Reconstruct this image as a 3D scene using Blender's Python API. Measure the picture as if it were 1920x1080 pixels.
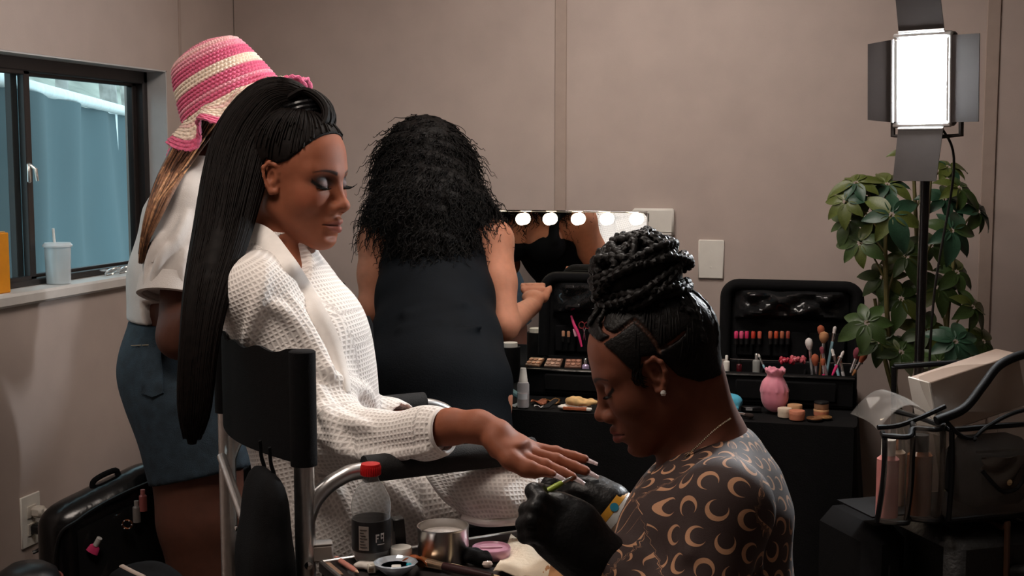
import bpy, bmesh, math, random
import numpy as np
from mathutils import Vector, Matrix

for o in list(bpy.data.objects):
    bpy.data.objects.remove(o)
SC = bpy.context.scene
COL = SC.collection
random.seed(7)
RNG = np.random.default_rng(7)
PI = math.pi

# ------------------------------------------------------------------ camera
YAW = math.radians(14.86)          # the camera looks this far left of the side wall's direction
PITCH = math.radians(5.757)        # and this far down
CAMZ = 1.4
FPX = 2400.0                       # focal length in pixels of the 1920x1080 frame
cam_d = bpy.data.cameras.new('camera')
cam_d.sensor_width = 36.0
cam_d.lens = FPX / 1920 * 36.0
cam_d.clip_start = 0.05
cam = bpy.data.objects.new('camera', cam_d)
COL.objects.link(cam)
cam.location = (0, 0, CAMZ)
cam.rotation_euler = (PI / 2 - PITCH, 0, YAW)
SC.camera = cam

# ------------------------------------------------------------------ view, world, lights
SC.view_settings.view_transform = 'Standard'
SC.view_settings.look = 'None'
SC.view_settings.exposure = 0.0
SC.view_settings.gamma = 1.0
SC.view_settings.use_curve_mapping = False
w = bpy.data.worlds.new('sky')
SC.world = w
w.use_nodes = True
bg = w.node_tree.nodes['Background']
bg.inputs['Color'].default_value = (0.60, 0.76, 0.82, 1)
bg.inputs['Strength'].default_value = 3.2

def area_light(name, loc, target, size, size_y, power, color):
    d = bpy.data.lights.new(name, 'AREA')
    d.shape = 'RECTANGLE'; d.size = size; d.size_y = size_y
    d.energy = power; d.color = color
    o = bpy.data.objects.new(name, d)
    COL.objects.link(o)
    o.location = loc
    o.rotation_euler = (Vector(target) - Vector(loc)).to_track_quat('-Z', 'Y').to_euler()
    return o
# light of the added fill panels built further down (flush below their diffusers)
FILL_PANELS = [((-0.55, 2.85), 0.60, 0.60, 15.0), ((-0.95, 1.35), 0.6, 0.6, 14.0)]
for i, (xy, sx, sy, pw) in enumerate(FILL_PANELS):
    area_light('fill_panel_light', (xy[0], xy[1], 2.395), (xy[0], xy[1], 0), sx * .94, sy * .94, pw, (1.0, 0.90, 0.82) if i == 0 else (1.0, 0.86, 0.75))
# daylight portal in the window opening
pl = area_light('window_portal', (-2.10, 2.72, 1.31), (0, 2.72, 1.31), 1.6, 0.56, 1.0, (1, 1, 1))
pl.data.cycles.is_portal = True

# ------------------------------------------------------------------ coordinates
# stage frame: r to the right of the picture, f away from the camera along the floor, z up
CA, SA = math.cos(YAW), math.sin(YAW)
CP, SP = math.cos(PITCH), math.sin(PITCH)
def V(*a):
    return np.array(a, dtype=float)
def Q(px, py, d):
    """stage point seen at pixel (px,py) at distance d along the optical axis"""
    cy = (540 - py) / FPX * d
    return V((px - 960) / FPX * d, d * CP + cy * SP, CAMZ - d * SP + cy * CP)
def QZ(px, py, z):
    """stage point at pixel (px,py) on the horizontal plane z"""
    d = (CAMZ - z) / (SP - (540 - py) / FPX * CP)
    return Q(px, py, d)
def S2W(p):
    p = np.asarray(p, dtype=float)
    r, f, z = p[..., 0], p[..., 1], p[..., 2]
    return np.stack([r * CA - f * SA, r * SA + f * CA, z], -1)
def W2S(p):
    p = np.asarray(p, dtype=float)
    x, y, z = p[..., 0], p[..., 1], p[..., 2]
    return np.stack([x * CA + y * SA, -x * SA + y * CA, z], -1)
def QY(px, py, Y):
    """world point seen at the pixel on the plane y = Y"""
    a = S2W(Q(px, py, 1.0)) - V(0, 0, CAMZ)
    return V(0, 0, CAMZ) + a * (Y / a[1])
def QX(px, py, X):
    a = S2W(Q(px, py, 1.0)) - V(0, 0, CAMZ)
    return V(0, 0, CAMZ) + a * (X / a[0])
def nrm(v):
    v = np.asarray(v, dtype=float)
    return v / (np.linalg.norm(v) + 1e-12)

# ------------------------------------------------------------------ materials
MATS = {}
def srgb(r, g, b):
    def c(u):
        u /= 255.0
        return u / 12.92 if u <= .04045 else ((u + .055) / 1.055) ** 2.4
    return (c(r), c(g), c(b), 1)
def mat(name, col=(.5, .5, .5, 1), rough=.5, metal=0.0, noise=0.0, nscale=30.0, bump=0.0, bscale=200.0,
        trans=0.0, ior=1.45, sss=0.0, emit=None, estr=0.0, alpha=1.0, attr=None, spec=0.5, coat=0.0, sheen=0.0):
    if name in MATS:
        return MATS[name]
    m = bpy.data.materials.new(name)
    m.use_nodes = True
    nt = m.node_tree
    b = nt.nodes['Principled BSDF']
    b.inputs['Base Color'].default_value = col
    b.inputs['Roughness'].default_value = rough
    b.inputs['Metallic'].default_value = metal
    b.inputs['Transmission Weight'].default_value = trans
    b.inputs['IOR'].default_value = ior
    b.inputs['Specular IOR Level'].default_value = spec
    b.inputs['Alpha'].default_value = alpha
    b.inputs['Coat Weight'].default_value = coat
    b.inputs['Coat Roughness'].default_value = 0.08
    b.inputs['Sheen Weight'].default_value = sheen
    if sss:
        b.inputs['Subsurface Weight'].default_value = sss
        b.inputs['Subsurface Scale'].default_value = 0.01
    if emit is not None:
        b.inputs['Emission Color'].default_value = emit
        b.inputs['Emission Strength'].default_value = estr
    tc = nt.nodes.new('ShaderNodeTexCoord')
    src = None
    if attr:
        at = nt.nodes.new('ShaderNodeAttribute'); at.attribute_name = attr
        nt.links.new(at.outputs['Color'], b.inputs['Base Color'])
        src = at.outputs['Color']
    if noise:
        n = nt.nodes.new('ShaderNodeTexNoise'); n.inputs['Scale'].default_value = nscale
        n.inputs['Detail'].default_value = 4
        nt.links.new(tc.outputs['Object'], n.inputs['Vector'])
        mr = nt.nodes.new('ShaderNodeMapRange')
        mr.inputs['From Min'].default_value = .3; mr.inputs['From Max'].default_value = .7
        mr.inputs['To Min'].default_value = 1 - noise; mr.inputs['To Max'].default_value = 1 + noise
        nt.links.new(n.outputs['Fac'], mr.inputs['Value'])
        vm = nt.nodes.new('ShaderNodeVectorMath'); vm.operation = 'SCALE'
        if src is not None: nt.links.new(src, vm.inputs[0])
        else: vm.inputs[0].default_value = col[:3]
        nt.links.new(mr.outputs['Result'], vm.inputs['Scale'])
        nt.links.new(vm.outputs['Vector'], b.inputs['Base Color'])
    if bump:
        n2 = nt.nodes.new('ShaderNodeTexNoise'); n2.inputs['Scale'].default_value = bscale
        n2.inputs['Detail'].default_value = 3
        nt.links.new(tc.outputs['Object'], n2.inputs['Vector'])
        bp = nt.nodes.new('ShaderNodeBump'); bp.inputs['Strength'].default_value = bump
        bp.inputs['Distance'].default_value = .01
        nt.links.new(n2.outputs['Fac'], bp.inputs['Height'])
        nt.links.new(bp.outputs['Normal'], b.inputs['Normal'])
    MATS[name] = m
    return m
def clear_mat(name, col, amount, rough=.12, tint=(1, 1, 1, 1), wavy=.5):
    """thin clear film: mostly see-through, glossy reflections"""
    if name in MATS: return MATS[name]
    m = bpy.data.materials.new(name); m.use_nodes = True
    nt = m.node_tree
    for n in list(nt.nodes): nt.nodes.remove(n)
    out = nt.nodes.new('ShaderNodeOutputMaterial')
    tr = nt.nodes.new('ShaderNodeBsdfTransparent'); tr.inputs['Color'].default_value = tint
    pr = nt.nodes.new('ShaderNodeBsdfPrincipled'); pr.inputs['Base Color'].default_value = col
    pr.inputs['Roughness'].default_value = rough
    tc = nt.nodes.new('ShaderNodeTexCoord')
    nz = nt.nodes.new('ShaderNodeTexNoise'); nz.inputs['Scale'].default_value = 14; nz.inputs['Detail'].default_value = 1
    nt.links.new(tc.outputs['Object'], nz.inputs['Vector'])
    bp = nt.nodes.new('ShaderNodeBump'); bp.inputs['Strength'].default_value = wavy; bp.inputs['Distance'].default_value = .03
    nt.links.new(nz.outputs['Fac'], bp.inputs['Height']); nt.links.new(bp.outputs['Normal'], pr.inputs['Normal'])
    fr = nt.nodes.new('ShaderNodeFresnel')
    ge = nt.nodes.new('ShaderNodeNewGeometry'); io = nt.nodes.new('ShaderNodeMapRange')
    io.inputs['To Min'].default_value = 1.5; io.inputs['To Max'].default_value = 1 / 1.5
    nt.links.new(ge.outputs['Backfacing'], io.inputs['Value']); nt.links.new(io.outputs['Result'], fr.inputs['IOR'])
    nt.links.new(bp.outputs['Normal'], fr.inputs['Normal'])
    ad = nt.nodes.new('ShaderNodeMath'); ad.operation = 'ADD'; ad.inputs[1].default_value = amount; ad.use_clamp = True
    nt.links.new(fr.outputs['Fac'], ad.inputs[0])
    mx = nt.nodes.new('ShaderNodeMixShader')
    nt.links.new(ad.outputs['Value'], mx.inputs['Fac'])
    nt.links.new(tr.outputs['BSDF'], mx.inputs[1]); nt.links.new(pr.outputs['BSDF'], mx.inputs[2])
    nt.links.new(mx.outputs['Shader'], out.inputs['Surface'])
    MATS[name] = m
    return m

# ------------------------------------------------------------------ objects
def thing(name, label, cat, loc=(0, 0, 0), group=None):
    o = bpy.data.objects.new(name, None)
    o.empty_display_size = .05
    COL.objects.link(o)
    o.location = [float(c) for c in loc]
    o['label'] = label; o['category'] = cat
    if group: o['group'] = group
    return o
def tag(o, label, cat, group=None):
    o['label'] = label; o['category'] = cat
    if group: o['group'] = group
    return o
def struct(o, label=None, cat=None):
    o['kind'] = 'structure'
    if label: o['label'] = label
    if cat: o['category'] = cat
    return o
def root_loc(o):
    p = Vector((0, 0, 0))
    while o is not None:
        p = p + o.location
        o = o.parent
    return p
def link_mesh(name, verts, faces, m, parent=None, smooth=True, origin=None, stage=False, attrs=None, mats=None, midx=None):
    """verts are world (or stage) coordinates; the object sits at `origin` (world) or at its parent's origin"""
    v = np.asarray(verts, dtype=float)
    if stage: v = S2W(v)
    if origin is None:
        origin = np.array(root_loc(parent)) if parent is not None else V(v[:, 0].mean(), v[:, 1].mean(), v[:, 2].min())
    origin = np.asarray(origin, dtype=float)
    me = bpy.data.meshes.new(name)
    if isinstance(faces, np.ndarray):
        n = faces.shape[1]
        vv = (v - origin).astype(np.float32)
        me.vertices.add(len(vv)); me.vertices.foreach_set('co', vv.ravel())
        me.loops.add(faces.size); me.loops.foreach_set('vertex_index', faces.astype(np.int32).ravel())
        me.polygons.add(len(faces))
        me.polygons.foreach_set('loop_start', np.arange(0, faces.size, n, dtype=np.int32))
        me.update(calc_edges=True)
    else:
        me.from_pydata([tuple(p) for p in (v - origin)], [], [tuple(f) for f in faces])
        me.update()
    if smooth:
        me.polygons.foreach_set('use_smooth', np.ones(len(me.polygons), dtype=bool))
    if attrs:
        for k, a in attrs.items():
            a = np.asarray(a, dtype=np.float32)
            if a.ndim == 1:
                at = me.attributes.new(k, 'FLOAT', 'POINT'); at.data.foreach_set('value', a)
            elif a.shape[1] == 2:
                a3 = np.concatenate([a, np.zeros((len(a), 1), np.float32)], 1)
                at = me.attributes.new(k, 'FLOAT_VECTOR', 'POINT'); at.data.foreach_set('vector', a3.ravel())
            elif a.shape[1] == 3:
                at = me.attributes.new(k, 'FLOAT_COLOR', 'POINT')
                a4 = np.concatenate([a, np.ones((len(a), 1), np.float32)], 1); at.data.foreach_set('color', a4.ravel())
    for mm in (mats or [m]):
        if mm is not None: me.materials.append(mm)
    if midx is not None:
        me.polygons.foreach_set('material_index', np.asarray(midx, dtype=np.int32))
    o = bpy.data.objects.new(name, me)
    COL.objects.link(o)
    if parent is not None:
        o.parent = parent
        o.location = [float(c) for c in (origin - np.array(root_loc(parent)))]
    else:
        o.location = [float(c) for c in origin]
    return o
def sub(o, lv=1):
    md = o.modifiers.new('subdivision', 'SUBSURF'); md.levels = lv; md.render_levels = lv
    return o

class MB:
    """collects verts and faces; all coordinates in one frame (world by default, stage when stage=True)"""
    def __init__(s, stage=False):
        s.v = []; s.f = []; s.stage = stage; s.smooth = True
    def add(s, v, f):
        n = len(s.v)
        s.v += [tuple(float(c) for c in p) for p in v]
        s.f += [tuple(i + n for i in q) for q in f]
        return s
    def box(s, c, size, M=None, bevel=0.0):
        """bevelled box centred at c; M 3x3 whose columns are the box axes"""
        M = np.eye(3) if M is None else np.asarray(M)
        h = np.array(size, dtype=float) / 2
        b = min(bevel, h.min() * .98)
        if b <= 0:
            vs = [c + M @ (h * V(x, y, z)) for x in (-1, 1) for y in (-1, 1) for z in (-1, 1)]
            fs = [(0, 1, 3, 2), (4, 6, 7, 5), (0, 4, 5, 1), (2, 3, 7, 6), (0, 2, 6, 4), (1, 5, 7, 3)]
            return s.add(vs, fs)
        vs = []; idx = {}
        for x in (-1, 1):
            for y in (-1, 1):
                for z in (-1, 1):
                    for ax in range(3):
                        q = V(x, y, z) * (h - b); q[ax] = V(x, y, z)[ax] * h[ax]
                        idx[(x, y, z, ax)] = len(vs); vs.append(c + M @ q)
        fs = []
        def quad(*k): fs.append([idx[i] for i in k])
        for ax in range(3):
            o1, o2 = (ax + 1) % 3, (ax + 2) % 3
            for sg in (-1, 1):
                ks = []
                for (p, q) in ((-1, -1), (1, -1), (1, 1), (-1, 1)):
                    t = [0, 0, 0]; t[ax] = sg; t[o1] = p; t[o2] = q
                    ks.append((t[0], t[1], t[2], ax))
                if sg < 0: ks = ks[::-1]
                quad(*ks)
            for p in (-1, 1):          # edges along ax
                for q in (-1, 1):
                    t0 = [0, 0, 0]; t0[ax] = -1; t0[o1] = p; t0[o2] = q
                    t1 = list(t0); t1[ax] = 1
                    ks = [(*t0, o1), (*t1, o1), (*t1, o2), (*t0, o2)]
                    if p * q < 0: ks = ks[::-1]
                    ks = ks[::-1]
                    quad(*ks)
        for x in (-1, 1):
            for y in (-1, 1):
                for z in (-1, 1):
                    ks = [(x, y, z, 0), (x, y, z, 1), (x, y, z, 2)]
                    if x * y * z < 0: ks = ks[::-1]
                    quad(*ks)
        return s.add(vs, fs)
    def tube(s, pts, rad, n=8, closed=False, caps=True, flat=None, up=None):
        """tube along points; rad scalar or list; flat scales the second cross axis"""
        P = np.asarray(pts, dtype=float); m = len(P)
        R = np.full(m, rad, dtype=float) if np.isscalar(rad) else np.asarray(rad, dtype=float)
        T = np.gradient(P, axis=0)
        if closed:
            T = np.roll(P, -1, 0) - np.roll(P, 1, 0)
        T /= np.linalg.norm(T, axis=1)[:, None] + 1e-12
        u = np.asarray(up, dtype=float) if up is not None else (V(0, 0, 1) if abs(T[0][2]) < .9 else V(1, 0, 0))
        vs = []; fs = []
        N = nrm(u - T[0] * np.dot(u, T[0]))
        fl = 1.0 if flat is None else flat
        for i in range(m):
            N = nrm(N - T[i] * np.dot(N, T[i])) if up is None else nrm(u - T[i] * np.dot(u, T[i]))
            B = np.cross(T[i], N)
            for k in range(n):
                a = 2 * PI * k / n
                vs.append(P[i] + R[i] * (math.cos(a) * B + fl * math.sin(a) * N))
        rng_ = m if closed else m - 1
        for i in range(rng_):
            j = (i + 1) % m
            for k in range(n):
                k2 = (k + 1) % n
                fs.append((i * n + k, i * n + k2, j * n + k2, j * n + k))
        if caps and not closed:
            fs.append(tuple(range(n))[::-1]); fs.append(tuple((m - 1) * n + k for k in range(n)))
        return s.add(vs, fs)
    def lathe(s, prof, c, n=24, M=None, sx=1.0, sy=1.0, a0=0.0, a1=2 * PI):
        """profile (radius, height) turned about the M z axis at c"""
        M = np.eye(3) if M is None else np.asarray(M)
        c = np.asarray(c, dtype=float)
        full = abs(a1 - a0 - 2 * PI) < 1e-6
        nn = n if full else n + 1
        vs = []; fs = []
        for (r, h) in prof:
            for k in range(nn):
                a = a0 + (a1 - a0) * k / n
                vs.append(c + M @ V(r * math.cos(a) * sx, r * math.sin(a) * sy, h))
        for i in range(len(prof) - 1):
            for k in range(n):
                k2 = (k + 1) % nn
                fs.append((i * nn + k, i * nn + k2, (i + 1) * nn + k2, (i + 1) * nn + k))
        if full:
            if prof[0][0] > 1e-6: fs.append(tuple(range(n))[::-1])
            if prof[-1][0] > 1e-6: fs.append(tuple((len(prof) - 1) * n + k for k in range(n)))
        return s.add(vs, fs)
    def prism(s, poly, c, M, t):
        """polygon (2D list) in the M x-y plane at c, thickness t along M z"""
        c = np.asarray(c, dtype=float); M = np.asarray(M); n = len(poly)
        vs = [c + M @ V(p[0], p[1], -t / 2) for p in poly] + [c + M @ V(p[0], p[1], t / 2) for p in poly]
        fs = [tuple(range(n))[::-1], tuple(range(n, 2 * n))]
        fs += [(i, (i + 1) % n, n + (i + 1) % n, n + i) for i in range(n)]
        return s.add(vs, fs)
    def sheet(s, P, t, closed_u=False):
        """grid of points P[i][j]; a shell of thickness t"""
        P = np.asarray(P, dtype=float); a, b = P.shape[:2]
        gu = np.gradient(P, axis=0); gv = np.gradient(P, axis=1)
        N = np.cross(gu, gv); N /= np.linalg.norm(N, axis=2)[..., None] + 1e-12
        top = P + N * t / 2; bot = P - N * t / 2
        vs = list(top.reshape(-1, 3)) + list(bot.reshape(-1, 3)); o = a * b
        fs = []
        for i in range(a - 1):
            for j in range(b - 1):
                q = (i * b + j, (i + 1) * b + j, (i + 1) * b + j + 1, i * b + j + 1)
                fs.append(q); fs.append(tuple(o + k for k in q[::-1]))
        ring = [(0, j) for j in range(b)] + [(i, b - 1) for i in range(1, a)] + [(a - 1, j) for j in range(b - 2, -1, -1)] + [(i, 0) for i in range(a - 2, 0, -1)]
        idx = [i * b + j for i, j in ring]
        for k in range(len(idx)):
            p, q = idx[k], idx[(k + 1) % len(idx)]
            fs.append((p, q, o + q, o + p))
        return s.add(vs, fs)
    def build(s, name, m, parent=None, smooth=True, origin=None):
        o = link_mesh(name, s.v, s.f, m, parent, smooth, origin, s.stage)
        if smooth:
            o.data.set_sharp_from_angle(angle=math.radians(42))
        return o

def frame(z, x=None):
    """3x3 with columns x,y,z; z given, x as near as possible to the hint"""
    z = nrm(z)
    x = V(1, 0, 0) if x is None else np.asarray(x, dtype=float)
    if abs(np.dot(nrm(x), z)) > .99: x = V(0, 1, 0)
    x = nrm(x - z * np.dot(x, z)); y = np.cross(z, x)
    return np.stack([x, y, z], 1)
def rotz(a):
    c, s_ = math.cos(a), math.sin(a)
    return np.array([[c, -s_, 0], [s_, c, 0], [0, 0, 1.0]])
def rotx(a):
    c, s_ = math.cos(a), math.sin(a)
    return np.array([[1.0, 0, 0], [0, c, -s_], [0, s_, c]])
def roty(a):
    c, s_ = math.cos(a), math.sin(a)
    return np.array([[c, 0, s_], [0, 1.0, 0], [-s_, 0, c]])
def spline(P, n):
    """Catmull-Rom through the points, n samples"""
    P = np.asarray(P, dtype=float)
    A = np.concatenate([[2 * P[0] - P[1]], P, [2 * P[-1] - P[-2]]])
    t = np.linspace(0, len(P) - 1 - 1e-9, n); i = t.astype(int); u = (t - i)[:, None] if P.ndim > 1 else t - i
    p0, p1, p2, p3 = A[i], A[i + 1], A[i + 2], A[i + 3]
    return .5 * (2 * p1 + (p2 - p0) * u + (2 * p0 - 5 * p1 + 4 * p2 - p3) * u ** 2 + (3 * p1 - p0 - 3 * p2 + p3) * u ** 3)

# ------------------------------------------------------------------ smooth solids (distance fields turned into one continuous mesh)
def axis(lo, hi, h, dense=()):
    p = [lo]
    while p[-1] < hi:
        st = h
        for l, u, hd in dense:
            if l - .004 <= p[-1] < u: st = min(st, hd)
        p.append(p[-1] + st)
    return np.array(p, dtype=np.float32)
class Field:
    def __init__(s, lo, hi, h, dense=()):
        """dense: list of (lo, hi, step) boxes that get a finer grid"""
        s.ax = [axis(lo[i], hi[i], h, [(d[0][i], d[1][i], d[2]) for d in dense]) for i in range(3)]
        s.f = np.full([len(a) for a in s.ax], .5, dtype=np.float32)
        s.prims = []
    def region(s, lo, hi):
        sl = []
        for i in range(3):
            a = max(0, int(np.searchsorted(s.ax[i], lo[i])) - 1); b = min(len(s.ax[i]), int(np.searchsorted(s.ax[i], hi[i])) + 1)
            if b - a < 1: return None, None
            sl.append(slice(a, b))
        X = s.ax[0][sl[0]][:, None, None]; Y = s.ax[1][sl[1]][None, :, None]; Z = s.ax[2][sl[2]][None, None, :]
        return tuple(sl), (X, Y, Z)
    def merge(s, sl, d, k, mode):
        f = s.f[sl]
        if mode == 'sub':
            d = -d
            h = np.clip(.5 - .5 * (f - d) / k, 0, 1)       # smooth max
            s.f[sl] = f * (1 - h) + d * h + k * h * (1 - h)
        else:
            h = np.clip(.5 + .5 * (f - d) / k, 0, 1)       # smooth min
            s.f[sl] = f * (1 - h) + d * h - k * h * (1 - h)
    def cone(s, a, b, ra, rb, k=.01, mode='add', n=None, sc=1.0, tag=None):
        a = np.asarray(a, dtype=float); b = np.asarray(b, dtype=float)
        m = k + .012
        rr = max(ra, rb) * max(sc, 1.0) + m
        sl, g = s.region(np.minimum(a, b) - rr, np.maximum(a, b) + rr)
        if sl is None: return
        s.merge(sl, cone_d(g, a, b, ra, rb, n, sc).astype(np.float32), k, mode)
        if mode == 'add': s.prims.append((a, b, ra, rb, n, sc, tag))
    def chain(s, pts, rad, k=.01, mode='add', n=None, sc=1.0, tag=None):
        for i in range(len(pts) - 1):
            s.cone(pts[i], pts[i + 1], rad[i], rad[i + 1], k, mode, n, sc, tag)
    def ell(s, c, r, M=None, k=.01, mode='add'):
        c = np.asarray(c, dtype=float); r = np.asarray(r, dtype=float)
        M = np.eye(3) if M is None else np.asarray(M)
        ext = np.sqrt(((M * r) ** 2).sum(1)) + k + .012
        sl, (X, Y, Z) = s.region(c - ext, c + ext)
        if sl is None: return
        dx, dy, dz = X - c[0], Y - c[1], Z - c[2]
        u = [(M[0, i] * dx + M[1, i] * dy + M[2, i] * dz) / r[i] for i in range(3)]
        k0 = np.sqrt(u[0] ** 2 + u[1] ** 2 + u[2] ** 2) + 1e-6
        k1 = np.sqrt((u[0] / r[0]) ** 2 + (u[1] / r[1]) ** 2 + (u[2] / r[2]) ** 2) + 1e-6
        s.merge(sl, (k0 * (k0 - 1) / k1).astype(np.float32), k, mode)
    def cut(s, c, n, rad):
        """flat cut: within rad of c, remove what lies on the n side"""
        n = nrm(n); sl, (X, Y, Z) = s.region(c - rad, c + rad)
        dx, dy, dz = X - c[0], Y - c[1], Z - c[2]
        t = dx * n[0] + dy * n[1] + dz * n[2]
        near = (dx * dx + dy * dy + dz * dz) < rad * rad
        s.f[sl] = np.where(near, np.maximum(s.f[sl], t), s.f[sl]).astype(np.float32)
    def grid(s):
        return s.ax[0][:, None, None], s.ax[1][None, :, None], s.ax[2][None, None, :]
    def clip_max(s, g):
        s.f = np.maximum(s.f, g.astype(np.float32))
    def noise(s, amp, freq, seed=0):
        X, Y, Z = s.grid(); r_ = np.random.default_rng(seed); t = 0
        for i in range(4):
            q = r_.normal(size=3) * freq; ph = r_.uniform(0, 6.28)
            t = t + np.sin(q[0] * X + q[1] * Y + q[2] * Z + ph)
        s.f += (amp * t / 2).astype(np.float32)
    def mesh(s):
        return surface_nets(s.f, s.ax)
def cone_d(g, a, b, ra, rb, n=None, sc=1.0):
    X, Y, Z = g
    px, py, pz = X - a[0], Y - a[1], Z - a[2]
    if n is not None and sc != 1.0:
        n = nrm(n); q = (px * n[0] + py * n[1] + pz * n[2]) * (1 / sc - 1)
        px, py, pz = px + n[0] * q, py + n[1] * q, pz + n[2] * q
        ba0 = b - a; ba = ba0 + n * np.dot(ba0, n) * (1 / sc - 1)
    else:
        ba = b - a
    L2 = float(np.dot(ba, ba)) + 1e-9
    h = np.clip((px * ba[0] + py * ba[1] + pz * ba[2]) / L2, 0, 1)
    dx, dy, dz = px - h * ba[0], py - h * ba[1], pz - h * ba[2]
    return (np.sqrt(dx * dx + dy * dy + dz * dz) - (ra + h * (rb - ra))) * min(sc, 1.0)
def surface_nets(f, ax):
    ins = f < 0
    nx, ny, nz = f.shape
    c = np.zeros((nx - 1, ny - 1, nz - 1), dtype=np.uint8)
    offs = [(i, j, k) for i in (0, 1) for j in (0, 1) for k in (0, 1)]
    for (i, j, k) in offs:
        c += ins[i:nx - 1 + i, j:ny - 1 + j, k:nz - 1 + k]
    act = (c > 0) & (c < 8)
    I, J, K = np.nonzero(act)
    n = len(I)
    idx = np.full(act.shape, -1, dtype=np.int32); idx[I, J, K] = np.arange(n)
    val = np.stack([f[I + i, J + j, K + k] for (i, j, k) in offs], 1)
    acc = np.zeros((n, 3)); cnt = np.zeros(n)
    for p in range(8):
        for ax_ in range(3):
            o = offs[p]
            if o[ax_] == 1: continue
            o2 = list(o); o2[ax_] = 1
            q = offs.index(tuple(o2))
            v0, v1 = val[:, p], val[:, q]
            cr = (v0 < 0) != (v1 < 0)
            t = np.where(cr, v0 / np.where(cr, v0 - v1, 1), 0)
            pt = np.tile(np.array(o, dtype=float), (n, 1)); pt[:, ax_] = t
            acc += pt * cr[:, None]; cnt += cr
    u = acc / cnt[:, None]
    ijk = [I, J, K]
    v = np.stack([ax[d][ijk[d]] + u[:, d] * (ax[d][ijk[d] + 1] - ax[d][ijk[d]]) for d in range(3)], 1)
    faces = []
    for d in range(3):
        sa = [slice(None)] * 3; sb = [slice(None)] * 3
        sa[d] = slice(0, -1); sb[d] = slice(1, None)
        A, B = ins[tuple(sa)], ins[tuple(sb)]
        e = np.argwhere(A != B)
        e1, e2 = (d + 1) % 3, (d + 2) % 3
        ok = (e[:, e1] > 0) & (e[:, e2] > 0) & (e[:, e1] < f.shape[e1] - 1) & (e[:, e2] < f.shape[e2] - 1)
        e = e[ok]
        def cell(da, db):
            q = e.copy(); q[:, e1] += da; q[:, e2] += db
            return idx[q[:, 0], q[:, 1], q[:, 2]]
        quad = np.stack([cell(-1, -1), cell(0, -1), cell(0, 0), cell(-1, 0)], 1)
        flip = ~A[e[:, 0], e[:, 1], e[:, 2]]
        quad[flip] = quad[flip][:, ::-1]
        faces.append(quad)
    F_ = np.concatenate(faces)
    F_ = F_[(F_ >= 0).all(1)]
    return v, F_
def prim_uv(v, prims):
    """for cloth: (along, around) lengths on the nearest cone of each vertex, and which one it is"""
    best = np.full(len(v), 1e9); uv = np.zeros((len(v), 2)); which = np.zeros(len(v), int)
    for i, (a, b, ra, rb, n, sc, tg) in enumerate(prims):
        if tg == 'fold': continue
        g = (v[:, 0], v[:, 1], v[:, 2])
        d = cone_d(g, a, b, ra, rb, n, sc)
        ba = b - a; L = np.linalg.norm(ba) + 1e-9; t = ba / L
        M = frame(t, V(0, -1, 0.01))
        q = (v - a) @ M
        ang = np.arctan2(q[:, 1], q[:, 0])
        r_ = (ra + rb) / 2 * (1 + (max(sc, 1) - 1) * .5)
        s_ = d < best
        best[s_] = d[s_]; which[s_] = i
        uv[s_, 0] = q[s_, 2]; uv[s_, 1] = ang[s_] * r_
    return uv, which

# =================================================================== THE ROOM
WX, WY, RX, FY, CZ = -1.933, 3.8, 2.6, -2.2, 2.4
def wall_mat():
    m = mat('vinyl_wall', srgb(182, 166, 158), .55, noise=.05, nscale=9, bump=.05, bscale=420)
    return m
M_wall = wall_mat()
M_trim = mat('wall_batten', srgb(168, 150, 140), .5, noise=.04)
M_white = mat('white_plastic', srgb(226, 222, 214), .35, noise=.03)
M_black = mat('black_metal', (.006, .006, .006, 1), .35, noise=.15)
M_alu = mat('brushed_aluminium', (.62, .61, .60, 1), .32, 1.0, noise=.08, nscale=60)
M_chrome = mat('chrome', (.8, .8, .8, 1), .12, 1.0, noise=.03)
M_blackfab = mat('black_canvas', (.0042, .0042, .0048, 1), .85, noise=.25, nscale=120, bump=.25, bscale=900, spec=.18)
M_blackgloss = mat('black_vinyl', (.004, .004, .0045, 1), .22, noise=.2, nscale=20, bump=.15, bscale=25)
M_blackplastic = mat('black_plastic', (.006, .006, .0065, 1), .38, noise=.1)

fl = struct(MB().box(V(.33, .8, -.05), (4.7, 6.2, .1)).build('floor', mat('floor_vinyl', srgb(92, 78, 68), .5, noise=.18, nscale=6, bump=.1), smooth=False))
ce = struct(MB().box(V(.33, .8, CZ + .05), (4.7, 6.2, .1)).build('ceiling', mat('ceiling_board', srgb(205, 198, 190), .7, noise=.04), smooth=False))
wr = struct(MB().box(V(RX + .06, .8, CZ / 2), (.12, 6.2, CZ)).build('wall_right', M_wall, smooth=False))
wf = struct(MB().box(V(.33, FY - .06, CZ / 2), (4.7, .12, CZ)).build('wall_front', M_wall, smooth=False))
# back wall: separate panels and battens over the joints
wb = struct(MB().box(V(.33, WY + .075, CZ / 2), (4.7, .12, CZ)).build('wall_back', M_wall, smooth=False))
seams = [WX, -.856, .364, 1.584, RX]
for i in range(4):
    a, b = seams[i] + .003, seams[i + 1] - .003
    MB().box(V((a + b) / 2, WY + .0075, CZ / 2), (b - a, .015, CZ)).build('wall_panel', M_wall, wb, False)
for s_ in seams[1:-1]:
    MB().box(V(s_, WY - .0025, CZ / 2), (.036, .007, CZ), bevel=.002).build('batten', M_trim, wb, False)
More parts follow.
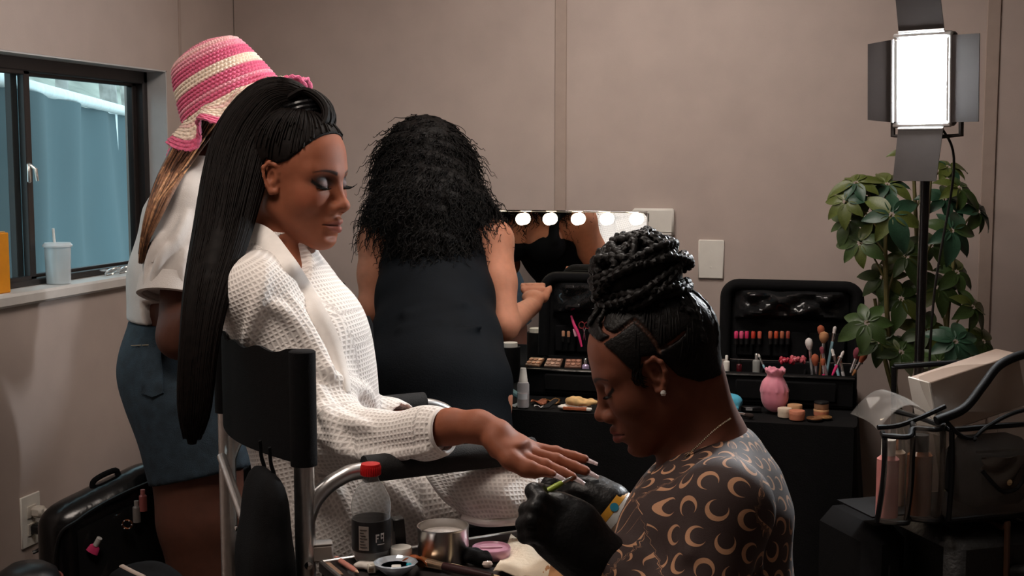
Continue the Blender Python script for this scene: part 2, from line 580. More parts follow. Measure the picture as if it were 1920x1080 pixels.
# left wall with the window opening
OY0, OY1, OZ0, OZ1 = 2.17, 3.376, 1.05, 1.655
mb = MB()
xc, tx = WX - .07, .14
for (y0, y1, z0, z1) in ((FY, OY0, 0, CZ), (OY1, WY + .1, 0, CZ), (OY0, OY1, 0, OZ0), (OY0, OY1, OZ1, CZ)):
    mb.box(V(xc, (y0 + y1) / 2, (z0 + z1) / 2), (tx, y1 - y0, z1 - z0))
wl = struct(mb.build('wall_left', M_wall, None, False))
for yy in (3.456, 2.0, .8):
    for z0, z1 in (((0, CZ),) if yy > OY1 or yy < OY0 else ()):
        MB().box(V(WX + .001, yy, (z0 + z1) / 2), (.005, .012, z1 - z0), bevel=.001).build('batten', M_trim, wl, False)
for nm, c, sz in (('baseboard_back', V(.33, WY - .006, .05), (4.5, .012, .1)), ('baseboard_left', V(WX + .006, .8, .05), (.012, 5.9, .1))):
    struct(MB().box(c, sz, bevel=.003).build(nm, mat('brown_baseboard', srgb(70, 55, 48), .5, noise=.1), None, False))
# window: frame, two sashes with panes, latch, sill
wn = bpy.data.objects.new('window_1', None); COL.objects.link(wn); wn.location = (WX - .09, (OY0 + OY1) / 2, OZ0)
struct(wn, 'dark-framed sliding window in the left wall', 'window')
M_frame = mat('dark_bronze_frame', srgb(40, 34, 33), .4, noise=.12)
FXc = -2.02
fz0, fz1 = OZ0 + .032, OZ1
mb = MB()
mb.box(V(FXc, (OY0 + OY1) / 2, fz1 - .019), (.05, OY1 - OY0, .038), bevel=.004)
mb.box(V(FXc, (OY0 + OY1) / 2, fz0 + .008), (.05, OY1 - OY0, .016), bevel=.003)
for yy in (OY0 + .012, OY1 - .012):
    mb.box(V(FXc, yy, (fz0 + fz1) / 2), (.05, .024, fz1 - fz0), bevel=.004)
mb.build('window_frame', M_frame, wn, False)
ym = 2.80
M_glass = clear_mat('window_glass', (.03, .03, .03, 1), .0, .02, (.88, .95, .96, 1), 0.0)
for (y0, y1, xo) in ((OY0 + .02, ym + .022, .012), (ym - .022, OY1 - .02, -.010)):
    mb = MB(); x = FXc + xo; t = .02; z0, z1 = fz0 + .012, fz1 - .03
    for (yc, zc, sy, sz) in (((y0 + y1) / 2, z1 - .008, y1 - y0, .016), ((y0 + y1) / 2, z0 + .006, y1 - y0, .012), (y0 + .012, (z0 + z1) / 2, .024, z1 - z0), (y1 - .012, (z0 + z1) / 2, .024, z1 - z0)):
        mb.box(V(x, yc, zc), (t, sy, sz), bevel=.002)
    sa = mb.build('sash', M_frame, wn, False)
    MB().box(V(x, (y0 + y1) / 2, (z0 + z1) / 2), (.004, y1 - y0 - .04, z1 - z0 - .02)).build('pane', M_glass, sa, False)
mb = MB()
mb.box(V(FXc + .026, ym, 1.365), (.008, .012, .05), bevel=.003)
mb.tube([V(FXc + .03, ym, 1.385), V(FXc + .042, ym + .004, 1.375), V(FXc + .045, ym + .006, 1.345)], [.004, .005, .004], 8)
mb.build('latch', M_alu, wn)
mb = MB()
mb.box(V(WX - .075, (OY0 + OY1) / 2, OZ0 + .0155), (.19, OY1 - OY0 + .004, .031), bevel=.006)
mb.build('window_sill', mat('white_sill_paint', srgb(205, 200, 196), .45, noise=.04), wn, False)
M_ret = mat('white_reveal_paint', srgb(196, 194, 194), .5, noise=.03)
mb = MB()
mb.box(V(WX - .035, OY1 - .002, (OZ0 + OZ1) / 2), (.068, .004, OZ1 - OZ0))
mb.box(V(WX - .035, (OY0 + OY1) / 2, OZ1 - .002), (.068, OY1 - OY0, .004))
mb.build('reveal_lining', M_ret, wn, False)
# unseen ceiling panels, added as fill light
for (xy, sx, sy, pw) in FILL_PANELS:
    t = thing('ceiling_fill_panel', 'square flush ceiling panel added as fill light, ' + ('towards the back wall' if xy[1] > 2 else 'nearer the camera, to the left'), 'light', (xy[0], xy[1], CZ))
    mb = MB()
    for a, b, c_, d_ in ((0, sy / 2, sx + .03, .03), (0, -sy / 2, sx + .03, .03), (sx / 2, 0, .03, sy), (-sx / 2, 0, .03, sy)):
        mb.box(V(xy[0] + a, xy[1] + b, CZ - .012), (c_, d_, .024), bevel=.003)
    mb.build('light_frame', M_white, t, False)
    MB().box(V(xy[0], xy[1], CZ - .0015), (sx - .03, sy - .03, .003)).build('diffuser', mat('fill_diffuser', (.9, .88, .84, 1), .5, emit=(1, .90, .82, 1), estr=1.0, noise=.01), t, False)

# outside the window: privacy fence, bank and thin trunks
A, B = S2W(Q(40, 171, 4.1)), S2W(Q(275, 226, 7.1))
dirf = nrm(V(B[0] - A[0], B[1] - A[1], 0))
A = A - dirf * 1.05; B = B + dirf * 3.0
zt = 1.635
fe = thing('privacy_fence', 'teal privacy screen fence with a metal top rail outside the window', 'fence', (A[0], A[1], -.6))
nsg = 60
P = []
for i in range(nsg + 1):
    p = A + (B - A) * i / nsg
    row = []
    for j in range(13):
        u = j / 12
        off = .02 * math.sin(i * .9 + 3 * u) + .025 * math.sin(i * .23 - 5 * u + 1)
        row.append(V(p[0], p[1], 0) + V(-dirf[1], dirf[0], 0) * off + V(0, 0, -.6 + (zt + .58) * u))
    P.append(row)
M_cloth = mat('teal_shade_cloth', srgb(70, 88, 94), .85, noise=.10, nscale=1.6)
MB().sheet(P, .006).build('screen_cloth', M_cloth, fe)
MB().tube([V(A[0], A[1], zt), V(B[0], B[1], zt)], .024, 10).build('top_rail', mat('galvanised_steel', (.72, .75, .76, 1), .45, .4, noise=.1), fe)
L_ = np.linalg.norm(B - A)
for i in range(3):
    p = A + (B - A) * (.12 + .33 * i)
    MB().tube([V(p[0] - .06, p[1], -.6), V(p[0] - .06, p[1], zt)], .03, 10).build('fence_post', MATS['galvanised_steel'], fe)
struct(MB().box(V(-14, 6, -.65), (24, 30, .1)).build('ground_outside', mat('dusty_ground', srgb(150, 140, 125), .9, noise=.2, nscale=2), None, False))
# wooded bank behind the fence
P = []
for i in range(25):
    row = []
    for j in range(9):
        x = -9 - j * 1.2; y = -2 + i * 1.4
        row.append(V(x, y, -.6 + j * .62 + .2 * math.sin(i * 1.3 + j)))
    P.append(row)
struct(MB().sheet(P, .05).build('bank_outside', mat('dry_hillside', srgb(150, 150, 140), .95, noise=.35, nscale=1.3, bump=.4, bscale=4), None))
M_bark = mat('pale_bark', srgb(170, 165, 160), .9, noise=.3, nscale=12)
for i, (px, d, rad, lb) in enumerate(((112, 9.0, .05, 'slim pale tree trunk beyond the fence, nearer the window stile'), (197, 10.0, .075, 'thicker pale tree trunk beyond the fence rail'), (235, 12.0, .05, 'pale trunk farthest right beyond the fence'))):
    c = S2W(Q(px, 200, d))
    t = thing('tree', lb, 'tree', (c[0], c[1], -.6), 'trees beyond the fence')
    pts = [V(c[0] + .04 * math.sin(k * 1.7 + i), c[1], -.6 + k * .6) for k in range(9)]
    MB().tube(pts, [rad * (1.15 - k * .06) for k in range(9)], 8).build('trunk', M_bark, t)
    mb = MB()
    for k in range(5):
        z = 2.0 + k * .5; a = k * 2.4 + i
        mb.tube(spline([V(c[0], c[1], z), V(c[0] + .4 * math.cos(a), c[1] + .4 * math.sin(a), z + .3), V(c[0] + .9 * math.cos(a), c[1] + .9 * math.sin(a), z + .45)], 6), [.02, .018, .016, .012, .009, .005], 6)
    mb.build('branches', M_bark, t)

# wall fittings --------------------------------------------------------------
# blank plate
a, b = QY(1310, 449, WY), QY(1357, 523, WY)
t = thing('blank_wall_plate', 'white blank cover plate on the back wall right of the thermostat', 'wall plate', ((a[0] + b[0]) / 2, WY, b[2]))
MB().box(V((a[0] + b[0]) / 2, WY - .004, (a[2] + b[2]) / 2), (b[0] - a[0], .008, a[2] - b[2]), bevel=.003).build('plate', M_white, t)
for zz in (.3, .7):
    MB().lathe([(0, 0), (.003, 0), (.003, .001), (0, .0014)], V((a[0] + b[0]) / 2, WY - .008, b[2] + (a[2] - b[2]) * zz), 10, rotx(PI / 2)).build('screw', M_white, t)
# thermostat
a, b = QY(1188, 390, WY), QY(1265, 443, WY)
xc, zc = (a[0] + b[0]) / 2, (a[2] + b[2]) / 2; ww, hh = b[0] - a[0], a[2] - b[2]
t = thing('thermostat', 'white thermostat box with small display above the mirror corner', 'thermostat', (xc, WY, b[2]))
MB().box(V(xc, WY - .014, zc), (ww, .028, hh), bevel=.006).build('housing', M_white, t)
MB().box(V(xc, WY - .0285, b[2] + hh * .16), (ww * .96, .0015, .002)).build('cover_seam', mat('grey_seam', srgb(120, 116, 112), .6, noise=.03), t, False)
MB().box(V(xc - ww * .17, WY - .029, zc + hh * .18), (ww * .17, .002, hh * .3), bevel=.0008).build('display', mat('lcd_grey', srgb(98, 104, 96), .25, noise=.05), t, False)
mb = MB()
for zz in (.23, .13):
    mb.box(V(xc - ww * .17, WY - .0305, zc + hh * zz), (ww * .08, .001, hh * .05))
mb.build('display_digits', mat('lcd_digit', srgb(52, 56, 50), .4, noise=.05), t, False)
# outlet with plugs and cords on the left wall
oy, oz = 2.664, .518
t = thing('outlet', 'white duplex outlet plate low on the left wall', 'outlet', (WX, oy, oz - .06))
MB().box(V(WX + .003, oy, oz), (.006, .076, .128), bevel=.002).build('plate', M_white, t)
for zz in (.022, -.022):
    MB().box(V(WX + .007, oy, oz + zz), (.004, .034, .03), bevel=.001).build('socket', mat('ivory_plastic', srgb(205, 198, 188), .4, noise=.03), t)
cw = thing('white_power_cord', 'white power cord plugged into the top socket of the outlet', 'cord', (WX + .03, oy, 0))
MB().box(V(WX + .024, oy + .004, oz + .022), (.03, .03, .026), bevel=.006).build('plug', mat('ivory_plastic'), cw)
cz = spline([V(WX + .038, oy + .006, oz + .024), V(WX + .062, oy + .02, oz + .018), V(WX + .075, oy + .035, oz - .03), V(WX + .078, oy + .045, oz - .15), V(WX + .07, oy + .04, .2), V(WX + .09, oy - .06, .012), V(WX + .3, oy - .5, .01)], 40)
MB().tube(cz, .0055, 8).build('cord', mat('white_cable', srgb(214, 205, 196), .5, noise=.04), cw)
cb = thing('black_power_adapter', 'black plug and cable in the lower socket of the outlet', 'plug', (WX + .03, oy, 0))
MB().box(V(WX + .026, oy + .002, oz - .02), (.034, .032, .024), bevel=.005).build('plug', M_blackplastic, cb)
MB().tube(spline([V(WX + .04, oy, oz - .026), V(WX + .052, oy - .004, oz - .05), V(WX + .03, oy - .012, oz - .07), V(WX + .02, oy - .02, oz - .075)], 14), .0045, 6).build('wire_loop', M_blackplastic, cb)
MB().tube(spline([V(WX + .04, oy + .004, oz - .024), V(WX + .06, oy + .03, oz - .06), V(WX + .055, oy + .04, oz - .2), V(WX + .05, oy + .03, .2), V(WX + .06, oy, .01)], 30), .0035, 6).build('cord', M_blackplastic, cb)

# things on the sill ------------------------------------------------------------
SZ = OZ0 + .031
c = QX(110, 527, WX - .03); cx, cy_ = WX - .03, c[1]
t = thing('iced_drink_cup', 'clear plastic cup with lid and straw standing on the window sill', 'cup', (cx, cy_, SZ))
M_clear = clear_mat('clear_plastic_cup', (.8, .84, .86, 1), .30, .12, (.93, .97, .98, 1))
h = .096
MB().lathe([(0, .001), (.030, .001), (.033, h), (.0318, h), (.029, .003), (0, .003)], V(cx, cy_, SZ), 28).build('cup_body', M_clear, t)
MB().lathe([(0, .001), (.0285, .001), (.0305, .06), (0, .06)], V(cx, cy_, SZ + .004), 24).build('melted_ice', clear_mat('ice_water', (.8, .86, .88, 1), .18, .1), t)
MB().lathe([(.0365, 0), (.037, .004), (.034, .007), (.032, .010), (.012, .011), (.004, .011)], V(cx, cy_, SZ + h), 28).build('lid', clear_mat('lid_plastic', (.85, .88, .9, 1), .5, .2), t)
MB().tube([V(cx - .006, cy_ + .006, SZ + .01), V(cx - .004, cy_ - .010, SZ + .143)], .0035, 10).build('straw', mat('white_straw', srgb(225, 225, 222), .4, noise=.03), t)
# glasses
c = QX(222, 507, WX - .03)
t = thing('glasses', 'clear-framed eyeglasses lying folded on the sill by the window corner', 'glasses', (WX - .03, c[1], SZ))
M_gl = mat('silver_clear_frame', (.75, .78, .8, 1), .15, .6, noise=.03)
mb = MB(); mb2 = MB()
for s_ in (-1, 1):
    cc = V(WX - .028, c[1] + s_ * .033, SZ + .012)
    ring = [cc + V(.012 * math.sin(a), .029 * math.cos(a), .011 * math.sin(a) * .9) for a in np.linspace(0, 2 * PI, 25)[:-1]]
    mb.tube(ring, .0028, 6, closed=True)
    MB().add([cc] + ring, [(0, 1 + i, 1 + (i + 1) % 24) for i in range(24)]).build('lens', clear_mat('lens_film', (.9, .95, .97, 1), .22, .05), t)
    MB().tube(spline([cc + V(.002, s_ * .03, .004), cc + V(-.02, s_ * .028, .004), cc + V(-.034, -s_ * .02, .002), cc + V(-.036, -s_ * .06, -.004)], 16), .002, 6).build('temple', M_gl, t)
mb.tube(spline([V(WX - .027, c[1] - .006, SZ + .014), V(WX - .027, c[1], SZ + .018), V(WX - .027, c[1] + .006, SZ + .014)], 8), .002, 6)
mb.build('frame_front', M_gl, t)
# orange carton at the picture's left edge
c = QX(-12, 500, WX - .045)
t = thing('orange_carton', 'bright orange carton on the sill at the left picture edge', 'carton', (WX - .045, c[1], SZ))
MB().box(V(WX - .045, c[1], SZ + .072), (.06, .042, .144), bevel=.002).build('carton_body', mat('orange_card', srgb(232, 150, 24), .5, noise=.06), t, False)
MB().box(V(WX - .045, c[1], SZ + .1455), (.05, .03, .003), bevel=.001).build('carton_flap', mat('orange_card_inner', srgb(205, 160, 90), .6, noise=.05), t, False)

# =================================================================== PEOPLE: shared tools
def head_axes(yaw, pitch, roll=0.0):
    """columns: facing, left, up in stage coordinates. yaw 0 faces +r, positive turns away from the camera; pitch>0 looks down"""
    M = rotz(yaw) @ roty(pitch) @ rotx(roll)
    return M
def head_field(F, o, H, s=1.0, lid=True, ears=True):
    P = lambda x, y, z: o + H @ (V(x, y, z) * s)
    def E(c, r, k, mode='add', M=None): F.ell(P(*c), V(*r) * s, H if M is None else H @ M, k * s, mode)
    def C(a, b, ra, rb, k, mode='add'): F.cone(P(*a), P(*b), ra * s, rb * s, k * s, mode)
    E((-.014, 0, .036), (.094, .074, .080), .02)
    E((.032, 0, .036), (.051, .062, .062), .03)
    E((.028, 0, -.028), (.058, .056, .080), .03)
    for y in (-1, 1):
        C((-.004, y * .050, -.048), (.060, y * .016, -.095), .016, .013, .03)
        E((.050, y * .039, -.026), (.028, .022, .026), .025)
        C((.079, y * .012, .019), (.060, y * .046, .022), .009, .009, .018)
    E((.070, 0, -.097), (.017, .020, .014), .022)
    for y in (-1, 1):
        E((.094, y * .032, .004), (.017, .018, .011), .014, 'sub')
        E((.0665, y * .032, .001), (.0165, .0165, .0125), .005)
    C((.080, 0, .012), (.101, 0, -.030), .0065, .0085, .014)
    E((.1035, 0, -.034), (.0105, .0115, .0092), .009)
    for y in (-1, 1):
        E((.092, y * .0142, -.0385), (.0115, .0082, .0085), .007)
        E((.097, y * .0085, -.0455), (.005, .0038, .0035), .003, 'sub')
    E((.066, 0, -.066), (.026, .030, .024), .022)
    for y in (-1, 1):
        C((.0955, y * .004, -.0620), (.079, y * .0235, -.0685), .0062, .0028, .005)
        C((.0935, y * .001, -.0755), (.079, y * .0225, -.0695), .0078, .0028, .006)
        C((.1035, 0, -.0685), (.081, y * .026, -.0688), .0016, .0012, .0035, 'sub')
    E((.092, 0, -.0895), (.008, .02, .004), .010, 'sub')
    if ears:
        for y in (-1, 1):
            pts = [(.012, .070, .014), (.008, .074, .025), (-.003, .078, .028), (-.011, .081, .019), (-.011, .081, .004), (-.005, .078, -.010), (.003, .074, -.021), (.010, .070, -.020), (.011, .067, -.010)]
            rr = [.0026, .0032, .0034, .0034, .0034, .0036, .0048, .0038, .0026]
            F.chain([P(a, y * b, c) for a, b, c in pts], [q * s for q in rr], .004 * s)
            E((.001, y * .070, .004), (.012, .006, .020), .004)
            E((.002, y * .0755, .005), (.005, .0045, .009), .003, 'sub')
def head_tint(v, o, H, s, skin, lip, brow=None, lidc=None, liner=True, blush=None):
    """skin colouring: lips, brows, painted lids, lash line, shaded mouth crease"""
    q = (v - o) @ H / s
    x, y, z = q[:, 0], np.abs(q[:, 1]), q[:, 2]
    c = np.tile(np.array(skin[:3]), (len(v), 1))
    def mix(col, w_):
        w_ = np.clip(w_, 0, 1)[:, None]
        c[:] = c * (1 - w_) + np.array(col[:3]) * w_
    def soft(d, e): return np.clip(.5 - d / e, 0, 1)
    front = (x > .045)
    if blush is not None:
        d = np.sqrt(((x - .058) / .03) ** 2 + ((y - .045) / .022) ** 2 + ((z + .022) / .014) ** 2) - 1
        mix(blush, soft(d, 1.2) * .5 * front)
    t = np.clip(y / .0245, 0, 1)
    zc = -.0685; hu = .0095 * (1 - t ** 2.2) * (1 - .18 * np.exp(-(y / .004) ** 2)); hl = .0125 * (1 - t ** 2.4)
    d = np.maximum(z - (zc + hu), (zc - hl) - z)
    mix(lip, soft(d, .003) * (x > .072) * (y < .0255))
    mix(np.array(lip[:3]) * .25, soft(np.abs(z + .0686) - .0007, .0016) * (x > .072) * (y < .024))  # crease between the lips: shade painted into the lip colour
    if lidc is not None:
        d = np.sqrt(((y - .034) / .021) ** 2 + ((z - .0055) / .0115) ** 2) - 1
        mix(np.array(lidc[1][:3]), soft(d, .7) * front)
        d = np.sqrt(((y - .029) / .012) ** 2 + ((z - .002) / .0055) ** 2) - 1
        mix(np.array(lidc[0][:3]), soft(d, .8) * front * .9)
    if liner:
        zl = -.0062 + 2.6 * np.maximum(y - .032, 0) ** 1.6 + 14 * (y - .032) ** 2
        d = np.maximum(np.abs(z - zl) - .0013 - .0022 * np.clip((y - .02) / .03, 0, 1), np.maximum(.019 - y, y - .054))
        mix((.004, .003, .003), soft(d, .0016) * front)
    if brow is not None:
        tt = np.clip((y - .012) / .042, 0, 1)
        zb = .0195 + .0075 * np.sin(tt * 2.4) - .004 * tt
        d = np.maximum(np.abs(z - zb) - (.0034 * (1 - .7 * tt)), np.maximum(.012 - y, y - .055))
        mix(brow, soft(d, .002) * front * .95)
    return c
def lashes(name, o, H, s, parent, length=.011, m=None):
    mb = MB(stage=True)
    for y in (-1, 1):
        for i in range(16):
            u = i / 15
            yy = .021 + .028 * u
            a = V(.0825 - 10 * (yy - .028) ** 2, yy, -.006 + 10 * (yy - .033) ** 2 * (1 if yy > .033 else .3))
            L = length * (.55 + .6 * u)
            dirv = nrm(V(1, .15 + .75 * u, -.35 + .2 * u))
            pts = [a - V(.003, 0, 0), a + dirv * L * .5, a + dirv * L + V(0, 0, L * .45)]
            pts = [o + H @ (V(p[0], p[1] * y, p[2]) * s) for p in pts]
            mb.tube(spline(pts, 5), [.0007, .0007, .0006, .0004, .0002], 4)
    ob = mb.build(name, m or M_hairblack, parent); ob['kind'] = 'stuff'
    return ob
M_hairblack = mat('black_hair', (.0045, .0037, .0034, 1), .5, noise=.4, nscale=120, spec=.22)
def skin_mat(name, rough=.62):
    return mat(name, rough=rough, attr='tint', noise=.07, nscale=60, sss=.12, bump=.035, bscale=700, spec=.32)
M_skin = skin_mat('skin')
def cap_field(o, H, s, hairline, grow=.006, h=.003, low=-.10):
    """scalp hair: the skull grown a little, cut along the hairline z > zc(x)"""
    F = Field(o - .16 * s, o + .16 * s, h)
    P = lambda x, y, z: o + H @ (V(x, y, z) * s)
    F.ell(P(-.014, 0, .036), (V(.094, .074, .080) + grow) * s, H, .02 * s)
    F.ell(P(.030, 0, .036), (V(.051, .062, .062) + grow) * s, H, .03 * s)
    F.ell(P(-.035, 0, -.03), (V(.055, .052, .065) + grow * .7) * s, H, .02 * s)
    X, Y, Z = F.grid()
    dx, dy, dz = X - o[0], Y - o[1], Z - o[2]
    x = (H[0, 0] * dx + H[1, 0] * dy + H[2, 0] * dz) / s
    y = (H[0, 1] * dx + H[1, 1] * dy + H[2, 1] * dz) / s
    z = (H[0, 2] * dx + H[1, 2] * dy + H[2, 2] * dz) / s
    hx = [p[0] for p in hairline]; hz = [p[1] for p in hairline]
    g = (np.interp(x, hx, hz) - z) * .7 + .35 * np.maximum(0, np.abs(y) * 0)
    F.clip_max(g * s)
    return F
def tubes_mesh(paths, rads, n=5, twist=None):
    """many tubes at once (numpy): paths (k,m,3), rads (k,m); returns verts, quads"""
    P = np.asarray(paths); k, m, _ = P.shape
    T = np.gradient(P, axis=1); T /= np.linalg.norm(T, axis=2)[..., None] + 1e-12
    u = np.where(np.abs(T[..., 2:3]) < .9, np.array([0, 0, 1.0]), np.array([1.0, 0, 0]))
    u = np.tile(u[:, :1], (1, m, 1))
    N = u - T * (u * T).sum(2, keepdims=True); N /= np.linalg.norm(N, axis=2)[..., None] + 1e-9
    B = np.cross(T, N)
    a = np.arange(n) * 2 * PI / n
    v = P[:, :, None] + rads[:, :, None, None] * (np.cos(a)[None, None, :, None] * B[:, :, None] + np.sin(a)[None, None, :, None] * N[:, :, None])
    v = v.reshape(-1, 3)
    i = (np.arange(k) * m * n)[:, None, None] + (np.arange(m - 1) * n)[None, :, None] + np.arange(n)[None, None, :]
    j = (np.arange(k) * m * n)[:, None, None] + (np.arange(m - 1) * n)[None, :, None] + ((np.arange(n) + 1) % n)[None, None, :]
    f = np.stack([i, j, j + n, i + n], -1).reshape(-1, 4)
    return v, f
def rope(pts, rad, n=10, per=.016, depth=.3):
    """twisted two-strand braid along a path"""
    P = np.asarray(pts); m = len(P)
    seg = np.r_[0, np.cumsum(np.linalg.norm(np.diff(P, axis=0), axis=1))]
    R = np.full(m, rad) if np.isscalar(rad) else np.asarray(rad)
    T = np.gradient(P, axis=0); T /= np.linalg.norm(T, axis=1)[:, None] + 1e-12
    vs = []; N = None
    u = V(0, 0, 1) if abs(T[0][2]) < .9 else V(1, 0, 0)
    N = nrm(u - T[0] * np.dot(u, T[0]))
    for i in range(m):
        N = nrm(N - T[i] * np.dot(N, T[i])); B = np.cross(T[i], N)
        for k in range(n):
            a = 2 * PI * k / n
            rr = R[i] * (1 - depth * (1 - abs(math.cos(a - seg[i] / per * PI))))
            vs.append(P[i] + rr * (math.cos(a) * B + math.sin(a) * N))
    fs = []
    for i in range(m - 1):
        for k in range(n):
            k2 = (k + 1) % n
            fs.append((i * n + k, i * n + k2, (i + 1) * n + k2, (i + 1) * n + k))
    fs.append(tuple(range(n))[::-1]); fs.append(tuple((m - 1) * n + k for k in range(n)))
    return vs, fs
def field_at(F_, p):
    ii = [min(len(F_.ax[i]) - 1, max(0, int(np.searchsorted(F_.ax[i], p[i])))) for i in range(3)]
    return F_.f[ii[0], ii[1], ii[2]]
def ray(px, py):
    return nrm(Q(px, py, 2.0) - V(0, 0, CAMZ))
def on(F_, px, py, d0, back=None, lift=0.0, reach=.9):
    """first point of the solid F_ on the line of sight through a picture point (used to lay seams and folds on cloth)"""
    r_ = ray(px, py); p = Q(px, py, d0)
    for t_ in np.arange(0, reach, .002):
        q = p + r_ * t_
        if field_at(F_, q) < 0: return q - r_ * lift
    return Q(px, py, back if back is not None else d0 + reach / 2)
def relax(pts, n=3):
    pts = np.array(pts)
    for _ in range(n): pts[1:-1] = (pts[:-2] + 2 * pts[1:-1] + pts[2:]) / 4
    return pts
def leg(F, hip, knee, ankle, toe, r=(.085, .055, .036), k=.02):
    F.chain([hip, hip * .5 + knee * .5, knee], [r[0], r[0] * .86, r[1]], k)
    calf = knee * .65 + ankle * .35
    F.chain([knee, calf, ankle], [r[1], r[1] * .98, r[2]], k)
    F.cone(ankle, toe, r[2] * .95, .026, .015)
def nail(parent, tip, dirv, up, L, wd, m):
    """long manicured nail: curved tapered plate"""
    x = nrm(dirv); z = nrm(up - x * np.dot(up, x)); y = np.cross(z, x)
    P = []
    for i in range(7):
        u = i / 6; row = []
        ww = wd * (1 - .45 * u ** 2)
        for j in range(5):
            a = (j - 2) / 2
            row.append(tip + x * (L * (u - .3)) + y * ww * a + z * (.0022 - .0022 * a * a - .004 * u * u))
        P.append(row)
    return MB(stage=True).sheet(P, .0012).build('nail', m, parent)

# =================================================================== seated woman in the white robe
pb = thing('person', 'person in a white waffle robe with a long high ponytail, seated holding out one hand', 'person', S2W(V(-.27, 2.2, .0)))
HB = head_axes(math.radians(-24), math.radians(7), math.radians(0))
oB = Q(553, 335, 2.24)
sB = 1.0
skinB = srgb(140, 82, 58)
body_lo = V(-.62, 1.72, -.02); body_hi = V(.32, 2.62, 1.60)
hand_lo = Q(890, 915, 1.84) - V(.02, .03, .01); hand_hi = Q(1085, 780, 1.99) + V(.03, .03, .02)
F = Field(body_lo, body_hi, .007, [(oB - .135, oB + .135, .0020), (hand_lo, hand_hi, .0026)])
head_field(F, oB, HB, sB)
hp = lambda x, y, z: oB + HB @ (V(x, y, z) * sB)
neckb = Q(500, 482, 2.25)
F.cone(hp(-.030, 0, -.045), neckb, .047, .049, .015)
F.cone(hp(-.005, 0, -.065), Q(522, 490, 2.24), .030, .036, .015)
chest = Q(522, 575, 2.26); hipB = Q(625, 990, 2.26)
F.cone(neckb, chest, .05, .075, .03)
F.cone(chest, Q(565, 760, 2.26), .075, .085, .05, n=V(.1, 1, 0), sc=1.35)
F.cone(Q(565, 760, 2.26), hipB, .085, .11, .05, n=V(.1, 1, 0), sc=1.3)
shN, shF = Q(482, 552, 2.12), Q(572, 548, 2.43)
elN, elF = Q(618, 822, 2.08), Q(668, 792, 2.46)
wrN, wrF = Q(897, 800, 1.935), Q(790, 800, 2.24)
F.cone(chest, shN, .06, .05, .03); F.cone(chest, shF, .06, .05, .03)
F.chain([shN, Q(530, 640, 2.14), Q(585, 740, 2.12), elN], [.045, .038, .034, .032], .02); F.chain([shF, elF], [.045, .036], .02)
F.chain([elN, Q(760, 812, 2.00), Q(845, 800, 1.955), wrN], [.034, .030, .027, .0235], .01)
F.chain([elF, wrF, Q(825, 806, 2.2)], [.036, .024, .022], .02)
F.ell(Q(842, 812, 2.19), V(.045, .03, .016), None, .012)          # resting far hand
for k in range(4):
    F.chain([Q(856 + 6 * k, 814, 2.16 + .016 * k), Q(880 + 5 * k, 822, 2.15 + .017 * k), Q(890 + 4 * k, 832, 2.14 + .017 * k)], [.009, .008, .007], .004)
kn, kf = Q(975, 915, 2.17), Q(900, 915, 2.44)
leg(F, hipB + V(.02, -.09, .01), kn, kn + V(.0, .03, -.40), kn + V(.13, .05, -.45), (.066, .046, .034))
leg(F, hipB + V(-.01, .09, .01), kf, kf + V(.0, .0, -.40), kf + V(.13, .03, -.45), (.066, .046, .034))
# the held-out hand: palm, four long fingers, thumb below the palm edge
pw = wrN
kn_ = [Q(1008, 842, 1.945), Q(1000, 851, 1.922), Q(985, 860, 1.900), Q(968, 866, 1.882)]
F.cone(pw, Q(930, 812, 1.925), .0235, .022, .012, n=V(0, 1, .1), sc=1.15)
for k_, r_ in zip(kn_, (.0115, .0118, .0112, .0105)):
    F.cone(Q(918, 808, 1.925) * .75 + (k_ + V(0, 0, -.004)) * .25, k_ + V(0, 0, -.003), .0165, r_, .013)
F.ell(Q(955, 840, 1.915), V(.030, .028, .010), frame(V(-.35, .15, .92), V(.85, 0, -.45)), .012)
fing = [
    [kn_[0], Q(1042, 848, 1.948), Q(1075, 856, 1.948), Q(1096, 861, 1.946)],
    [kn_[1], Q(1043, 862, 1.922), Q(1076, 875, 1.920), Q(1098, 883, 1.917)],
    [kn_[2], Q(1022, 872, 1.898), Q(1054, 886, 1.895), Q(1073, 894, 1.892)],
    [kn_[3], Q(995, 875, 1.878), Q(1020, 884, 1.875), Q(1036, 889, 1.873)]]
for p_, r_ in zip(fing, (.0090, .0094, .0090, .0080)):
    F.chain(p_, [r_ * 1.12, r_, r_ * .92, r_ * .78], .003)
    F.ell(p_[1], V(1, 1, 1) * r_ * 1.06, None, .004)
th = [Q(925, 828, 1.905), Q(955, 862, 1.885), Q(985, 880, 1.878), Q(1003, 887, 1.876)]
F.chain(th, [.014, .0125, .0105, .0085], .008)
v, f = F.mesh()
tint = head_tint(v, oB, HB, sB, skinB, srgb(150, 92, 82), srgb(30, 17, 12), (srgb(128, 104, 102), srgb(44, 27, 24)), True, srgb(150, 78, 56))
link_mesh('body', v, f, M_skin, pb, stage=True, attrs={'tint': tint})
lashes('eyelashes', oB, HB, sB, pb, .015)
M_nail = mat('glitter_nail', srgb(214, 196, 196), .12, .35, noise=.35, nscale=420, coat=.8)
for p_, L in zip(fing, (.030, .031, .030, .028)):
    nail(pb, p_[3], p_[3] - p_[2], V(-.15, -.35, .9), L, .0062, M_nail)
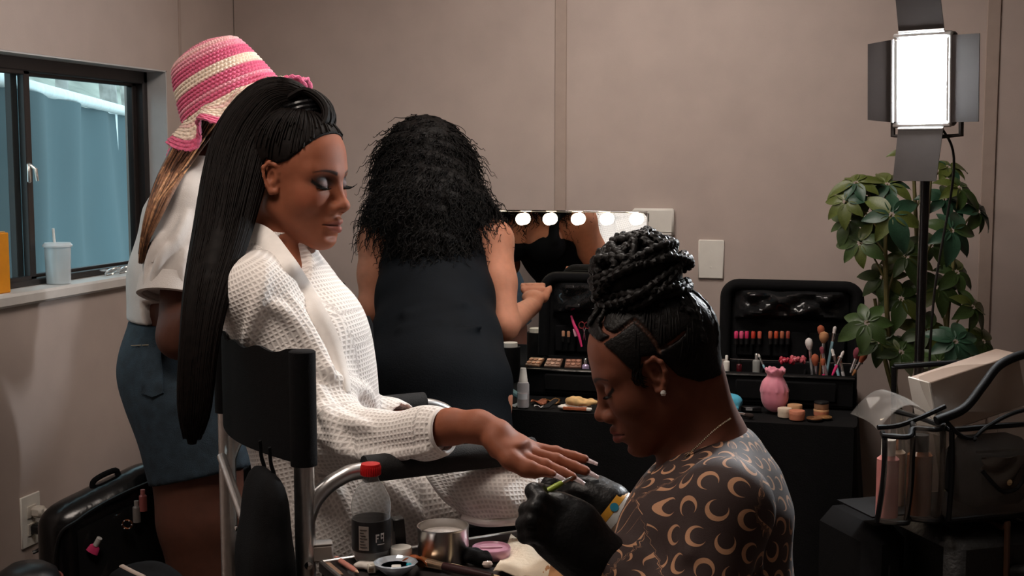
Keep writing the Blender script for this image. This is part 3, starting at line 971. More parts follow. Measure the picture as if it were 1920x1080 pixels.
# --- scalp hair slicked up into the ponytail
hl = [(-.14, -.085), (-.07, -.078), (-.045, -.05), (-.028, .0), (-.012, .034), (.012, .028), (.03, .036), (.046, .052), (.058, .070), (.07, .086), (.1, .11)]
C = cap_field(oB, HB, sB, hl, .0035)
v, f = C.mesh()
M_hairB = mat('dark_brown_hair', (.0050, .0032, .0027, 1), .6, noise=.45, nscale=120, spec=.10)
scalp = link_mesh('hair', v, f, M_hairB, pb, stage=True)
base = Q(566, 212, 2.24)
# strands slicked from the hairline to the tie
paths = []
for i in range(260):
    a = RNG.uniform(-1, 1) * 2.6; e = RNG.uniform(-.15, .9)
    x = -.014 + .1 * math.cos(a) * math.cos(e); y = .079 * math.sin(a) * math.cos(e); z = .036 + .086 * math.sin(e)
    if z < np.interp(x, [p[0] for p in hl], [p[1] for p in hl]) + .002: continue
    p0 = V(x, y, z); tip_ = (HB.T @ (base - oB)) / sB
    row = []
    for t_ in np.linspace(0, 1, 8):
        p = p0 * (1 - t_) + tip_ * t_
        q = (p - V(-.005, 0, .036)) / V(.101, .082, .087)
        rr = np.linalg.norm(q)
        p = V(-.005, 0, .036) + (p - V(-.005, 0, .036)) / rr * max(1.0, rr) * (.993 + .008 * math.sin(i))
        row.append(oB + HB @ (p * sB))
    paths.append(row)
rad = np.tile(np.linspace(.0016, .0022, 8), (len(paths), 1))
v, f = tubes_mesh(np.array(paths), rad, 4)
o_ = link_mesh('slicked_strands', v, f, M_hairB, scalp, stage=True); o_['kind'] = 'stuff'
# ponytail: solid core plus strands along the same sweep
ctr = [Q(574, 200, 2.24), Q(556, 180, 2.24), Q(510, 190, 2.24), Q(464, 252, 2.22), Q(440, 330, 2.18), Q(418, 430, 2.13), Q(390, 540, 2.07), Q(373, 650, 2.04), Q(365, 760, 2.03), Q(360, 825, 2.03)]
wid = [.014, .022, .042, .052, .052, .046, .037, .030, .026, .014]
dep = [.8, .8, .75, .72, .70, .62, .55, .55, .55, .5]
cs = spline(ctr, 40); ws = spline(np.array(wid), 40); ds = spline(np.array(dep), 40)
PF = Field(cs.min(0) - .09, cs.max(0) + .09, .006)
for i in range(0, 39):
    PF.cone(cs[i], cs[i + 1], ws[i] * .70, ws[i + 1] * .70, .004, n=V(0, 1, 0), sc=float(ds[i]))
v, f = PF.mesh()
pt = link_mesh('ponytail', v, f, M_hairB, pb, stage=True)
T = np.gradient(cs, axis=0); T /= np.linalg.norm(T, axis=1)[:, None]
side = np.cross(T, V(0, 1, 0)); side /= np.linalg.norm(side, axis=1)[:, None]
paths = []; rads = []
for i in range(2300):
    a = RNG.uniform(0, 2 * PI); rr = RNG.uniform(.88, 1.03); wob = RNG.uniform(0, 6.28); fr = RNG.uniform(.5, 1.6)
    e = np.linspace(0, 1, 40)
    aa = a + .14 * np.sin(e * 3 * fr + wob)
    rr_ = rr + .03 * np.sin(e * 9 * fr + wob)
    p = cs + side * (ws * rr_ * np.cos(aa))[:, None] + V(0, 1, 0) * (ws * ds * rr_ * np.sin(aa))[:, None]
    end = RNG.uniform(.86, 1.0)
    idx = np.linspace(0, 39 * end, 34)
    lo_ = idx.astype(int); fr_ = (idx - lo_)[:, None]; hi_ = np.minimum(lo_ + 1, 39)
    paths.append(p[lo_] * (1 - fr_) + p[hi_] * fr_)
    r0 = RNG.uniform(.0007, .0016)
    rads.append(np.r_[np.full(28, r0), np.linspace(r0, r0 * .3, 6)])
v, f = tubes_mesh(np.array(paths), np.array(rads), 4)
o_ = link_mesh('ponytail_strands', v, f, M_hairB, pt, stage=True); o_['kind'] = 'stuff'
# rolled lock that wraps round the tie and falls in front, plus the tie itself
mb = MB(stage=True)
for k in range(26):
    u = k / 25
    off = V((RNG.random() - .5) * .012, (u - .5) * .075, (RNG.random() - .5) * .010)
    pp = spline([Q(545, 186, 2.24), Q(575, 172, 2.24), Q(604, 188, 2.24), Q(618, 212, 2.235), Q(612, 238, 2.23), Q(592, 236, 2.23)], 16) + off * np.linspace(.5, 1, 16)[:, None]
    mb.tube(pp, np.r_[np.full(13, .0055), .0045, .003, .001], 6)
mb.build('wrapped_lock', M_hairB, scalp)['kind'] = 'stuff'
mb = MB(stage=True)
tie = frame(nrm(Q(558, 180, 2.24) - base), V(0, 1, 0))
for k in range(3):
    ring = [base + tie @ V(.030 * math.cos(a), .030 * math.sin(a), .008 * k - .004) for a in np.linspace(0, 2 * PI, 25)[:-1]]
    mb.tube(ring, .0055, 8, closed=True)
mb.build('hair_tie', M_blackgloss, scalp)
# --- robe
def waffle_mat():
    m = mat('waffle_cotton', srgb(226, 214, 202), .8, sheen=.15)
    nt = m.node_tree; b = nt.nodes['Principled BSDF']
    at = nt.nodes.new('ShaderNodeAttribute'); at.attribute_name = 'uvc'
    sc_ = nt.nodes.new('ShaderNodeVectorMath'); sc_.operation = 'SCALE'; sc_.inputs['Scale'].default_value = 2 * PI / .0076
    nt.links.new(at.outputs['Vector'], sc_.inputs[0])
    sp = nt.nodes.new('ShaderNodeSeparateXYZ'); nt.links.new(sc_.outputs['Vector'], sp.inputs[0])
    outs = []
    for ax_ in ('X', 'Y'):
        sn = nt.nodes.new('ShaderNodeMath'); sn.operation = 'COSINE'; nt.links.new(sp.outputs[ax_], sn.inputs[0]); outs.append(sn)
    mx = nt.nodes.new('ShaderNodeMath'); mx.operation = 'MAXIMUM'
    nt.links.new(outs[0].outputs[0], mx.inputs[0]); nt.links.new(outs[1].outputs[0], mx.inputs[1])
    mr = nt.nodes.new('ShaderNodeMapRange'); mr.inputs['From Min'].default_value = -.6; mr.inputs['From Max'].default_value = .9
    nt.links.new(mx.outputs[0], mr.inputs['Value'])
    bp = nt.nodes.new('ShaderNodeBump'); bp.inputs['Strength'].default_value = .6; bp.inputs['Distance'].default_value = .0018
    nt.links.new(mr.outputs['Result'], bp.inputs['Height']); nt.links.new(bp.outputs['Normal'], b.inputs['Normal'])
    rp = nt.nodes.new('ShaderNodeMix'); rp.data_type = 'RGBA'
    rp.inputs[6].default_value = srgb(210, 202, 197); rp.inputs[7].default_value = srgb(238, 232, 227)
    nt.links.new(mr.outputs['Result'], rp.inputs[0]); nt.links.new(rp.outputs[2], b.inputs['Base Color'])
    return m
M_waffle = waffle_mat()
M_band = mat('cotton_band', srgb(236, 230, 225), .8, noise=.05, nscale=60, bump=.06, bscale=500)
R_ = Field(V(-.66, 1.80, .30), V(.36, 2.66, 1.34), .0055)
lat = nrm(V(.12, 1, 0))
tp = [Q(512, 498, 2.25), Q(530, 570, 2.26), Q(553, 660, 2.26), Q(576, 760, 2.265), Q(612, 900, 2.265)]
R_.chain(tp, [.078, .098, .112, .110, .108], .03, n=lat, sc=1.32)
R_.cone(tp[0] + V(0, 0, .01), shN + V(0, 0, -.005), .045, .058, .03); R_.cone(tp[0] + V(0, 0, .01), shF + V(0, 0, -.005), .045, .058, .03)
R_.ell(Q(626, 640, 2.23), V(.055, .12, .085), None, .05)           # bust under the cloth
R_.ell(Q(632, 725, 2.26), V(.055, .11, .08), None, .05)
# near sleeve: wide upper arm, folds, narrow cuff
R_.chain([shN, Q(530, 640, 2.14), Q(585, 740, 2.12), elN + V(.005, 0, .008)], [.066, .066, .062, .058], .03, tag='sleeve')
R_.chain([elN + V(0, 0, .004), Q(700, 828, 2.035), Q(800, 812, 1.975), Q(850, 808, 1.950)], [.058, .046, .037, .034], .025, tag='sleeve')
R_.chain([shF, Q(625, 680, 2.46), elF], [.064, .066, .055], .03, tag='sleeve')
R_.chain([elF, Q(730, 788, 2.33), Q(760, 790, 2.29)], [.052, .036, .033], .025, tag='sleeve')
# skirt over hips and thighs
hN, hF = hipB + V(.0, -.09, -.01), hipB + V(0, .09, -.01)
R_.cone(tp[4], hipB, .108, .11, .05, n=lat, sc=1.3)
R_.chain([hN, Q(780, 935, 2.19), kn], [.105, .088, .062], .04); R_.chain([hF, Q(750, 930, 2.42), kf], [.105, .088, .062], .04)
R_.cone(Q(800, 930, 2.30), Q(940, 915, 2.31), .06, .05, .05)
# neck opening and V, arm and cuff openings
R_.cone(neckb + V(0, 0, .10), neckb + V(.01, 0, .0), .056, .052, .010, 'sub')
R_.chain([Q(545, 478, 2.19), Q(578, 530, 2.13), Q(592, 560, 2.12)], [.036, .016, .004], .008, 'sub')
cax = nrm(Q(832, 809, 1.958) - Q(800, 812, 1.975))
R_.cut(Q(833, 809, 1.957), cax, .05)
R_.cone(Q(826, 809, 1.960), Q(870, 805, 1.945), .0305, .0305, .003, 'sub')
R_.cut(Q(757, 790, 2.294), Q(760, 790, 2.29) - Q(730, 788, 2.33), .05)
R_.cone(Q(754, 790, 2.30), Q(800, 795, 2.25), .029, .029, .003, 'sub')
# folds laid on the cloth
for path, r_ in (([(500, 492), (492, 540), (478, 590), (462, 645)], .007), ([(505, 570), (540, 590), (575, 640), (600, 690)], .008), ([(588, 720), (610, 760), (640, 790), (690, 800)], .008),
                 ([(590, 800), (640, 850), (720, 858), (800, 846)], .006), ([(600, 690), (640, 720), (680, 730), (700, 760)], .008), ([(545, 560), (590, 640), (620, 700)], .006), ([(596, 760), (625, 800), (640, 850)], .007),
                 ([(610, 900), (640, 940), (660, 990)], .008), ([(720, 905), (760, 940), (800, 985)], .008)):
    pp = relax([on(R_, x, y, 1.8, 2.2) for x, y in spline(np.array(path, dtype=float), 12)], 4)
    R_.chain(pp, [r_ * (.5 + .5 * math.sin(PI * (i + .5) / 12)) for i in range(12)], .014, tag='fold')
v, f = R_.mesh()
uv, wh = prim_uv(v, R_.prims)
rb = link_mesh('robe', v, f, M_waffle, pb, stage=True, attrs={'uvc': uv})
# lapel band: stands round the neck, runs down the chest
lpx = spline(np.array([(470, 440), (484, 444), (500, 456), (520, 482), (542, 514), (566, 552), (590, 596), (612, 638), (632, 682), (650, 735)], dtype=float), 46)
lp = relax([on(R_, x, y, 1.95, 2.2) for x, y in lpx], 6)
P = []
for i, p in enumerate(lp):
    t_ = nrm(lp[min(i + 1, 45)] - lp[max(i - 1, 0)])
    nout = -ray(*lpx[i])
    sd = nrm(np.cross(t_, nout))
    wl_ = .020 * min(1, (45.6 - i) / 12) ** .6
    P.append([p + sd * wl_ * a + nout * (.010 - .009 * a * a) for a in np.linspace(-1, 1, 7)])
MB(stage=True).sheet(P, .008).build('lapel', M_band, rb)
# cuff band
cuff = MB(stage=True)
Mc = frame(cax, V(0, 0, 1))
cuff.lathe([(.0345, -.022), (.0365, -.020), (.0362, .004), (.033, .006), (.0305, .004), (.0305, -.010)], Q(829, 809, 1.959), 32, Mc)
cuff.build('cuff', M_band, rb)
# robe panel hanging over the near thigh, with its hem
top = spline([Q(798, 893, 2.045), Q(860, 876, 2.050), Q(940, 870, 2.055), Q(1004, 878, 2.070)], 22)
mid = spline([Q(830, 930, 2.022), Q(880, 928, 2.018), Q(950, 926, 2.022), Q(1012, 930, 2.04)], 22)
bot = spline([Q(866, 966, 2.008), Q(905, 976, 2.0), Q(960, 974, 2.005), Q(1008, 966, 2.03)], 22)
P = []
for i in range(22):
    row = spline([top[i], mid[i] + V(0, -.012 + .006 * math.sin(i * .8), 0), bot[i]], 14)
    P.append(row)
P = np.array(P)
mb = MB(stage=True).sheet(P, .006)
lu = np.cumsum(np.r_[0, np.linalg.norm(np.diff(P[:, 7], axis=0), axis=1)]); lv_ = np.cumsum(np.r_[0, np.linalg.norm(np.diff(P[11], axis=0), axis=1)])
uvp = np.array([[lu[i], lv_[j]] for i in range(22) for j in range(14)] * 2)
link_mesh('robe_panel', mb.v, mb.f, M_waffle, rb, stage=True, attrs={'uvc': uvp})
MB(stage=True).tube(bot + V(0, -.004, -.003), .006, 8).build('hem', M_band, rb)

# =================================================================== tall director's chair under the robed woman
cf, cn = nrm(V(.891, .454, 0)), nrm(V(-.454, .891, 0))      # facing and far-side directions of the chair (stage)
pn = Q(570, 875, 1.90)                                    # near back post at the sling's lower edge
p0 = V(pn[0], pn[1], 0)
SEAT, ARM, BTOP, BBOT, WID, DEP = .645, .93, 1.118, .948, .45, .42
dc = thing('directors_chair', 'tall aluminium director chair with black canvas back and padded arms under the robed person', 'chair', S2W(p0 + cf * .2 + cn * .26))
c_ = lambda a, b, z: p0 + cf * a + cn * b + V(0, 0, z)
for b in (0, WID):
    MB(stage=True).tube([c_(0, b, SEAT - .06), c_(0, b, BTOP - .012)], .0155, 16).build('back_post', M_alu, dc)
# arms: bent tube with black pad
for b in (0, WID):
    pts = spline([c_(.0, b, ARM - .075), c_(.018, b, ARM - .035), c_(.055, b, ARM - .008), c_(.11, b, ARM), c_(.34, b, ARM), c_(.415, b, ARM - .010), c_(.45, b, ARM - .045), c_(.455, b, ARM - .11), c_(.45, b, SEAT - .03)], 60)
    am = MB(stage=True).tube(pts, .0125, 14).build('arm_tube', M_alu, dc)
    sel = spline([c_(.095, b, ARM + .001), c_(.2, b, ARM + .001), c_(.385, b, ARM + .001)], 12)
    MB(stage=True).tube(sel, .021, 14).build('arm_pad', mat('black_foam', (.005, .005, .0055, 1), .8, noise=.2, nscale=150, bump=.2, bscale=500), am)
# back sling: canvas wrapped round both posts
P = []
for i in range(26):
    u = i / 25
    sag = -.045 * math.sin(PI * u) * 1.0
    row = []
    for j in range(9):
        w_ = j / 8
        ztop = BTOP + .004 * math.sin(u * 30) - .010 * math.sin(PI * u)
        row.append(c_(sag - .0, WID * u, BBOT + (ztop - BBOT) * w_))
    P.append(row)
MB(stage=True).sheet(P, .005).build('back_sling', M_blackfab, dc)
for b in (0, WID):
    MB(stage=True).lathe([(.0175, BBOT), (.020, BBOT), (.020, BTOP), (.017, BTOP + .002), (0, BTOP + .002)], c_(0, b, 0), 18).build('sling_sleeve', M_blackfab, dc)
# seat rails and sagging seat
for b in (0, WID):
    MB(stage=True).tube([c_(.0, b, SEAT), c_(.46, b, SEAT)], .014, 12).build('seat_rail', M_alu, dc)
    MB(stage=True).box(c_(.23, b, SEAT), (.38, .040, .040), np.stack([cf, cn, V(0, 0, 1)], 1), .012).build('seat_wrap', M_blackfab, dc)
P = [[c_(.03 + .4 * u, WID * w_, SEAT + .016 - .04 * math.sin(PI * w_)) for w_ in np.linspace(0, 1, 9)] for u in np.linspace(0, 1, 7)]
MB(stage=True).sheet(P, .006).build('seat', M_blackfab, dc)
# crossed legs front and back, foot rails, footrest
for a in (.02, .44):
    for b0, b1 in ((0, WID), (WID, 0)):
        MB(stage=True).tube([c_(a + (.016 if b0 else 0), b0, SEAT - .03), c_(a + (.016 if b0 else 0), b1, .03)], .012, 12).build('leg', M_alu, dc)
for b in (0, WID):
    MB(stage=True).tube([c_(-.02, b, .02), c_(.48, b, .02)], .014, 12).build('foot_rail', M_alu, dc)
MB(stage=True).box(c_(.53, WID / 2, .30), (.10, WID * .8, .016), np.stack([cf, cn, V(0, 0, 1)], 1), .006).build('footrest', M_blackplastic, dc)
for b in (.04, WID - .04):
    MB(stage=True).tube([c_(.45, b, .32), c_(.53, b, .30)], .009, 10).build('footrest_arm', M_alu, dc)
# near post carries on down to the floor; rear side frame beside it
for b in (0, WID):
    MB(stage=True).tube([c_(0, b, .02), c_(0, b, SEAT - .06)], .0155, 16).build('rear_leg', M_alu, dc)
MB(stage=True).lathe([(0, 0), (.006, 0), (.006, .004), (0, .005)], c_(.0, -.0155, .80), 10, rotx(PI / 2)).build('bolt', M_chrome, dc)

MB(stage=True).tube([c_(-.018, WID - .03, .875), c_(-.018, .10, .70), c_(-.018, .02, .655)], .0085, 10).build('rear_brace', M_alu, dc)
MB(stage=True).box(c_(.365, .012, .803), (.20, .020, .040), np.stack([cf, cn, V(0, 0, 1)], 1), .008).build('seat_side_band', M_blackfab, dc)
# black pouch bag hanging behind the back sling
hb = thing('hanging_pouch', 'black fabric pouch bag hanging from the back of the director chair', 'bag', S2W(c_(-.07, .2, .60)))
G = Field(c_(-.07, .22, .78) - V(.30, .30, .24), c_(-.07, .22, .78) + V(.30, .30, .24), .008)
G.chain([c_(-.065, -.02, .70), c_(-.065, .03, .70)], [.05, .05], .03, n=cf, sc=.7); G.chain([c_(-.06, -.02, .80), c_(-.06, .04, .80)], [.055, .055], .05, n=cf, sc=.6)
G.chain([c_(-.055, -.01, .90), c_(-.055, .04, .90)], [.045, .045], .05, n=cf, sc=.5)
v, f = G.mesh()
link_mesh('pouch_body', v, f, M_blackfab, hb, stage=True)
for b in (0.0, .05):
    MB(stage=True).tube(spline([c_(-.05, b, .92), c_(-.045, b, .935), c_(-.05, b, .955), c_(-.052, b, .98)], 12), .006, 8, flat=.4).build('strap', M_blackfab, hb)
MB(stage=True).lathe([(0, 0), (.004, 0), (.004, .002), (0, .003)], c_(-.098, .02, .86), 10, frame(-cf)).build('snap', M_chrome, hb)

# =================================================================== nail artist in the crescent print top
pd = thing('person', 'person with a braided bun, moon print top and black gloves, bent over the manicure', 'person', S2W(V(.30, 1.9, 0)))
HD = head_axes(math.radians(180 - 3), math.radians(24), math.radians(0))
oD = Q(1230, 690, 1.83)
sD = .955
skinD = srgb(112, 65, 47)
hd = lambda x, y, z: oD + HD @ (V(x, y, z) * sD)
F = Field(V(-.10, 1.45, -.02), V(.62, 2.2, 1.27), .008, [(oD - .135, oD + .135, .0020)])
head_field(F, oD, HD, sD)
nkD = Q(1322, 828, 1.85)
F.cone(hd(-.045, 0, -.03), nkD, .047, .052, .02)
F.cone(hd(-.01, 0, -.065), Q(1295, 850, 1.84), .034, .040, .02)
shDn, shDf = Q(1362, 955, 1.685), Q(1345, 935, 2.01)
elDn, elDf = Q(1300, 1190, 1.63), Q(1265, 1100, 2.04)
wrDn, wrDf = Q(1135, 1052, 1.70), Q(1162, 962, 1.92)
tD = [Q(1335, 885, 1.85), Q(1342, 960, 1.85), Q(1335, 1100, 1.87), Q(1370, 1300, 1.9)]
F.cone(nkD, tD[0], .054, .065, .03)
F.chain(tD, [.06, .085, .09, .11], .04, n=V(0, 1, 0), sc=1.3)
F.cone(tD[0], shDn, .05, .048, .03); F.cone(tD[0], shDf, .05, .048, .03)
F.chain([shDn, elDn, wrDn, wrDn * .6 + Q(1065, 985, 1.70) * .4], [.045, .036, .025, .02], .02)
F.chain([shDf, elDf, wrDf, wrDf * .5 + Q(1085, 895, 1.93) * .5], [.045, .036, .025, .02], .02)
leg(F, tD[3] + V(0, -.09, -.02), tD[3] + V(-.36, -.1, .0), tD[3] + V(-.33, -.1, -.43), tD[3] + V(-.46, -.1, -.455))
leg(F, tD[3] + V(0, .09, -.02), tD[3] + V(-.36, .1, .0), tD[3] + V(-.33, .1, -.43), tD[3] + V(-.46, .1, -.455))
v, f = F.mesh()
tint = head_tint(v, oD, HD, sD, skinD, srgb(128, 66, 58), srgb(24, 14, 11), None, True)
link_mesh('body', v, f, M_skin, pd, stage=True, attrs={'tint': tint})
lashes('eyelashes', oD, HD, sD, pd, .010)
# --- hair: parted scalp, braids gathered into a bun
hl = [(-.14, -.040), (-.09, -.045), (-.05, -.035), (-.025, -.012), (-.010, .030), (.012, .036), (.024, .014), (.034, .026), (.046, .056), (.058, .076), (.07, .09), (.1, .11)]
C = cap_field(oD, HD, sD, hl, .0045, .0026)
parts = [[(.070, .034, .066), (.035, .058, .078), (.0, .062, .088)], [(.035, .058, .078), (.048, .042, .092), (.035, .020, .106)],
         [(.0, .062, .088), (-.012, .079, .060), (-.016, .083, .034)], [(-.018, .083, .036), (-.05, .077, .040), (-.080, .058, .050)]]
pl_ = []
for pr in parts:
    for sg in (1, -1):
        pts = []
        for p in spline([V(a, sg * b, c) for a, b, c in pr], 14):
            q = p - V(-.005, 0, .036); n_ = np.linalg.norm(q / V(.098, .078, .084)); p = V(-.005, 0, .036) + q / n_ * 1.0
            pts.append(hd(*p))
        pl_.append(np.array(pts))
        C.chain(pts, [.0022] * 14, .003, 'sub')
v, f = C.mesh()
dmin = np.full(len(v), 9.0)
for pts in pl_:
    for p in pts: dmin = np.minimum(dmin, np.linalg.norm(v - p, axis=1))
wpt = np.clip(1.5 - dmin / .0024, 0, 1)[:, None]
tint = np.array([.0055, .0045, .0042]) * (1 - wpt) + np.array(srgb(104, 68, 52)[:3]) * wpt
M_scalp = mat('braided_scalp_hair', rough=.5, attr='tint', noise=.3, nscale=150, bump=.18, bscale=220, spec=.18)
scD = link_mesh('hair', v, f, M_scalp, pd, stage=True, attrs={'tint': tint})
# combed strands from the hairline up to the bun, leaving the partings open
paths = []; tgt = (HD.T @ (Q(1225, 590, 1.83) - oD)) / sD
pall = np.concatenate(pl_)
for i in range(900):
    a = RNG.uniform(-PI, PI); e = RNG.uniform(-.75, 1.0)
    p0_ = V(-.012, 0, .036) + V(.098 * math.cos(a) * math.cos(e), .078 * math.sin(a) * math.cos(e), .084 * math.sin(e))
    if p0_[2] < np.interp(p0_[0], [p[0] for p in hl], [p[1] for p in hl]) + .003: continue
    row = []
    for t_ in np.linspace(0, .42, 9):
        p = p0_ * (1 - t_) + tgt * t_; q = p - V(-.010, 0, .036)
        n_ = np.linalg.norm(q / V(.0995, .0795, .0855)); row.append(hd(*(V(-.010, 0, .036) + q / n_ * (.997 + .006 * math.sin(i)))))
    row = np.array(row)
    if np.min(np.linalg.norm(row[:, None] - pall[None], axis=2)) < .0042: continue
    paths.append(row)
v, f = tubes_mesh(np.array(paths), np.tile(np.r_[np.linspace(.0008, .0017, 4), np.full(3, .0017), .0012, .0006], (len(paths), 1)), 4)
link_mesh('combed_strands', v, f, M_hairblack, scD, stage=True)['kind'] = 'stuff'
# braids pulled up from the scalp to the bun base
bunb = Q(1225, 590, 1.83); bunc = Q(1200, 522, 1.83)
starts = [(.058, .012, .092), (.046, .034, .096), (-.085, .05, .045), (-.098, .0, .03), (-.09, .03, .0), (-.075, .055, .075), (-.045, .06, .092), (.012, .05, .104)]
mb = MB(stage=True)
for (a, b, c) in starts:
    for sg in (1, -1):
        p0_ = V(a, sg * b, c); tgt = (HD.T @ (bunb - oD)) / sD
        row = []
        for t_ in np.linspace(0, 1, 26):
            p = p0_ * (1 - t_) + tgt * t_; q = p - V(-.005, 0, .036)
            n_ = np.linalg.norm(q / V(.104, .084, .090))
            p = V(-.005, 0, .036) + q / n_ * max(1.0, n_)
            row.append(hd(*p))
        mb.add(*rope(row, np.linspace(.0040, .0062, 26), 9, .012, .42))
mb.build('scalp_braids', M_hairblack, scD)['kind'] = 'stuff'
# bun: coils of rope braid round a core
B_ = Field(bunc - .11, bunc + .11, .004)
bax = nrm(bunc - Q(1240, 610, 1.83)); Mb = frame(bax, V(0, 1, 0))
B_.ell(bunc, V(.062, .062, .054), Mb, .01)
B_.cone(bunb, bunc, .034, .04, .02)
v, f = B_.mesh()
bun = link_mesh('braided_bun', v, f, M_hairblack, pd, stage=True)
mb = MB(stage=True)
for k in range(14):
    ph = -1.15 + k * .18
    rr = .067 * math.cos(ph) + .003; hh = .060 * math.sin(ph)
    pts = []
    nn = 110
    tilt = rotx(.22 * math.sin(k * 2.1)) @ roty(.18 * math.cos(k * 1.7))
    for i in range(nn):
        a = 2 * PI * i / (nn - 1) * 1.02 + k
        w_ = 1 + .05 * math.sin(3 * a + k) + .03 * math.sin(7 * a)
        pts.append(bunc + Mb @ (tilt @ V(rr * w_ * math.cos(a), rr * w_ * math.sin(a), hh + .006 * math.sin(2 * a + k))))
    mb.add(*rope(pts, .0074, 10, .0125, .48))
for k in range(9):            # strands over the crown of the bun
    a = k * .7; pts = []
    for i in range(46):
        t_ = -1.0 + 2.0 * i / 45
        e = (t_ * 1.1)
        pts.append(bunc + Mb @ (rotz(a) @ V(.066 * math.sin(e), .012 * math.sin(3 * e + k), .058 * math.cos(e) + .004)))
    mb.add(*rope(pts, .0072, 10, .0125, .48))
mb.build('bun_braids', M_hairblack, bun)['kind'] = 'stuff'
mb = MB(stage=True)            # loose braids at the nape
for k, (x0, y0, dd) in enumerate(((1318, 610, 1.80), (1326, 620, 1.83), (1322, 612, 1.87), (1310, 600, 1.77))):
    pts = spline([Q(1262 + 4 * k, 580, dd), Q(x0 - 14, y0 - 14, dd), Q(x0 + 8, y0 + 30, dd), Q(x0 + 12 - 2 * k, y0 + 72 - 9 * k, dd)], 40)
    mb.add(*rope(pts, np.r_[np.full(34, .0068), np.linspace(.0068, .003, 6)], 9, .014))
mb.build('loose_braids', M_hairblack, scD)['kind'] = 'stuff'
# baby hairs at the temple
mb = MB(stage=True)
for k in range(22):
    y0 = .070 - .010 * (k % 5) / 5
    a = V(.012 + .016 * RNG.random(), y0, .012 + .02 * RNG.random())
    pts = [a, a + V(.008, .002, -.008), a + V(.010, .001, -.018), a + V(.004, .002, -.024)]
    pp = []
    for p in spline(pts, 8):
        pp.append(hd(*(p + V(0, .0035, 0))))
    mb.tube(pp, [.0008] * 7 + [.0002], 4)
mb.build('edge_hairs', M_hairblack, scD)['kind'] = 'stuff'
# --- crescent print top
def moon_mat():
    m = mat('crescent_print_jersey', srgb(52, 34, 30), .75, sheen=.1)
    nt = m.node_tree; b = nt.nodes['Principled BSDF']; N = nt.nodes.new; Lk = nt.links.new
    def vm(op, a, bb=None, sc_=None):
        n = N('ShaderNodeVectorMath'); n.operation = op
        for i, q in enumerate((a, bb)):
            if q is None: continue
            if hasattr(q, 'links'): Lk(q, n.inputs[i])
            else: n.inputs[i].default_value = q
        if sc_ is not None:
            if hasattr(sc_, 'links'): Lk(sc_, n.inputs['Scale'])
            else: n.inputs['Scale'].default_value = sc_
        return n
    def mt(op, a, bb=None):
        n = N('ShaderNodeMath'); n.operation = op
        for i, q in enumerate((a, bb)):
            if q is None: continue
            if hasattr(q, 'links'): Lk(q, n.inputs[i])
            else: n.inputs[i].default_value = q
        return n.outputs[0]
    at = N('ShaderNodeAttribute'); at.attribute_name = 'uvc'
    p = vm('SCALE', at.outputs['Vector'], sc_=1 / .037).outputs[0]
    sp = N('ShaderNodeSeparateXYZ'); Lk(p, sp.inputs[0])
    row = mt('FLOOR', sp.outputs['X'])
    odd = mt('MULTIPLY', mt('MODULO', mt('ABSOLUTE', row), 2.0), .5)
    yy = mt('ADD', sp.outputs['Y'], odd)
    cb = N('ShaderNodeCombineXYZ'); Lk(sp.outputs['X'], cb.inputs[0]); Lk(yy, cb.inputs[1])
    cell = vm('FLOOR', cb.outputs[0]).outputs[0]
    fr = vm('SUBTRACT', vm('FRACTION', cb.outputs[0]).outputs[0], (.5, .5, 0)).outputs[0]
    wn_ = N('ShaderNodeTexWhiteNoise'); wn_.noise_dimensions = '2D'; Lk(cell, wn_.inputs['Vector'])
    ang = mt('MULTIPLY', wn_.outputs['Value'], 3.4)
    ro = N('ShaderNodeVectorRotate'); ro.rotation_type = 'Z_AXIS'; Lk(fr, ro.inputs['Vector']); Lk(ang, ro.inputs['Angle'])
    d1 = vm('LENGTH', ro.outputs[0]).outputs['Value']
    d2 = vm('LENGTH', vm('SUBTRACT', ro.outputs[0], (.10, .02, 0)).outputs[0]).outputs['Value']
    ins = mt('LESS_THAN', d1, .365); cut = mt('GREATER_THAN', d2, .285)
    mk = mt('MULTIPLY', ins, cut)
    mx = N('ShaderNodeMix'); mx.data_type = 'RGBA'
    mx.inputs[6].default_value = srgb(50, 32, 29); mx.inputs[7].default_value = srgb(186, 138, 104)
    Lk(mk, mx.inputs[0]); Lk(mx.outputs[2], b.inputs['Base Color'])
    tcn = N('ShaderNodeTexCoord'); nz = N('ShaderNodeTexNoise'); nz.inputs['Scale'].default_value = 700; Lk(tcn.outputs['Object'], nz.inputs['Vector'])
    bp = N('ShaderNodeBump'); bp.inputs['Strength'].default_value = .12; bp.inputs['Distance'].default_value = .005
    Lk(nz.outputs['Fac'], bp.inputs['Height']); Lk(bp.outputs['Normal'], b.inputs['Normal'])
    return m
M_moon = moon_mat()
G = Field(V(-.02, 1.44, .42), V(.62, 2.22, 1.12), .0055)
G.chain([Q(1345, 892, 1.85), Q(1355, 960, 1.85), Q(1350, 1100, 1.87), Q(1375, 1290, 1.9)], [.070, .090, .096, .122], .04, n=V(0, 1, 0), sc=1.32, tag='t')
G.ell(Q(1240, 1030, 1.84), V(.062, .12, .075), None, .05)
G.ell(Q(1290, 975, 1.84), V(.075, .11, .08), None, .05)
G.cone(Q(1345, 880, 1.85), shDn, .050, .058, .035); G.cone(Q(1340, 878, 1.85), shDf, .050, .055, .035)
G.cone(Q(1352, 860, 1.85), Q(1362, 900, 1.85), .05, .07, .03, tag='fold')
G.chain([shDn + V(-.005, 0, .002), elDn, wrDn * .8 + elDn * .2], [.060, .050, .034], .03, tag='arm')
G.chain([wrDn * .8 + elDn * .2, wrDn], [.034, .032], .01, tag='arm')
G.chain([shDf, elDf, wrDf * .75 + elDf * .25], [.058, .048, .036], .03, tag='arm')
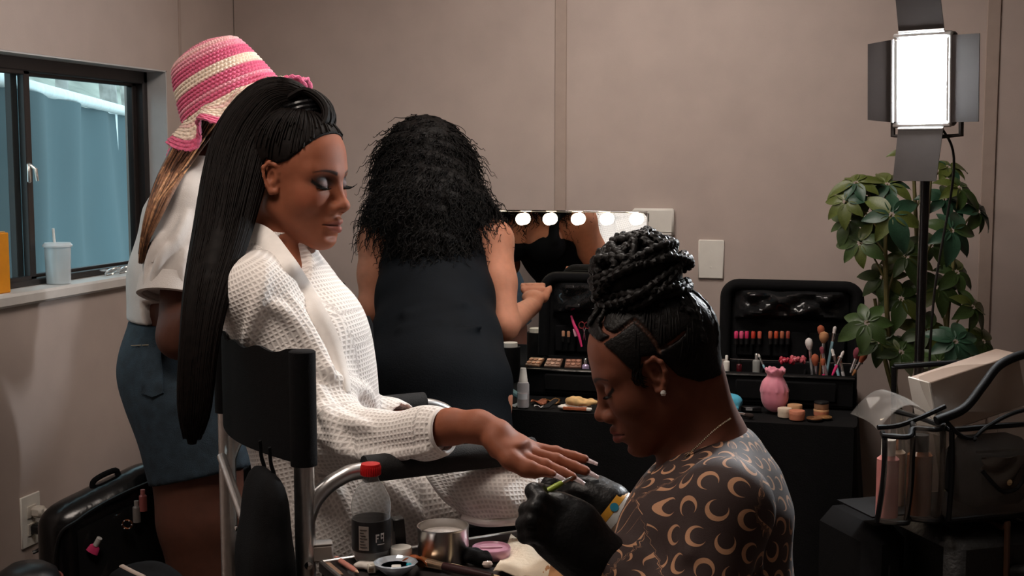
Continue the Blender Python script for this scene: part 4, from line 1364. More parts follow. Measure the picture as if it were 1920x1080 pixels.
G.chain([Q(1290, 960, 1.78), Q(1262, 1010, 1.755), Q(1235, 1075, 1.75)], [.055, .062, .060], .05, tag='fold')
# neckline
G.cone(nkD + V(.0, 0, .12), nkD + V(-.008, 0, .012), .085, .058, .010, 'sub')
G.chain([Q(1310, 842, 1.84), Q(1268, 878, 1.84)], [.058, .036], .012, 'sub')
for a_, b_, r_ in ((Q(1330, 880, 1.70), Q(1290, 1040, 1.62), .007), (Q(1400, 1000, 1.66), Q(1430, 1080, 1.68), .007), (Q(1250, 940, 1.73), Q(1200, 1010, 1.74), .008)):
    G.cone(a_, b_, r_, r_ * .6, .02, tag='fold')
v, f = G.mesh(); uv, wh = prim_uv(v, G.prims)
arm_ = np.array([p[6] == 'arm' for p in G.prims])[wh]
axd = Q(1352, 1000, 1.86); ang_ = np.arctan2(v[:, 1] - axd[1], v[:, 0] - axd[0] - .25 * (v[:, 2] - axd[2]) * 0)
rad_ = np.hypot(v[:, 0] - axd[0], v[:, 1] - axd[1])
uv_t = np.stack([v[:, 2] - .85 * rad_, ((ang_ + PI / 2) % (2 * PI)) * .135], 1)
uv = np.where(arm_[:, None], uv, uv_t)
top_ = link_mesh('moon_print_top', v, f, M_moon, pd, stage=True, attrs={'uvc': uv})
T_ = Field(V(-.10, 1.5, .0), V(.62, 2.2, .60), .009)
T_.cone(tD[3] + V(0, 0, .02), tD[3] + V(0, 0, -.03), .122, .125, .03, n=V(0, 1, 0), sc=1.3)
for sg in (-1, 1):
    leg(T_, tD[3] + V(0, sg * .09, -.02), tD[3] + V(-.36, sg * .1, .0), tD[3] + V(-.33, sg * .1, -.40), tD[3] + V(-.36, sg * .1, -.41), (.098, .07, .052))
v, f = T_.mesh()
link_mesh('trousers', v, f, mat('black_trouser_cloth', (.013, .013, .015, 1), .8, noise=.2, nscale=80), pd, stage=True)
# necklace, stud, wrist bands
nk = spline([Q(1380, 782, 1.86), Q(1368, 786, 1.80), Q(1340, 806, 1.775), Q(1308, 836, 1.765), Q(1280, 862, 1.77), Q(1258, 890, 1.785), Q(1243, 915, 1.80)], 70)
mb = MB(stage=True)
for i, p in enumerate(nk):
    mb.lathe([(0, -.0021), (.0021, 0), (0, .0021)], p, 6)
mb.build('necklace', mat('gold_chain', (.75, .62, .45, 1), .2, 1.0, noise=.1), pd)['kind'] = 'stuff'
MB(stage=True).lathe([(0, -.0045), (.0032, -.0032), (.0045, 0), (.0032, .0032), (0, .0045)], hd(.004, .0795, -.024), 10).build('stud_earring', mat('pearl_stud', (.8, .78, .74, 1), .1, .6, noise=.05), pd)
wax = nrm(Q(1085, 900, 1.93) - wrDf); Mw = frame(wax, V(0, 0, 1))
for k, (col, nm) in enumerate(((srgb(206, 150, 50), 'orange_wristband'), (srgb(210, 214, 212), 'white_wristband'), (srgb(150, 130, 112), 'beige_wristband'))):
    c0 = wrDf + wax * (.012 - .0125 * k) + V(-.004, 0, 0)
    bnd = MB(stage=True).lathe([(.034, -.006), (.0352, -.006), (.0352, .006), (.034, .006), (.034, -.006)], c0, 28, Mw).build(nm, mat(nm + '_paper', col, .5, noise=.08, nscale=80), pd)
    if k == 0:
        dn = nrm(V(.15, -1, .25)); dn = nrm(dn - wax * np.dot(dn, wax))
        MB(stage=True).lathe([(0, 0), (.0065, 0), (.0065, .001), (0, .001)], c0 + dn * .0350 - wax * .002, 14, frame(dn)).build('blue_dot', mat('blue_print', srgb(40, 130, 160), .5, noise=.05), bnd)
# --- gloves
M_glove = mat('black_nitrile', (.0055, .0055, .006, 1), .42, noise=.2, nscale=60, bump=.15, bscale=120, spec=.3)
gl = Field(Q(960, 1090, 1.66) - V(.04, .08, .02), Q(1150, 890, 1.72) + V(.04, .06, .02), .0032)
gl.cone(wrDn + V(.01, 0, -.005), Q(1110, 1039, 1.70), .0335, .034, .015)
pal = [Q(1105, 1034, 1.70), Q(1070, 994, 1.695), Q(1040, 964, 1.695)]
gl.chain(pal, [.036, .038, .030], .02, n=V(0, 1, 0), sc=.85)
gl.cone(Q(1095, 1049, 1.69), Q(1035, 1009, 1.68), .03, .026, .02)
# index + thumb pinch, other fingers curled round towards the palm
gl.chain([Q(1045, 957, 1.68), Q(1012, 937, 1.665), Q(1000, 921, 1.675), Q(1014, 917, 1.69)], [.0135, .0115, .0105, .0085], .006)
gl.chain([Q(1062, 964, 1.725), Q(1040, 939, 1.73), Q(1026, 925, 1.715), Q(1018, 921, 1.705)], [.0145, .012, .0105, .009], .006)
gl.chain([Q(1040, 977, 1.675), Q(1003, 954, 1.655), Q(988, 957, 1.67), Q(1003, 971, 1.69)], [.0135, .0115, .0105, .009], .005)
gl.chain([Q(1035, 999, 1.672), Q(997, 977, 1.650), Q(982, 983, 1.665), Q(1000, 993, 1.69)], [.0135, .0112, .0103, .009], .005)
gl.chain([Q(1038, 1017, 1.672), Q(1000, 1001, 1.652), Q(984, 1005, 1.665), Q(1000, 1013, 1.69)], [.0125, .0105, .0095, .008], .005)
v, f = gl.mesh()
link_mesh('glove', v, f, M_glove, pd, stage=True)['label'] = 'black glove holding the brush'
gf = Field(Q(1030, 980, 1.93) - V(.04, .09, .03), Q(1185, 860, 1.93) + V(.03, .09, .03), .0032)
gf.cone(wrDf + wax * .018, Q(1125, 941, 1.93), .0325, .030, .015)
gf.chain([Q(1130, 943, 1.93), Q(1100, 925, 1.935), Q(1078, 915, 1.935)], [.030, .028, .022], .02, n=V(-.4, 0, 1), sc=.75)
gf.chain([Q(1085, 902, 1.97), Q(1055, 895, 1.985), Q(1030, 905, 1.985), Q(1018, 914, 1.98)], [.0125, .011, .0105, .008], .005)
gf.chain([Q(1080, 912, 1.95), Q(1050, 909, 1.96), Q(1028, 917, 1.96), Q(1018, 925, 1.955)], [.0125, .0115, .0105, .008], .005)
gf.chain([Q(1080, 921, 1.93), Q(1052, 923, 1.935), Q(1034, 929, 1.935), Q(1026, 935, 1.93)], [.0125, .0115, .0105, .008], .005)
gf.chain([Q(1085, 931, 1.91), Q(1062, 935, 1.912), Q(1048, 941, 1.912), Q(1040, 945, 1.91)], [.0115, .0105, .0095, .0075], .005)
gf.chain([Q(1108, 909, 1.955), Q(1090, 887, 1.965), Q(1068, 885, 1.97), Q(1052, 889, 1.968)], [.015, .0125, .011, .009], .006)
v, f = gf.mesh()
link_mesh('glove', v, f, M_glove, pd, stage=True)['label'] = 'black glove under the held fingers'
# brush in the pinch
nb = thing('nail_brush', 'small nail brush with a lime green handle held in the black glove', 'brush', S2W(Q(1020, 923, 1.695)))
bd = nrm(Q(1050, 906, 1.70) - Q(1015, 926, 1.695)); Mbr = frame(bd)
MB(stage=True).lathe([(0, -.022), (.003, -.020), (.0038, -.01), (.0042, .012), (.0036, .020), (.0028, .022)], Q(1028, 920, 1.697), 12, Mbr).build('handle', mat('lime_plastic', srgb(150, 170, 60), .35, noise=.05), nb)
MB(stage=True).lathe([(.0028, .022), (.0024, .030), (.0016, .034), (.0, .040)], Q(1028, 920, 1.697), 10, Mbr).build('bristle_tip', M_chrome, nb)
# stool she sits on
sc0 = tD[3] + V(.02, 0, 0); zs = sc0[2] - .166
st = thing('stool', 'low black round stool under the person in the moon print top', 'stool', S2W(V(sc0[0], sc0[1], 0)))
MB(stage=True).lathe([(0, zs - .05), (.16, zs - .05), (.175, zs - .03), (.175, zs - .01), (.16, zs), (0, zs)], V(sc0[0], sc0[1], 0), 28).build('seat', M_blackgloss, st)
for k in range(4):
    a = k * PI / 2 + .6
    MB(stage=True).tube([V(sc0[0] + .11 * math.cos(a), sc0[1] + .11 * math.sin(a), zs - .05), V(sc0[0] + .17 * math.cos(a), sc0[1] + .17 * math.sin(a), 0)], .012, 10).build('leg', M_black, st)

# =================================================================== standing woman in the pink crochet hat
pa = thing('person', 'person standing in a pink crochet hat, white T-shirt and denim shorts, facing right', 'person', S2W(V(-.66, 2.82, 0)))
HA = head_axes(math.radians(18), math.radians(-8), 0)
dA = 2.82
oA = Q(452, 226, dA); sA = 1.0
ha = lambda x, y, z: oA + HA @ (V(x, y, z) * sA)
skinA = srgb(84, 50, 38)
F = Field(V(-1.0, 2.45, -.02), V(-.28, 3.2, 1.72), .0085, [(oA - .13, oA + .13, .004)])
head_field(F, oA, HA, sA)
nkA = Q(402, 318, dA)
F.cone(ha(-.02, 0, -.05), nkA, .05, .055, .03)
ub = Q(375, 400, dA); wa = Q(350, 585, dA); hiA = Q(352, 720, dA)
F.cone(nkA, ub, .055, .09, .05); F.chain([ub, wa, hiA], [.10, .095, .12], .05, n=V(-.3, 1, 0), sc=1.3)
shAn, shAf = Q(358, 392, 2.68), Q(405, 385, 2.98)
elAn, elAf = Q(338, 630, 2.62), Q(420, 560, 3.0)
wrAn, wrAf = Q(432, 525, 2.53), Q(462, 440, 2.88)
F.cone(ub, shAn, .07, .055, .03); F.cone(ub, shAf, .07, .055, .03)
F.chain([shAn, elAn, wrAn], [.055, .045, .028], .02); F.chain([shAf, elAf, wrAf], [.055, .045, .028], .02)
for wr_, sg in ((wrAn, 1), (wrAf, 1)):
    F.ell(wr_ + V(.04, -.03, .015), V(.045, .03, .02), None, .015)
    for k in range(4):
        b0 = wr_ + V(.07, -.05 + .018 * k, .02); F.chain([b0, b0 + V(.03, -.01, -.005), b0 + V(.04, -.012, -.028)], [.0095, .0085, .007], .004)
    F.chain([wr_ + V(.03, -.055, .02), wr_ + V(.065, -.075, .03)], [.012, .009], .006)
for sg in (-1, 1):
    lg = hiA + V(.01 - .02 * sg, .085 * sg, -.03)
    leg(F, lg, Q(395, 1190, dA + .09 * sg), Q(400, 1560, dA + .09 * sg) * V(1, 1, 0) + V(0, 0, .08), Q(400, 1560, dA + .09 * sg) * V(1, 1, 0) + V(.13, .03, .03), (.105, .062, .042))
v, f = F.mesh()
tint = head_tint(v, oA, HA, sA, skinA, srgb(130, 66, 60), srgb(30, 18, 14), None, True)
link_mesh('body', v, f, M_skin, pa, stage=True, attrs={'tint': tint})
# --- T-shirt
M_tee = mat('white_jersey', srgb(206, 200, 196), .8, noise=.04, nscale=30, bump=.12, bscale=500, sheen=.1)
G = Field(V(-1.02, 2.42, .95), V(-.36, 3.22, 1.42), .0055)
lat = nrm(V(-.3, 1, 0))
G.chain([Q(392, 345, dA), Q(368, 420, dA), Q(345, 520, dA), Q(342, 590, dA)], [.075, .108, .112, .118], .04, n=lat, sc=1.3)
G.cone(Q(392, 340, dA), shAn, .055, .07, .04); G.cone(Q(392, 340, dA), shAf, .055, .07, .04)
slA, slB = Q(342, 470, 2.65), Q(330, 556, 2.625)
G.chain([shAn, slA, slB + V(0, 0, -.03)], [.074, .073, .072], .03)
G.chain([shAf, Q(415, 500, 2.99)], [.075, .07], .03)
for path, r_ in (([(352, 400), (330, 450), (300, 500)], .005), ([(310, 460), (292, 510), (284, 560)], .005), ([(300, 440), (280, 490), (272, 545)], .005), ([(350, 470), (340, 510), (345, 548)], .005)):
    pp = relax([on(G, x, y, 2.4, 2.75) for x, y in spline(np.array(path, dtype=float), 10)], 3)
    G.chain(pp, [r_ * (.4 + .6 * math.sin(PI * (i + .5) / 10)) for i in range(10)], .014)
G.cut(slB, slB - slA, .118)
G.cone(slA * .3 + slB * .7, slB + (slB - slA) * .4, .064, .065, .004, 'sub')
G.cut(Q(350, 597, dA), V(0, 0, -1), .32)
G.cone(nkA + V(.01, 0, .1), nkA + V(0, 0, .0), .075, .058, .008, 'sub')
GT = G
v, f = G.mesh()
ts = link_mesh('t_shirt', v, f, M_tee, pa, stage=True)
Ms = frame(slB - slA, V(0, 0, 1))
MB(stage=True).lathe([(.066, -.040), (.0768, -.036), (.0775, .002), (.070, .004), (.066, .002), (.066, -.012)], slB + V(-.002, 0, 0), 40, Ms).build('sleeve_hem', M_tee, ts)
# --- shorts
def denim():
    return mat('blue_denim', srgb(34, 49, 60), .85, noise=.35, nscale=45, bump=.3, bscale=600)
M_den = denim()
G = Field(V(-1.06, 2.44, .60), V(-.34, 3.24, 1.12), .006)
G.chain([Q(340, 612, dA), Q(338, 690, dA), Q(348, 760, dA)], [.112, .122, .120], .04, n=lat, sc=1.3)
G.ell(Q(298, 700, dA - .04), V(.070, .11, .10), None, .04); G.ell(Q(312, 700, dA + .10), V(.070, .09, .10), None, .04)
for sg in (-1, 1):
    a_ = hiA + V(.0 - .02 * sg, .085 * sg, -.03); b_ = Q(378, 900, dA + .09 * sg)
    G.cone(a_, b_, .118, .108, .03)
    G.cut(Q(372, 893, dA + .09 * sg), nrm(b_ - a_), .15)
G.cut(Q(345, 598, dA), V(0, 0, 1), .25)
v, f = G.mesh()
so = link_mesh('denim_shorts', v, f, M_den, pa, stage=True)
# back pocket and yoke stitching
P = []
for i in range(9):
    row = []
    for j in range(9):
        u, w_ = i / 8, j / 8
        px = 262 + 40 * u + 4 * w_; py = 645 + 92 * w_ + (8 * (1 - abs(2 * u - 1)) if j == 8 else 0)
        row.append(on(G, px, py, 2.3, 2.75, .0025))
    P.append(row)
MB(stage=True).sheet(P, .003).build('back_pocket', M_den, so)
MB(stage=True).tube([on(G, px, 648 - .04 * (px - 250), 2.3, 2.75, .003) for px in range(246, 310, 5)], .0012, 5).build('stitching', mat('tan_thread', srgb(150, 140, 118), .7, noise=.1), so)
# --- long auburn hair down the back
cols = [(.20, .095, .050), (.06, .028, .017), (.44, .23, .115)]
M_hs = [mat('auburn_hair_%s' % nm, (*c, 1), .5, noise=.4, nscale=110, spec=.4) for nm, c in zip(('mid', 'dark', 'light'), cols)]
capA = cap_field(oA, HA, sA, [(-.14, -.10), (-.05, -.09), (-.02, .0), (.02, .02), (.05, .05), (.1, .1)], .008, .005)
v, f = capA.mesh()
hrA = link_mesh('hair', v, f, M_hs[1], pa, stage=True)
for mi in range(3):
    paths = []; rads = []
    for i in range(150 if mi != 2 else 70):
        u = RNG.random(); dd = dA + (RNG.random() - .5) * .17
        dz = .02 * (RNG.random() - .5)
        k = 1 if mi != 2 else .55
        ctr = [Q(350 + 65 * u, 212 + 20 * RNG.random(), dd), Q(330 + 62 * u, 262, dd), Q(298 + 48 * u, 325, 2.63 + dz), Q(277 + 36 * u * k, 385, 2.57 + dz), Q(265 + 20 * u * k, 440, 2.57 + dz), Q(259 + 10 * u * k + 3 * RNG.random(), 470 + 25 * RNG.random(), 2.60 + dz)]
        pp = spline(ctr, 18)
        paths.append(pp); r0 = RNG.uniform(.0012, .0028)
        rads.append(np.r_[np.full(12, r0), np.linspace(r0, r0 * .25, 6)])
    v, f = tubes_mesh(np.array(paths), np.array(rads), 4)
    link_mesh('hair_strands', v, f, M_hs[mi], hrA, stage=True)['kind'] = 'stuff'
# --- crochet bucket hat: stitched rows of yarn with darkened gaps and a ruffled brim
def crochet_mat():
    m = mat('crochet_yarn', rough=.9, attr='tint', noise=.22, nscale=260, sheen=.3)
    return m
hc = Q(436, 198, dA); axh = nrm(Q(370, 60, dA - .01) - Q(440, 190, dA)); Mh = frame(axh, V(0, 1, 0))
# Mh columns: x ~ away, y ~ along the picture, z hat axis
rowsN = 44; colsN = 360
prof = []
for i in range(rowsN + 1):
    u = i / rowsN
    if u < .20:
        a = u / .20; r_ = .074 * a ** .8; h_ = .146 - .016 * a ** 2
    elif u < .70:
        a = (u - .20) / .50; r_ = .074 + .040 * a ** .7; h_ = .130 - .122 * a
    else:
        a = (u - .70) / .30; r_ = .114 + .052 * a; h_ = .008 - .050 * a
    prof.append((max(r_, .001), h_, u))
pink, deep, cream = np.array(srgb(244, 166, 184)[:3]), np.array(srgb(228, 108, 146)[:3]), np.array(srgb(250, 232, 214)[:3])
vs, tn, keep = [], [], {}
fine = 4
NR = rowsN * fine
pr = np.array([(p[0], p[1], p[2]) for p in prof])
ui = np.linspace(0, 1, NR + 1)
rr = np.interp(ui, pr[:, 2], pr[:, 0]); hh = np.interp(ui, pr[:, 2], pr[:, 1])
th_ = np.linspace(0, 2 * PI, colsN + 1)[:-1]
U, TH = np.meshgrid(ui, th_, indexing='ij')
row_f = U * 30                                  # stitch rows
stp = np.sin(row_f * 2 * PI / 2) ** 2          # ridge of each yarn row
col = np.abs(np.sin(TH * 34 + (np.floor(row_f) % 2) * PI / 2))
Rr = np.tile(rr[:, None], (1, colsN)); Hh = np.tile(hh[:, None], (1, colsN))
bump_ = .0055 * (np.abs(np.sin(row_f * PI)) - .5) + .0045 * (col - .5)
ruf = np.clip((U - .70) / .30, 0, 1)
Rr = Rr + bump_ + ruf * .016 * np.sin(TH * 9)
Hh = Hh + ruf * .024 * np.sin(TH * 9 + 1.1) + ruf * .5 * bump_
Rr = np.where(U < .02, Rr * (U / .02), Rr)
pts = np.stack([Rr * np.cos(TH), Rr * np.sin(TH), Hh], -1).reshape(-1, 3) @ Mh.T + hc
band = np.floor(row_f).astype(int)
seq = {0: pink, 1: pink, 2: pink, 3: pink, 4: deep * .5 + pink * .5, 5: pink * .6 + cream * .4, 6: pink * .6 + cream * .4, 7: pink, 8: pink, 9: deep, 10: deep, 11: deep, 12: cream, 13: cream, 14: cream, 15: deep, 16: deep, 17: deep, 18: pink, 19: deep, 20: deep, 21: cream, 22: cream, 23: pink * .4 + cream * .6, 24: cream, 25: cream, 26: cream, 27: deep, 28: deep, 29: deep, 30: deep}
tn = np.array([seq[min(30, int(b_))] for b_ in band.reshape(-1)])
gap = ((np.abs(np.sin(row_f * PI)) < .35) & (col < .35) & (U > .25)).reshape(-1)
tn[gap] *= .5  # shade between the stitches painted into the yarn colour
i0 = (np.arange(NR)[:, None] * colsN + np.arange(colsN)[None]).reshape(-1)
i1 = (np.arange(NR)[:, None] * colsN + (np.arange(colsN)[None] + 1) % colsN).reshape(-1)
fq = np.stack([i0, i0 + colsN, i1 + colsN, i1], 1)
hat = link_mesh('crochet_bucket_hat', pts, fq, crochet_mat(), pa, stage=True, attrs={'tint': tn})
hat['label'] = 'pink and cream striped crochet bucket hat with ruffled brim'
md = hat.modifiers.new('thickness', 'SOLIDIFY'); md.thickness = .005; md.offset = -1

# =================================================================== curly-haired woman leaning to the mirror
pc = thing('person', 'person with long dark curls in a black tank dress, back turned, leaning to the mirror', 'person', S2W(V(-.17, 2.9, 0)))
skinC = srgb(176, 118, 92)
HC = head_axes(math.radians(95), math.radians(28), 0)
oC = Q(795, 320, 3.36); sC = 1.0
hcx = lambda x, y, z: oC + HC @ (V(x, y, z) * sC)
F = Field(V(-.50, 2.55, -.02), V(.22, 3.68, 1.60), .0085, [(oC - .13, oC + .13, .0045)])
head_field(F, oC, HC, sC)
nkC = Q(805, 415, 3.28)
F.cone(hcx(-.03, 0, -.05), nkC, .05, .055, .03)
ubC = Q(812, 480, 3.24); waC = Q(818, 600, 3.05); hiC = Q(818, 720, 2.92)
F.cone(nkC, ubC + V(0, .01, 0), .06, .078, .05)
F.chain([ubC + V(0, .02, 0), waC + V(0, .03, 0), hiC], [.078, .072, .10], .05, n=V(1, 0, 0), sc=1.28)
F.ell(ubC + V(-.065, .09, -.03), V(.06, .06, .065), None, .03); F.ell(ubC + V(.065, .09, -.03), V(.06, .06, .065), None, .03)
shL, shR = Q(712, 452, 3.24), Q(922, 452, 3.24)
elL, elR = Q(700, 575, 3.22), Q(945, 610, 3.15)
wrL, wrR = Q(745, 560, 3.44), Q(1000, 572, 3.42)
F.cone(ubC, shL, .07, .055, .03); F.cone(ubC, shR, .07, .055, .03)
F.chain([shL, shL * .5 + elL * .5, elL], [.052, .046, .036], .02); F.chain([elL, wrL], [.036, .024], .02)
F.chain([shR, shR * .5 + elR * .5, elR], [.052, .046, .036], .02); F.chain([elR, wrR], [.036, .024], .02)
for wr_ in (wrL, wrR):
    dv = V(0, .8, .5)
    F.ell(wr_ + dv * .035, V(.032, .045, .02), None, .015)
    for k in range(4):
        b0 = wr_ + dv * .07 + V(-.027 + .018 * k, 0, 0); F.chain([b0, b0 + V(0, .028, .01), b0 + V(0, .045, -.008)], [.009, .008, .007], .004)
    F.chain([wr_ + dv * .03 + V(.03, 0, .0), wr_ + dv * .06 + V(.045, .0, .01)], [.012, .009], .006)
for sg in (-1, 1):
    an = V(hiC[0] + .08 * sg, hiC[1] - .10, .08)
    leg(F, hiC + V(.08 * sg, 0, -.03), V(hiC[0] + .08 * sg, hiC[1] - .03, .48), an, an + V(.01 * sg, .14, -.05), (.095, .058, .04))
v, f = F.mesh()
tint = head_tint(v, oC, HC, sC, skinC, srgb(150, 84, 76), srgb(40, 26, 20), None, True)
link_mesh('body', v, f, M_skin, pc, stage=True, attrs={'tint': tint})
# --- dress
M_dress = mat('black_stretch_cotton', (.0036, .0048, .0066, 1), .75, noise=.18, nscale=14, bump=.1, bscale=300, spec=.10)
G = Field(V(-.46, 2.5, .28), V(.18, 3.52, 1.36), .006)
X1 = V(1, 0, 0)
G.chain([Q(813, 495, 3.22), Q(816, 560, 3.12), Q(818, 640, 3.02), Q(818, 720, 2.93), Q(818, 830, 2.90), Q(818, 1050, 2.90), Q(818, 1230, 2.88)], [.106, .104, .112, .126, .126, .115, .11], .04, n=X1, sc=1.30)
G.ell(ubC + V(-.062, .09, -.04), V(.066, .066, .062), None, .03); G.ell(ubC + V(.062, .09, -.04), V(.066, .066, .062), None, .03)
for sg, px in ((-1, 735), (1, 893)):
    G.chain([Q(px, 505, 3.16), Q(px + 4 * sg, 450, 3.195), Q(px + 2 * sg, 418, 3.25), Q(px, 440, 3.34), Q(px, 490, 3.36)], [.024, .016, .014, .014, .02], .01)
for px in (690, 942):          # arm openings
    G.ell(Q(px, 452, 3.24), V(.062, .085, .085), None, .012, 'sub')
G.ell(ubC + V(0, .15, .035), V(.088, .10, .075), None, .01, 'sub')          # scooped neckline in front
for a_, b_ in ((Q(760, 590, 2.93), Q(870, 570, 2.95)), (Q(755, 620, 2.9), Q(830, 608, 2.9)), (Q(800, 640, 2.87), Q(900, 612, 2.9))):
    G.cone(a_, b_, .008, .005, .02)
G.cut(Q(818, 1200, 2.9), V(0, 0, -1), .3)
v, f = G.mesh()
link_mesh('tank_dress', v, f, M_dress, pc, stage=True)
# --- curls
K = Field(V(-.46, 2.98, 1.02), V(.12, 3.52, 1.58), .008)
K.ell(Q(797, 300, 3.35), V(.105, .105, .115), None, .03)
K.chain([Q(800, 310, 3.30), Q(806, 400, 3.22), Q(812, 462, 3.14)], [.10, .112, .075], .04, n=X1, sc=1.08)
K.ell(Q(738, 405, 3.24), V(.06, .05, .065), None, .03); K.ell(Q(880, 400, 3.24), V(.065, .05, .07), None, .03)
K.noise(.006, 90, 3)
v, f = K.mesh()
M_curl = mat('black_curls', (.0052, .0042, .0038, 1), .6, noise=.5, nscale=120, bump=.6, bscale=90, spec=.15)
hrC = link_mesh('hair', v, f, M_curl, pc, stage=True)
sel = RNG.choice(len(v), 5200)
paths = []; rads = []
cen = Q(802, 350, 3.30)
for i in sel:
    p = v[i]; out = nrm(p - (cen + V(0, 0, np.clip(p[2] - cen[2], -.06, .06))))
    L = RNG.uniform(.03, .085); n = 18
    t_ = np.linspace(0, 1, n)
    a = t_ * RNG.uniform(9, 20) + RNG.uniform(0, 6)
    r_ = RNG.uniform(.003, .0065)
    e1 = nrm(np.cross(out, V(.1, .2, 1))); e2 = np.cross(out, e1)
    dn = V(0, 0, -1) + out * .25 + RNG.normal(size=3) * .25
    ln = (out * .022)[None] * np.sin(t_ * 2)[:, None] + nrm(dn)[None] * (L * t_)[:, None]
    paths.append(p - out * .006 + ln + (np.cos(a) * r_)[:, None] * e1 + (np.sin(a) * r_)[:, None] * e2)
    rads.append(np.linspace(.0016, .0006, n))
vv, ff = tubes_mesh(np.array(paths), np.array(rads), 3)
link_mesh('curls', vv, ff, M_curl, hrC, stage=True)['kind'] = 'stuff'

# =================================================================== makeup table along the back wall
TZ, TY0, TY1, TX0, TX1 = .765, 3.10, 3.775, -1.70, .02
tb = thing('folding_table', 'long folding table under the black cloth along the back wall', 'table', ((TX0 + TX1) / 2, (TY0 + TY1) / 2, 0))
MB().box(V((TX0 + TX1) / 2, (TY0 + TY1) / 2, TZ - .024), (TX1 - TX0 - .02, TY1 - TY0 - .02, .035), bevel=.008).build('table_top', mat('grey_laminate', srgb(150, 146, 140), .5, noise=.05), tb)
for x in (TX0 + .12, TX1 - .12):
    for y in (TY0 + .08, TY1 - .08):
        MB().tube([V(x, y, 0), V(x, y, TZ - .04)], .013, 10).build('leg', M_black, tb)
# cloth: top and falling sides with soft folds, one skin
def cloth_ring(u, h):
    """point on the cloth outline, u in 0..1 round the table, h drop"""
    per = [(TX0, TY1), (TX0, TY0), (TX1, TY0), (TX1, TY1)]
    Ls = [TY1 - TY0, TX1 - TX0, TY1 - TY0]; tot = sum(Ls); d = u * tot
    for i in range(3):
        if d <= Ls[i] + 1e-9 or i == 2:
            a, b = per[i], per[i + 1]; t_ = min(1, d / Ls[i]); break
        d -= Ls[i]
    n = [(-1, 0), (0, -1), (1, 0)][i]
    w_ = (.004 + .045 * h) * (.6 + .4 * math.sin(u * 95) + .35 * math.sin(u * 41 + 1)) + .02 * h
    return V(a[0] + (b[0] - a[0]) * t_ + n[0] * w_, a[1] + (b[1] - a[1]) * t_ + n[1] * w_, TZ + .001 - h)
mb = MB()
nu = 240
hs = [0, .006, .03, .1, .2, .35, .5, .65, .755]
P = [[cloth_ring(i / nu, h) for h in hs] for i in range(nu + 1)]
mb.sheet(P, .003)
mb.box(V((TX0 + TX1) / 2, (TY0 + TY1) / 2, TZ - .001), (TX1 - TX0 + .004, TY1 - TY0, .004))
cl = mb.build('tablecloth', mat('black_tablecloth', (.0042, .0042, .0046, 1), .85, noise=.2, nscale=25, bump=.15, bscale=300, spec=.18))
tag(cl, 'black cloth draped to the floor over the makeup table', 'tablecloth')
Z0 = TZ + .004
# ---- mirror with bulbs
MY = 3.66
mx0, mx1 = QY(848, 397, MY)[0], QY(1214, 397, MY)[0]; mzt = QY(1080, 397, MY)[2]
mr_ = thing('vanity_mirror', 'frameless vanity mirror with a row of lit globe bulbs on the makeup table', 'mirror', ((mx0 + mx1) / 2, MY, Z0))
MB().box(V((mx0 + mx1) / 2, MY + .012, (mzt + Z0) / 2), (mx1 - mx0, .018, mzt - Z0), bevel=.003).build('backing', mat('white_mirror_back', srgb(215, 212, 208), .4, noise=.03), mr_)
MB().box(V((mx0 + mx1) / 2, MY + .0015, (mzt + Z0) / 2), (mx1 - mx0 - .004, .003, mzt - Z0 - .004)).build('glass', mat('mirror_silver', (.9, .91, .9, 1), .01, 1.0), mr_, False)
M_bulb = mat('lit_bulb', (1, .95, .85, 1), .3, emit=(1, .80, .56, 1), estr=13.0)
MB().box(V((mx0 + mx1) / 2, MY - .002, mzt + .002), (mx1 - mx0, .012, .004), bevel=.001).build('top_trim', M_chrome, mr_)
for px in (871, 924, 978, 1029, 1082, 1136, 1192):
    c = QY(px, 411, MY - .018)
    bu = MB().lathe([(0, -.018), (.008, -.0165), (.0145, -.011), (.0175, -.002), (.0175, .003), (.014, .011), (.009, .0155), (0, .0165)], c, 20, rotx(PI / 2)).build('bulb', M_bulb, mr_)
    MB().lathe([(.009, 0), (.010, .003), (.010, .006), (0, .006)], V(c[0], MY - .006, c[2]), 14, rotx(-PI / 2)).build('bulb_socket', M_chrome, bu)

